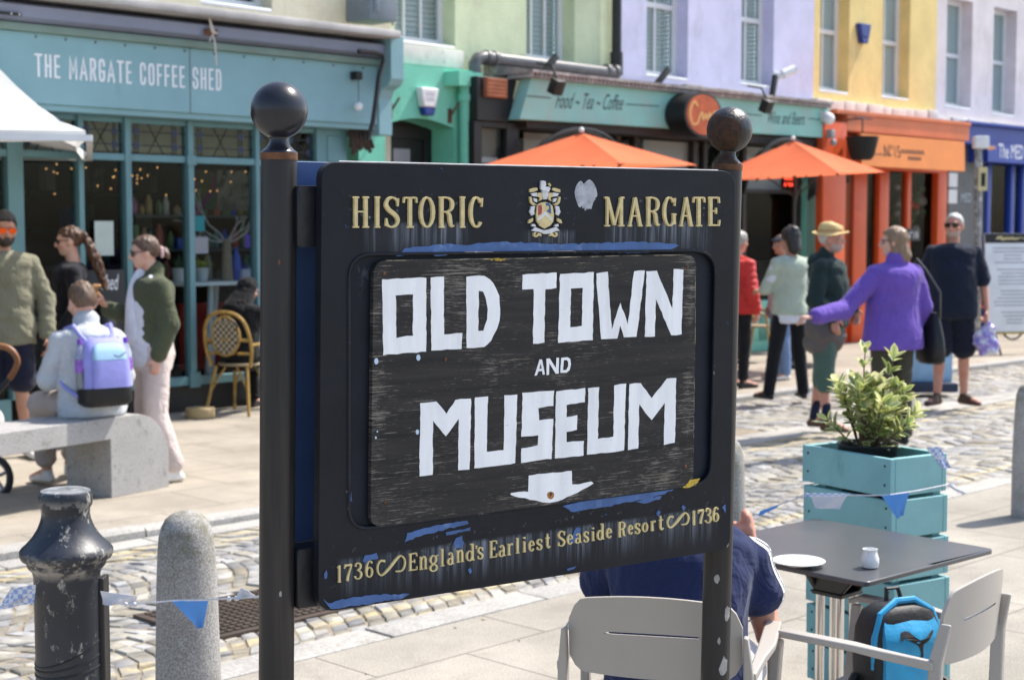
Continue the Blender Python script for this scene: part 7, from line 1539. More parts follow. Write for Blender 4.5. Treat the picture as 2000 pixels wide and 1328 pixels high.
for k in range(44):
    a = rn.uniform(0, 2*math.pi); tilt = rn.uniform(.1, .98) if k > 4 else rn.uniform(0, .2); L = rn.uniform(.14, .27)*(1.0-.12*tilt)+(.10 if k < 2 else 0); p = pc_+Vector((rn.uniform(-.03, .03), rn.uniform(-.03, .03), .92)); d = Vector((math.sin(tilt)*math.cos(a), math.sin(tilt)*math.sin(a), math.cos(tilt))); pts = [p]; q = p.copy()
    for i in range(6): q = q+d*L/6; d = (d+Vector((rn.uniform(-.12, .12), rn.uniform(-.12, .12), .06))).normalized(); pts.append(q.copy())
    gs.tube(pts, [.0045, .004, .004, .0035, .003, .0025, .002], 5); bare = 3
    for i in range(bare, 7):
        m = 3 if i < 5 else 5
        for j in range(m):
            az = 2*math.pi*j/m+i*1.2+rn.uniform(-.3, .3); x = d.orthogonal().normalized(); y = d.cross(x); od = (x*math.cos(az)+y*math.sin(az))*rn.uniform(.6, 1.)+d*(.35+.15*(i-3)); leaf(pts[i]+d*rn.uniform(-.01, .012), od, d, rn.uniform(.036, .068), rn.uniform(.0095, .0165))
for k in range(10):
    a = rn.uniform(0, 6.28); p = pc_+Vector((.06*math.cos(a), .06*math.sin(a), .93+rn.uniform(0, .05))); leaf(p, Vector((math.cos(a), math.sin(a), rn.uniform(-.2, .5))), Vector((0, 0, 1)), .055, .016)
obj('foliage', g, vcol('variegated_leaf', .42, var=.15, vs=30, bump=.15, bs=80, spec=.45, trans=True), pot, smooth=180, fix=False); obj('stems', gs, mat('shrub_stem', (.12, .09, .05), .8, var=.3), pot)
# ---------------- table
tn = Vector((.953, 4.08, 0)); t2 = Vector((.74, .67, 0)).normalized(); t1 = Vector((-.67, .74, 0)).normalized(); TL = .655
tbl = thing('cafe_table', 'square dark grey cafe table on a chrome pedestal in front of the teal planter', 'table', tn+(t1+t2)*TL/2, 0)
cc = [tn, tn+t2*TL, tn+(t1+t2)*TL, tn+t1*TL]
def rc(p, a, b, r=.025): return [p+(a-p).normalized()*r*(1-k/3)**2+(b-p).normalized()*r*(k/3)**2 for k in range(4)]
poly = [q for i in range(4) for q in rc(cc[i], cc[i-1], cc[(i+1) % 4])]
M_ttop = mat('dark_laminate', (.075, .075, .077), .30, var=.12, vs=5, spec=.5, fine=.05)
g = MB(); g.prism([p+Vector((0, 0, .716)) for p in poly], (0, 0, .014)); obj('tabletop', g, M_ttop, tbl, bevel=.003)
tc = tn+(t1+t2)*TL/2; M_chrome = mat('chrome_leg', (.72, .71, .69), .16, metal=1, var=.06); g = MB()
g.prism([tc+t1*a+t2*.05+Vector((0, 0, z)) for a, z in ((-.15, .715), (.15, .715), (.05, .60), (-.05, .60))], -t2*.012); g.prism([tc+t1*a-t2*.05+Vector((0, 0, z)) for a, z in ((-.15, .715), (.15, .715), (.05, .60), (-.05, .60))], t2*.012)
g.prism([tc+t2*a+t1*.055+Vector((0, 0, z)) for a, z in ((-.13, .714), (.13, .714), (.04, .60), (-.04, .60))], -t1*.012); g.cbox(tc+Vector((0, 0, .596)), .11, .11, .014, rz=math.atan2(t2.y, t2.x)); obj('fold_bracket', g, mat('dark_cast_metal', (.05, .05, .05), .35, metal=.7, var=.2), tbl, bevel=.004)
g = MB()
for a, b in ((.035, .035), (-.035, .035), (.035, -.035), (-.035, -.035)): g.tube([tc+t1*a+t2*b+Vector((0, 0, .06)), tc+t1*a+t2*b+Vector((0, 0, .60))], .014, 12)
obj('pedestal', g, M_chrome, tbl); g = MB()
for s_ in (t1, -t1, t2, -t2): g.tube([tc+Vector((0, 0, .06)), tc+s_*.27+Vector((0, 0, .022))], .019, 8)
obj('foot', g, M_chrome, tbl)
M_china = mat('white_china', (.80, .79, .77), .18, var=.02, spec=.6)
p = gp(1560, 1102, .734); g = MB(); g.lathe([(.001, .7315), (.035, .7315), (.04, .734), (.074, .744), (.075, .7465), (.072, .7475), (.042, .738), (.001, .7375)], (p.x, p.y, 0), 32); tag(obj('saucer', g, M_china), 'white china saucer on the dark cafe table', 'plate')
p = gp(1699, 1107, .732); g = MB(); g.lathe([(.016, .7312), (.0225, .733), (.0255, .745), (.025, .758), (.020, .772), (.0195, .780), (.0215, .784), (.0195, .784), (.017, .776), (.018, .76), (.001, .74)], (p.x, p.y, 0), 28); jug = obj('milk_jug', g, M_china); tag(jug, 'tiny white china milk jug on the dark cafe table', 'jug')
# ---------------- taupe armchairs
M_taupe = mat('taupe_powdercoat', (.40, .365, .325), .45, var=.04, vs=4, bump=.05, bs=200, spec=.4)
def armchair(label, loc, rz, sc=1.):
    t = thing('armchair', label, 'chair', loc, rz, 'taupe metal cafe armchairs'); M = frame(loc, rz) @ Matrix.Diagonal((sc, sc, 1, 1))
    def arcpt(x, z): return Vector((x, .235+.035*(z-.45)/.35+.03*(1-(x/.22)**2), z))
    outer = rround([(-.215, .555, .05), (-.222, .785, .075), (.222, .785, .075), (.215, .555, .05)], 5); g = MB(M); K = 14
    def edge(x):                                     # top and bottom of the panel at x
        a = abs(x)/.218; top = .80+.022*(1-a*a); bot = .628-.006*(1-a*a); e = max(0, (a-.80)/.20); return bot+.04*e**2.4, top-.05*e**2.4
    xs = [-.217+.434*i/28 for i in range(29)]; zs = lambda x: [edge(x)[0]+(edge(x)[1]-edge(x)[0])*j/12 for j in range(13)]
    fr = [[arcpt(x, z) for z in zs(x)] for x in xs]; bk = [[p+Vector((0, .010, 0)) for p in r] for r in fr]; n = 13; vs = [p for r in fr for p in r]+[p for r in bk for p in r]; o = len(fr)*n; fs = []
    hole = lambda i, j: (j == 6 and 6 <= i < 22)
    for i in range(28):
        for j in range(12):
            a = i*n+j
            if hole(i, j): continue
            fs.append((a, a+1, a+n+1, a+n)); fs.append((o+a, o+a+n, o+a+n+1, o+a+1))
    # narrow the slot by pulling its rows together
    for i in range(29):
        if 6 <= i <= 22:
            for s_ in (0, o):
                lo, hi = s_+i*n+6, s_+i*n+7; m = (vs[lo]+vs[hi])/2; f = .42 if 6 < i < 22 else .1; vs[lo] = m+(vs[lo]-m)*f; vs[hi] = m+(vs[hi]-m)*f
    for i in range(6, 22): fs.append((i*n+6, (i+1)*n+6, o+(i+1)*n+6, o+i*n+6)); fs.append((i*n+7, o+i*n+7, o+(i+1)*n+7, (i+1)*n+7))
    rim = [i*n for i in range(28)]+[28*n+j for j in range(12)]+[i*n+12 for i in range(28, 0, -1)]+[j for j in range(12, 0, -1)]
    for a, b in zip(rim, rim[1:]+rim[:1]): fs.append((a, b, o+b, o+a))
    g.add(vs, fs); obj('back_panel', g, M_taupe, t, smooth=40)
    g = MB(M); g.loft([[(-.22, -.22, z), (.22, -.22, z), (.215, .21, z-.02), (-.215, .21, z-.02)] for z in (.432, .445)]); obj('seat', g, M_taupe, t, bevel=.01)
    for q in (-1, 1):
        g = MB(M); sec = lambda p, a, b: [p+Vector((-a, -b, 0)), p+Vector((a, -b, 0)), p+Vector((a, b, 0)), p+Vector((-a, b, 0))]
        g.loft([sec(Vector((q*.245, .33, 0)), .011, .016), sec(Vector((q*.238, .255, .42)), .013, .02), sec(Vector((q*.232, .262, .64)), .012, .019), sec(Vector((q*.226, .285, .735)), .006, .016)]); obj('rear_leg', g, M_taupe, t, bevel=.004)
        g = MB(M); g.loft([sec(Vector((q*.262, -.265, 0)), .011, .014), sec(Vector((q*.262, -.225, .43)), .013, .018), sec(Vector((q*.262, -.205, .635)), .012, .016)]); obj('front_leg', g, M_taupe, t, bevel=.004)
        g = MB(M); zz = lambda p, a, b: [p+Vector((-a, 0, -b)), p+Vector((a, 0, -b)), p+Vector((a, 0, b)), p+Vector((-a, 0, b))]
        g.loft([zz(Vector((q*.264, -.235, .640)), .012, .006), zz(Vector((q*.266, -.19, .654)), .022, .009), zz(Vector((q*.262, .03, .650)), .022, .009), zz(Vector((q*.250, .12, .640)), .015, .011), zz(Vector((q*.240, .26, .632)), .010, .012)]); obj('armrest', g, M_taupe, t, bevel=.004)
    return t
armchair('taupe metal armchair in which the man in navy sits behind the sign post', (.395, 3.82, 0), R(167), .95); armchair('empty taupe metal armchair holding the blue and black backpack', (.965, 3.935, 0), R(-128), .88)
# ---------------- blue and black sports backpack on the chair
bp = thing('sports_backpack', 'bright blue and black backpack with a leaping cat logo standing on the empty armchair', 'backpack', (1.005, 3.99, .447), 0); bc = Vector((1.02, 4.0, 0)); rzp = R(22); Mb = frame(bc, rzp) @ Matrix.Translation((0, 0, .447)) @ Matrix.Diagonal((.80, .80, .80, 1)) @ Matrix.Translation((0, 0, -.447))
M_bbl = mat('bright_blue_nylon', (.02, .30, .56), .45, var=.18, vs=16, bump=.25, bs=26, bd=.012, sheen=.1); M_bbk = mat('black_nylon', (.012, .012, .013), .55, var=.3, vs=12, bump=.3, bs=40, bd=.008)
def rsec(w_, d_, z, y0=0, n=24, p=.45):
    out = []
    for i in range(n):
        a = 2*math.pi*i/n; cx, sy = math.cos(a), math.sin(a); out.append(Vector((w_*math.copysign(abs(cx)**p, cx), y0+d_*math.copysign(abs(sy)**p, sy), z)))
    return out
g = MB(Mb); g.loft([rsec(.10, .065, .45), rsec(.135, .085, .47), rsec(.14, .088, .58), rsec(.135, .08, .68), rsec(.115, .065, .735), rsec(.07, .04, .762)]); body = obj('main_body', g, M_bbk, bp, smooth=50)
g = MB(Mb); bx = lambda s_, z: Vector((s_, -.088-.022*(1-abs(s_)/.13)*math.sin(max(0, min(1, (z-.46)/.27))*math.pi)**.5-.004+max(0, z-.66)*.55, z))
grid = []
for j in range(15):
    z = .475+.27*j/14; hw = .098*(1-.0*j)*(1-.42*max(0, (z-.66)/.1)**2)+.012; grid.append([bx(-hw+2*hw*i/12, z) for i in range(13)])
g.loft([r+[p+Vector((0, .03, 0)) for p in r[::-1]] for r in grid]); obj('front_pocket', g, M_bbl, bp, smooth=60)
g = MB(Mb); g.tube([(-.125, -.05, .56), (-.128, -.055, .66), (-.10, -.045, .735), (-.03, -.03, .772), (.04, -.03, .772), (.10, -.045, .735), (.128, -.055, .66)], .012, 8); obj('piping', g, M_bbl, bp)
g = MB(Mb); g.tube([(-.03, .02, .757), (-.025, .03, .80), (.02, .03, .80), (.03, .02, .757)], .008, 6); obj('handle', g, M_bbk, bp); g = MB(Mb); g.tube([(-.14, .03, .52), (-.22, -.02, .47), (-.29, -.03, .455), (-.34, .02, .452)], .016, 8); obj('strap', g, M_bbk, bp); g = MB(Mb); g.tube([(.14, .03, .52), (.19, -.05, .47), (.15, -.13, .455)], .014, 8); obj('strap', g, M_bbk, bp); g = MB(Mb); g.tube([(-.06, -.105, .46), (-.10, -.16, .452), (-.2, -.15, .452)], .012, 6); obj('strap', g, M_bbk, bp)
cat_ = [(848, 1020), (862, 990), (885, 985), (905, 990), (925, 1010), (950, 1025), (985, 1022), (1015, 1005), (1040, 992), (1040, 1003), (1015, 1022), (990, 1038), (968, 1045), (965, 1070), (968, 1095), (960, 1112), (950, 1105), (952, 1080), (942, 1055), (925, 1040), (905, 1030), (885, 1018), (872, 1012), (858, 1024)]
g = MB(Mb); pts = []
for x, y in cat_:
    s_ = -.062+(x-848)/192*.135; z = .688-(y-985)/127*.095; pts.append((s_, z))
tri = geometry.tessellate_polygon([[Vector((a, b, 0)) for a, b in pts]]); g.add([bx(a, b)+Vector((0, -.0022, 0)) for a, b in pts], [tuple(t) for t in tri]); obj('leaping_cat_logo', g, M_bbk, bp, smooth=0, fix=False)
# ---------------- backpack worn by the seated man
wb = thing('worn_backpack', 'lavender and black backpack with water bottles worn by the seated man in grey', 'backpack', f3.M @ Vector((0, .24, .57)), r3); Mw = f3.M @ Matrix.Translation((0, .245, 0)) @ Matrix.Rotation(R(4), 4, 'X')
M_lvn = mat('lavender_nylon', (.27, .27, .62), .6, var=.12, vs=9, bump=.25, bs=22, bd=.01); M_lbl = mat('pale_blue_nylon', (.28, .45, .62), .6, var=.1, vs=9, bump=.2, bs=25, bd=.01)
g = MB(Mw); g.loft([rsec(.12, .085, .585, 0), rsec(.155, .105, .61, 0), rsec(.158, .108, .70, 0)]); obj('base_panel', g, M_bbk, wb, smooth=50)
g = MB(Mw); g.loft([rsec(.155, .104, .695, 0), rsec(.152, .10, .85, 0), rsec(.145, .09, .93, 0), rsec(.115, .07, .99, 0), rsec(.07, .04, 1.01, 0)]); obj('main_body', g, M_lvn, wb, smooth=50)
g = MB(Mw); g.loft([rsec(.112, .03, .70, .10, p=.35), rsec(.112, .035, .80, .10, p=.35), rsec(.108, .033, .868, .095, p=.35)]); obj('front_pocket', g, M_lvn, wb, smooth=40)
g = MB(Mw); g.loft([rsec(.108, .033, .871, .095, p=.35), rsec(.106, .03, .92, .088, p=.35), rsec(.09, .026, .96, .072, p=.4), rsec(.06, .02, .975, .06, p=.4)]); obj('top_pocket', g, M_lbl, wb, smooth=40)
g = MB(Mw); sw = crom([(.03, 0), (.0, -.012), (-.02, -.004), (-.05, .016)], 4); Lr, Qr = ribbon([(x, z, .003) for x, z in sw]); g.loft([[Vector((-.045+a[0], .1297, .90+a[1])), Vector((-.045+b[0], .1297, .90+b[1]))] for a, b in zip(Lr, Qr)], cap=False, close=False); obj('curved_mark', g, M_bbk, wb, smooth=0, fix=False)
for q in (-1, 1):
    g = MB(Mw); g.loft([[Vector((q*(.13+.03*math.cos(a)), .0+.075*math.sin(a), z)) for a in [2*math.pi*i/16 for i in range(16)]] for z in (.64, .82)]); obj('mesh_pocket', g, M_bbk, wb, smooth=60)
    g = MB(f3.M); sp3 = f3.J['shL' if q > 0 else 'shR']; g.tube([Mw @ Vector((q*.08, -.08, 1.04)) if False else f3.M.inverted() @ (Mw @ Vector((q*.07, -.055, .975))), sp3*Vector((0, 0, 0)).x if False else Vector((q*.105, .085, 1.02)), Vector((q*.12, .02, 1.075)), Vector((q*.125, -.10, 1.05)), Vector((q*.14, -.17, .93)), Vector((q*.19, -.12, .80)), Vector((q*.20, .05, .70)), f3.M.inverted() @ (Mw @ Vector((q*.15, -.05, .65)))], [.013, .015, .016, .016, .016, .012, .011, .011], 8); obj('strap', g, M_lvn if q > 0 else M_lvn, wb)
def bottle(label, q):
    t = thing('water_bottle', label, 'bottle', Mw @ Vector((q*.148, .01, .70)), r3, 'water bottles in the backpack pockets'); o = Vector((q*.150, .01, 0))
    g = MB(Mw); g.lathe([(.030, .70), (.034, .705), (.034, .90), (.030, .925), (.014, .965), (.013, .98)], o, 18); pm = NT('clear_plastic'); pm.set(col=(.75, .8, .85), rough=.12, trans=.75, ior=1.33, spec=.5); obj('body', g, pm.m, t)
    g = MB(Mw); g.lathe([(.0345, .80), (.0348, .802), (.0348, .878), (.0345, .88)], o, 18, cap=False); obj('label', g, mat('purple_label', (.25, .10, .45), .4, var=.5, vs=40), t)
    g = MB(Mw); g.lathe([(.0165, .972), (.0165, 1.0), (.014, 1.006), (.001, 1.007)], o, 14); obj('cap', g, mat('purple_cap', (.16, .06, .38), .4), t)
bottle('clear water bottle with purple cap in the left pocket of the lavender backpack', 1); bottle('clear water bottle with purple cap in the right pocket of the lavender backpack', -1)
fb = thing('floral_backpack', 'white backpack with small coloured flowers worn by the person in red', 'backpack', f6.M @ Vector((0, .25, .9)), R(125)); Mf = f6.M @ Matrix.Translation((0, .235, .36))
t = NT('floral_cloth'); v = t.voro(26); vc = t.voro(26, out='Color'); t.set(col=t.mix(t.mr(v, .28, .34), t.mix(.5, vc, (.45, .15, .12)), (.66, .68, .70)), rough=.8)
g = MB(Mf); g.loft([rsec(.13, .08, .58), rsec(.155, .10, .62), rsec(.15, .10, .80), rsec(.13, .085, .95), rsec(.08, .05, 1.0)]); obj('main_body', g, t.m, fb, smooth=50); g = MB(Mf); g.loft([rsec(.11, .03, .62, .095), rsec(.11, .035, .72, .098), rsec(.10, .025, .80, .09)]); obj('front_pocket', g, t.m, fb, smooth=50)
# tote of the woman with the ponytail
g = MB(f2.M); bag_loft(g, Vector((.06, .25, .86)), .10, .16, .5, .9); tb_ = grow('tote_bag', g, M_leather, None, .014, 2, folds(.02, 6, 7, 2)); tag(tb_, 'big soft black bag on the back of the woman with the ponytail', 'bag'); flush()
# ---------------- rattan chair, bowl
def rattan(label, loc, rz):
    t = thing('rattan_chair', label, 'chair', loc, rz, 'rattan bistro chairs'); M = frame(loc, rz); M_rat = mat('rattan_cane', (.36, .22, .055), .45, var=.35, vs=16, dirt=((.05, .03, .015), 6, .60, .64))
    g = MB(M); g.lathe([(.19, .44), (.205, .45), (.20, .465), (.001, .468)], (0, 0, 0), 24); obj('seat', g, mat('woven_seat', (.30, .24, .15), .7, bump=.6, bs=110, bd=.01), t)
    g = MB(M); bk = crom([(-.20, .16, .44), (-.235, .20, .62), (-.20, .25, .83), (-.09, .275, .925), (.09, .275, .925), (.20, .25, .83), (.235, .20, .62), (.20, .16, .44)], 5); g.tube(bk, .017, 8); g.tube([(-.23, .215, .68), (0, .25, .69), (.23, .215, .68)], .014, 8); g.tube([(-.225, .18, .56), (0, .215, .56), (.225, .18, .56)], .012, 8); g.tube(crom([(-.235, .19, .64), (-.26, 0, .64), (-.22, -.14, .60), (-.18, -.17, .45)], 4), .014, 8); g.tube(crom([(.235, .19, .64), (.26, 0, .64), (.22, -.14, .60), (.18, -.17, .45)], 4), .014, 8); obj('frame', g, M_rat, t)
    wv = NT('cane_weave'); ch = wv.n('ShaderNodeTexChecker'); wv.L(wv.co(1), ch.inputs[0]); ch.inputs['Scale'].default_value = 34; ch.inputs[1].default_value = (.42, .36, .24, 1); ch.inputs[2].default_value = (.05, .03, .02, 1); wv.set(col=ch.outputs[0], rough=.7)
    g = MB(M); g.loft([[Vector((.135*math.cos(a), .262-.02*(1-abs(math.sin(a)))+y-.045*(.12-.17*math.sin(a)), .72+.17*math.sin(a))) for a in [2*math.pi*i/24 for i in range(24)]] for y in (0, .008)]); obj('woven_back', g, wv.m, t, smooth=40); g = MB(M); g.tube([Vector((.14*math.cos(a), .266-.02*(1-abs(math.sin(a)))-.045*(.12-.17*math.sin(a)), .72+.175*math.sin(a))) for a in [2*math.pi*i/24 for i in range(25)]], .011, 6); obj('back_ring', g, M_rat, t)
    for x, y in ((-.2, .2), (.2, .2), (-.18, -.2), (.18, -.2)):
        g = MB(M); g.tube([(x*.8, y*.75, .44), (x*1.12, y*1.2, 0)], .016, 8); g.tube([(x*.95, y*.95, .22), (x*.3, y*.8, .43)], .009, 6); obj('leg', g, M_rat, t)
    return t
rc1 = rattan('rattan bistro chair with oval woven back outside the coffee shop window', tuple(L5+Vector((0, 0, 0))), r5); q = gp(1484, 706); dup(rc1, (q.x, q.y, 0), R(60), 'rattan bistro chair half hidden beside the mint panel of the cafe')
p = gp(391, 816); g = MB(); g.lathe([(.10, 0), (.128, .004), (.13, .012), (.13, .085), (.125, .092)], (p.x, p.y, 0), 28, mi=0, cap=True); g.lathe([(.1249, .0925), (.118, .09), (.112, .03), (.001, .025)], (p.x, p.y, 0), 28, mi=1, cap=False); tag(obj('dog_bowl', g, [mat('tan_stoneware', (.36, .27, .14), .5, var=.1), mat('blue_glaze', (.03, .07, .30), .25)], fix=False), 'tan dog bowl glazed blue inside standing by the shop window', 'bowl')
# ---------------- bunting
M_cord = mat('white_cord', (.60, .60, .64), .8, var=.2, vs=60); M_fblue = cloth('blue_flag', (.16, .38, .72), .35)
gm = NT('blue_gingham'); q1 = gm.n('ShaderNodeTexChecker'); gm.L(gm.co(1), q1.inputs[0]); q1.inputs['Scale'].default_value = 85; q1.inputs[1].default_value = (.66, .68, .74, 1); q1.inputs[2].default_value = (.30, .38, .62, 1); gm.set(col=q1.outputs[0], rough=.85); M_ging = gm.m; M_fwhite = cloth('white_flag', (.66, .67, .72), .35)
def flag(pts, D, m, parent, wave=.006, dz=0):
    """a small cloth quad strip: pts are two edges in photo px, given real depth"""
    a, b = pts; g = MB(); K = 8; rows = []
    for i in range(K+1):
        t = i/K; r = []
        for j in range(7):
            s_ = j/6; pa = a[0]*(1-s_)+a[1]*s_ if False else None
            top = Vector(a[0])*(1-s_)+Vector(a[1])*s_; bot = Vector(b[0])*(1-s_)+Vector(b[1])*s_; p = top*(1-t)+bot*t; q = at(p.x, p.y, D); q.y += wave*math.sin(s_*7+t*3)*t; r.append(q)
        rows.append(r)
    g.loft([r+[p+Vector((0, .0012, 0)) for p in r[::-1]] for r in rows]); return obj('flag', g, m, parent, smooth=60)
bn = thing('bunting', 'blue and white flag bunting tied from the iron bollard to the left sign post', 'bunting', at(300, 1175, 3.9), 0, 'blue and white bunting')
g = MB(); g.tube([at(-40, 1192, 3.75), at(10, 1183, 3.8), at(66, 1160, 3.86), at(72, 1158, 3.88)], .0022, 5); g.tube([at(205, 1172, 3.85), at(245, 1180, 3.8), at(300, 1176, 3.75), at(340, 1172, 3.72), at(407, 1171, 3.6), at(440, 1168, 3.45), at(500, 1165, 3.05), at(515, 1163, 2.82)], .0022, 5)
for x, y, d in ((246, 1180, 3.8), (263, 1180, 3.78), (447, 1169, 3.4), (462, 1168, 3.3)): g.sph(at(x, y, d), .006, seg=8, rg=5)
obj('cord', g, M_cord, bn)
flag((((336, 1174), (407, 1170)), ((385, 1226), (396, 1226))), 3.68, M_fblue, bn); flag((((470, 1148), (474, 1148)), ((458, 1170), (503, 1166))), 3.15, M_fwhite, bn); flag((((20, 1150), (70, 1141)), ((-5, 1190), (66, 1178))), 3.84, M_ging, bn); flag((((196, 1154), (268, 1164)), ((200, 1180), (262, 1180))), 3.83, M_fwhite, bn, .012)
bn2 = thing('bunting', 'blue and white flag bunting wrapped round the teal planter', 'bunting', at(1650, 970, 5.2), 0, 'blue and white bunting')
lf = at(1569, 963, 5.42); g = MB(); g.tube([at(1450, 1012, 5.5), at(1490, 1001, 5.45), at(1520, 986, 5.4), at(1560, 972, 5.36), at(1572, 964, 5.33), at(1620, 966, 5.2), at(1700, 967, 5.08), at(1738, 966, 5.035), at(1790, 958, 5.10), at(1850, 946, 5.2), at(1885, 962, 5.2)], .0025, 5); obj('cord', g, M_cord, bn2)
flag((((1584, 968), (1654, 968)), ((1592, 992), (1640, 994))), 5.0, M_fwhite, bn2); flag((((1722, 968), (1776, 962)), ((1752, 1012), (1764, 1006))), 4.98, M_fblue, bn2); flag((((1484, 998), (1524, 984)), ((1482, 1008), (1516, 992))), 5.4, M_fblue, bn2, .002); flag((((1572, 962), (1660, 964)), ((1572, 970), (1650, 972))), 5.04, M_ging, bn2, .002)
flag((((1808, 874), (1836, 872)), ((1842, 916), (1858, 914))), 5.12, M_ging, bn2, .01); flag((((1846, 946), (1856, 944)), ((1880, 966), (1888, 964))), 5.2, M_fwhite, bn2, .01)
# ---------------- pushchair at the left edge
ps_ = thing('pushchair', 'black pushchair with a tan leather handle at the left edge', 'pushchair', gp(-30, 960), 0); Dp = 9.85
g = MB(); g.tube(crom([tuple(at(x, y, Dp+.1)) for x, y in ((-40, 676), (0, 676), (22, 684), (34, 704), (28, 724), (18, 740))], 4), .021, 8); obj('handle', g, mat('tan_leather', (.25, .10, .035), .5, var=.2, vs=20), ps_)
g = MB(); g.tube([at(20, 736, Dp+.1), at(-20, 785, Dp+.05), at(-90, 880, Dp)], .017, 8); g.tube([at(-90, 880, Dp), at(-5, 930, Dp)], .014, 8); g.tube([at(-90, 700, Dp+.3), at(-60, 880, Dp+.4)], .017, 8); obj('frame', g, M_pipe, ps_)
def wheel(px, py, r, d):
    c = at(px, py, d); g = MB(); g.tube([c+Vector((r*math.cos(a)*.93, r*math.cos(a)*-.36, r*math.sin(a))) for a in [2*math.pi*i/28 for i in range(29)]], .020, 8); w_ = obj('wheel', g, mat('rubber', (.018, .018, .018), .7), ps_)
    g = MB(); g.tube([c+Vector((.8*r*math.cos(a)*.93, .8*r*math.cos(a)*-.36, .8*r*math.sin(a))) for a in [2*math.pi*i/28 for i in range(29)]], .008, 6)
    for k in range(5): a = k*1.2566+.4; g.tube([c, c+Vector((.8*r*math.cos(a)*.93, .8*r*math.cos(a)*-.36, .8*r*math.sin(a)))], .012, 6)
    obj('rim', g, mat('grey_rim', (.25, .25, .26), .4), w_)
wheel(-10, 932, .125, Dp-.1); wheel(-120, 905, .15, Dp+.3)
g = MB(); c = at(-14, 822, Dp+.2); g.cap(c, c+Vector((-.3, 0, .02)), .075, .10); grow('basket_cover', g, fabric('white_canvas_cover', (.66, .64, .61)), ps_, .012, 2, folds(.01, 8, 9)); g = MB(); c = at(-90, 760, Dp+.25); g.cap(c+Vector((0, 0, -.15)), c+Vector((-.1, .1, .25)), .15, .13); grow('seat', g, M_bbk, ps_, .014, 2); flush()
# ---------------- far right: menu board, pavement sign, pole, bicycle
mb_ = gp(1965, 690); b0 = at(1944, 600, 20.6); rzb = R(12); mbd = thing('menu_board', 'white menu board with a black heading on trestle legs at the right edge', 'sign board', (at(1985, 690, 20.6).x, 20.6, 0), rzb); Mm = frame((at(1985, 600, 20.6).x, 20.6, 0), rzb) @ Matrix.Rotation(R(-6), 4, 'X')
zb_, zt_ = EYE-(648-447)*20.6/3000, EYE-(455-447)*20.6/3000; g = MB(Mm); g.box(-.40, .40, -.015, .015, zb_, zt_, ch=.006); obj('panel', g, M_awh, mbd); g = MB(Mm); g.box(-.40, .40, -.018, -.0155, zt_-.13, zt_-.003); hd_ = obj('heading', g, M_black, mbd, smooth=0)
g = MB(Mm); sg3 = crom([(0, .3), (.1, .9), (.2, .1), (.32, .7), (.4, .2), (.5, .7), (.6, .2), (.75, .6), (1, .3)], 4); Lr, Qr = ribbon([(x, z, .06) for x, z in sg3]); g.loft([[Vector((-.22+a[0]*.44, -.0185, zt_-.10+a[1]*.07)), Vector((-.22+b[0]*.44, -.0185, zt_-.10+b[1]*.07))] for a, b in zip(Lr, Qr)], cap=False, close=False); obj('heading_script', g, M_gold, hd_, smooth=0, fix=False)
g = MB(Mm); rn = random.Random(2)
for k in range(22):
    z = zt_-.20-k*.048; wl = rn.uniform(.12, .30)
    if k % 6 == 5: continue
    g.box(-wl, wl, -.0165, -.0155, z-.008, z+.008)
obj('printed_lines', g, mat('grey_print2', (.33, .33, .36), .7), mbd, smooth=0); g = MB(Mm); g.box(-.40, .40, -.017, .016, zb_-.03, zb_-.001); obj('edge', g, mat('gold_edge', (.35, .26, .05), .6), mbd)
g = MB(frame((at(1985, 600, 20.6).x, 20.6, 0), rzb))
for x in (-.33, .33):
    for y in (-.22, .22): g.tube([(x, y*.15, zb_), (x, y, 0)], .016, 6)
obj('leg', g, M_pipe, mbd)
ss = gp(1818, 764); t = thing('pavement_sign', 'small pale blue pavement sign on a dark base behind the man in navy', 'sign', (ss.x, ss.y, 0), R(5)); Mp = frame((ss.x, ss.y, 0), R(5)); g = MB(Mp); g.box(-.22, .22, -.02, .02, .10, 1.02, ch=.01); obj('panel', g, mat('pale_blue_panel', (.25, .42, .60), .4, var=.3, vs=4), t); g = MB(Mp); g.box(-.20, .20, -.0225, -.0205, .62, .98); obj('poster', g, mat('pale_poster', (.55, .52, .6), .6, var=.4, vs=6), t, smooth=0); g = MB(Mp); g.box(-.24, .24, -.16, .16, 0, .10, ch=.03); obj('base', g, mat('dark_blue_rubber', (.02, .03, .06), .7), t)
pp = at(1912, 447, 21.2); t = thing('lamp_post', 'mottled grey post with a small box on top and a yellow plate', 'post', (pp.x, pp.y, 0), 0); g = MB(); zt2 = EYE+(447-292)*21.2/3000; g.tube([(pp.x, pp.y, 0), (pp.x-.03, pp.y, zt2)], .05, 10); obj('pole', g, mat('mottled_grey', (.20, .20, .20), .7, var=.6, vs=9, bump=.4, dirt=((.45, .45, .44), 14, .5, .6)), t); g = MB(); g.box(pp.x-.10, pp.x+.10, pp.y-.08, pp.y+.08, zt2, zt2+.17, ch=.02); obj('top_box', g, M_awh, t); g = MB(); q = at(1918, 350, 21.1); g.box(q.x-.05, q.x+.07, q.y-.02, q.y, q.z-.16, q.z+.16); obj('plate', g, mat('cream_plate', (.6, .52, .28), .6), t); g = MB(); g.box(q.x-.02, q.x+.04, q.y-.023, q.y-.0205, q.z-.10, q.z+.08); obj('plate_print', g, M_black, t, smooth=0)
qb = gp(1935, 668); t = thing('bicycle', 'dark bicycle parked behind the menu board', 'bicycle', (qb.x, qb.y, 0), 0)
Mk = frame((qb.x, qb.y, 0), R(35))
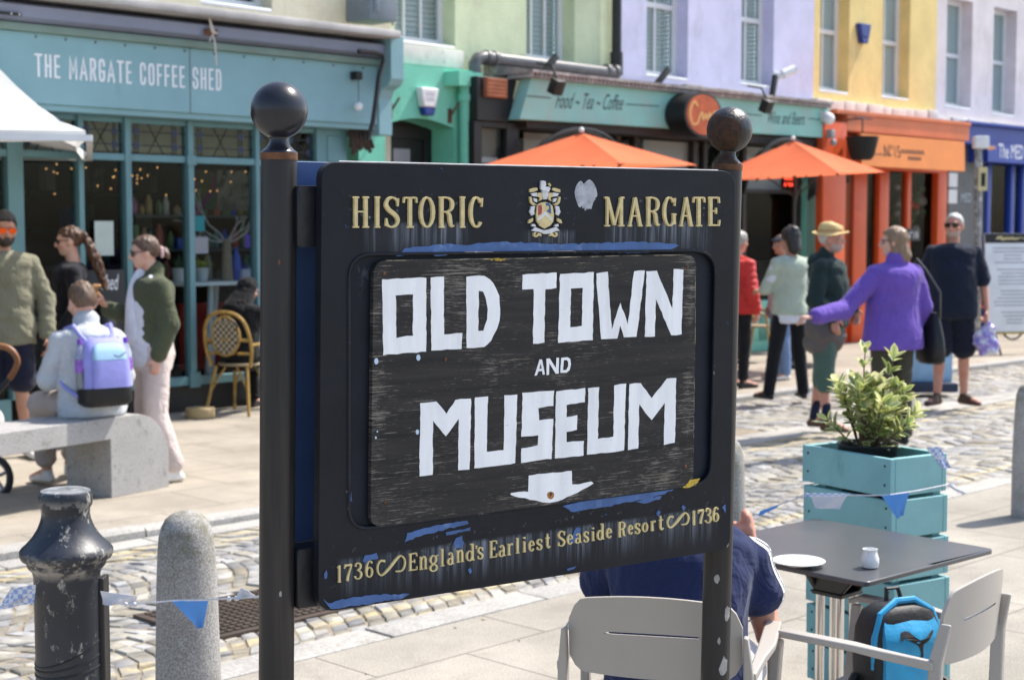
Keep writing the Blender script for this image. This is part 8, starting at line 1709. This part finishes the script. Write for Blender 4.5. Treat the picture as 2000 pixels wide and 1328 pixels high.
for x in (-.52, .52):
    g = MB(Mk); g.tube([(x+.32*math.cos(a), 0, .34+.32*math.sin(a)) for a in [2*math.pi*i/28 for i in range(29)]], .016, 6); w_ = obj('wheel', g, M_dsole, t); g = MB(Mk)
    for k in range(12): a = k*.5236; g.tube([(x, 0, .34), (x+.31*math.cos(a), 0, .34+.31*math.sin(a))], .002, 3)
    obj('spoke', g, M_gpipe, w_)
g = MB(Mk)
for a, b in (((-.52, 0, .34), (-.05, 0, .30)), ((-.52, 0, .34), (-.15, 0, .78)), ((-.05, 0, .30), (-.17, 0, .90)), ((-.05, 0, .30), (.38, 0, .76)), ((-.16, 0, .80), (.37, 0, .86)), ((.36, 0, .92), (.52, 0, .34))): g.tube([a, b], .016, 8)
obj('frame', g, M_gpipe, t); g = MB(Mk); g.cap((-.27, 0, .93), (-.08, 0, .94), .07, .03, .5); obj('saddle', g, M_black, t); g = MB(Mk); g.tube([(.36, -.27, 1.04), (.40, -.1, 1.0), (.37, 0, .95), (.40, .1, 1.0), (.36, .27, 1.04)], .013, 8); obj('handlebar', g, M_black, t)
qo = gp(1936, 655); Mo2 = frame((qo.x, qo.y, 0), R(-20)); t = thing('orange_chair', 'orange plastic chair behind the menu board', 'chair', (qo.x, qo.y, 0), R(-20)); g = MB(Mo2); g.box(-.21, .21, .17, .19, .50, .86, ch=.01); obj('backrest', g, M_orange, t); g = MB(Mo2); g.box(-.21, .21, -.2, .2, .44, .46, ch=.008); obj('seat', g, M_orange, t); g = MB(Mo2)
for x in (-.19, .19):
    for y in (-.18, .18): g.tube([(x, y, .44), (x*1.1, y*1.15, 0)], .012, 6)
obj('leg', g, M_pipe, t)
g = MB(); rn = random.Random(77)
for k in range(26):
    p = gp(rn.uniform(0, 2000), rn.uniform(900, 1320)); 
    if -2 < p.x < 4: g.ell(p+Vector((0, 0, .004)), (rn.uniform(.004, .012), 0, 0), (0, rn.uniform(.004, .012), 0), (0, 0, .003), seg=7, rg=4)
o = obj('litter', g, mat('pale_litter', (.4, .33, .22), .9, var=.5, vs=50)); o['kind'] = 'stuff'; o['label'] = 'small dry crumbs and leaf bits on the pavement'
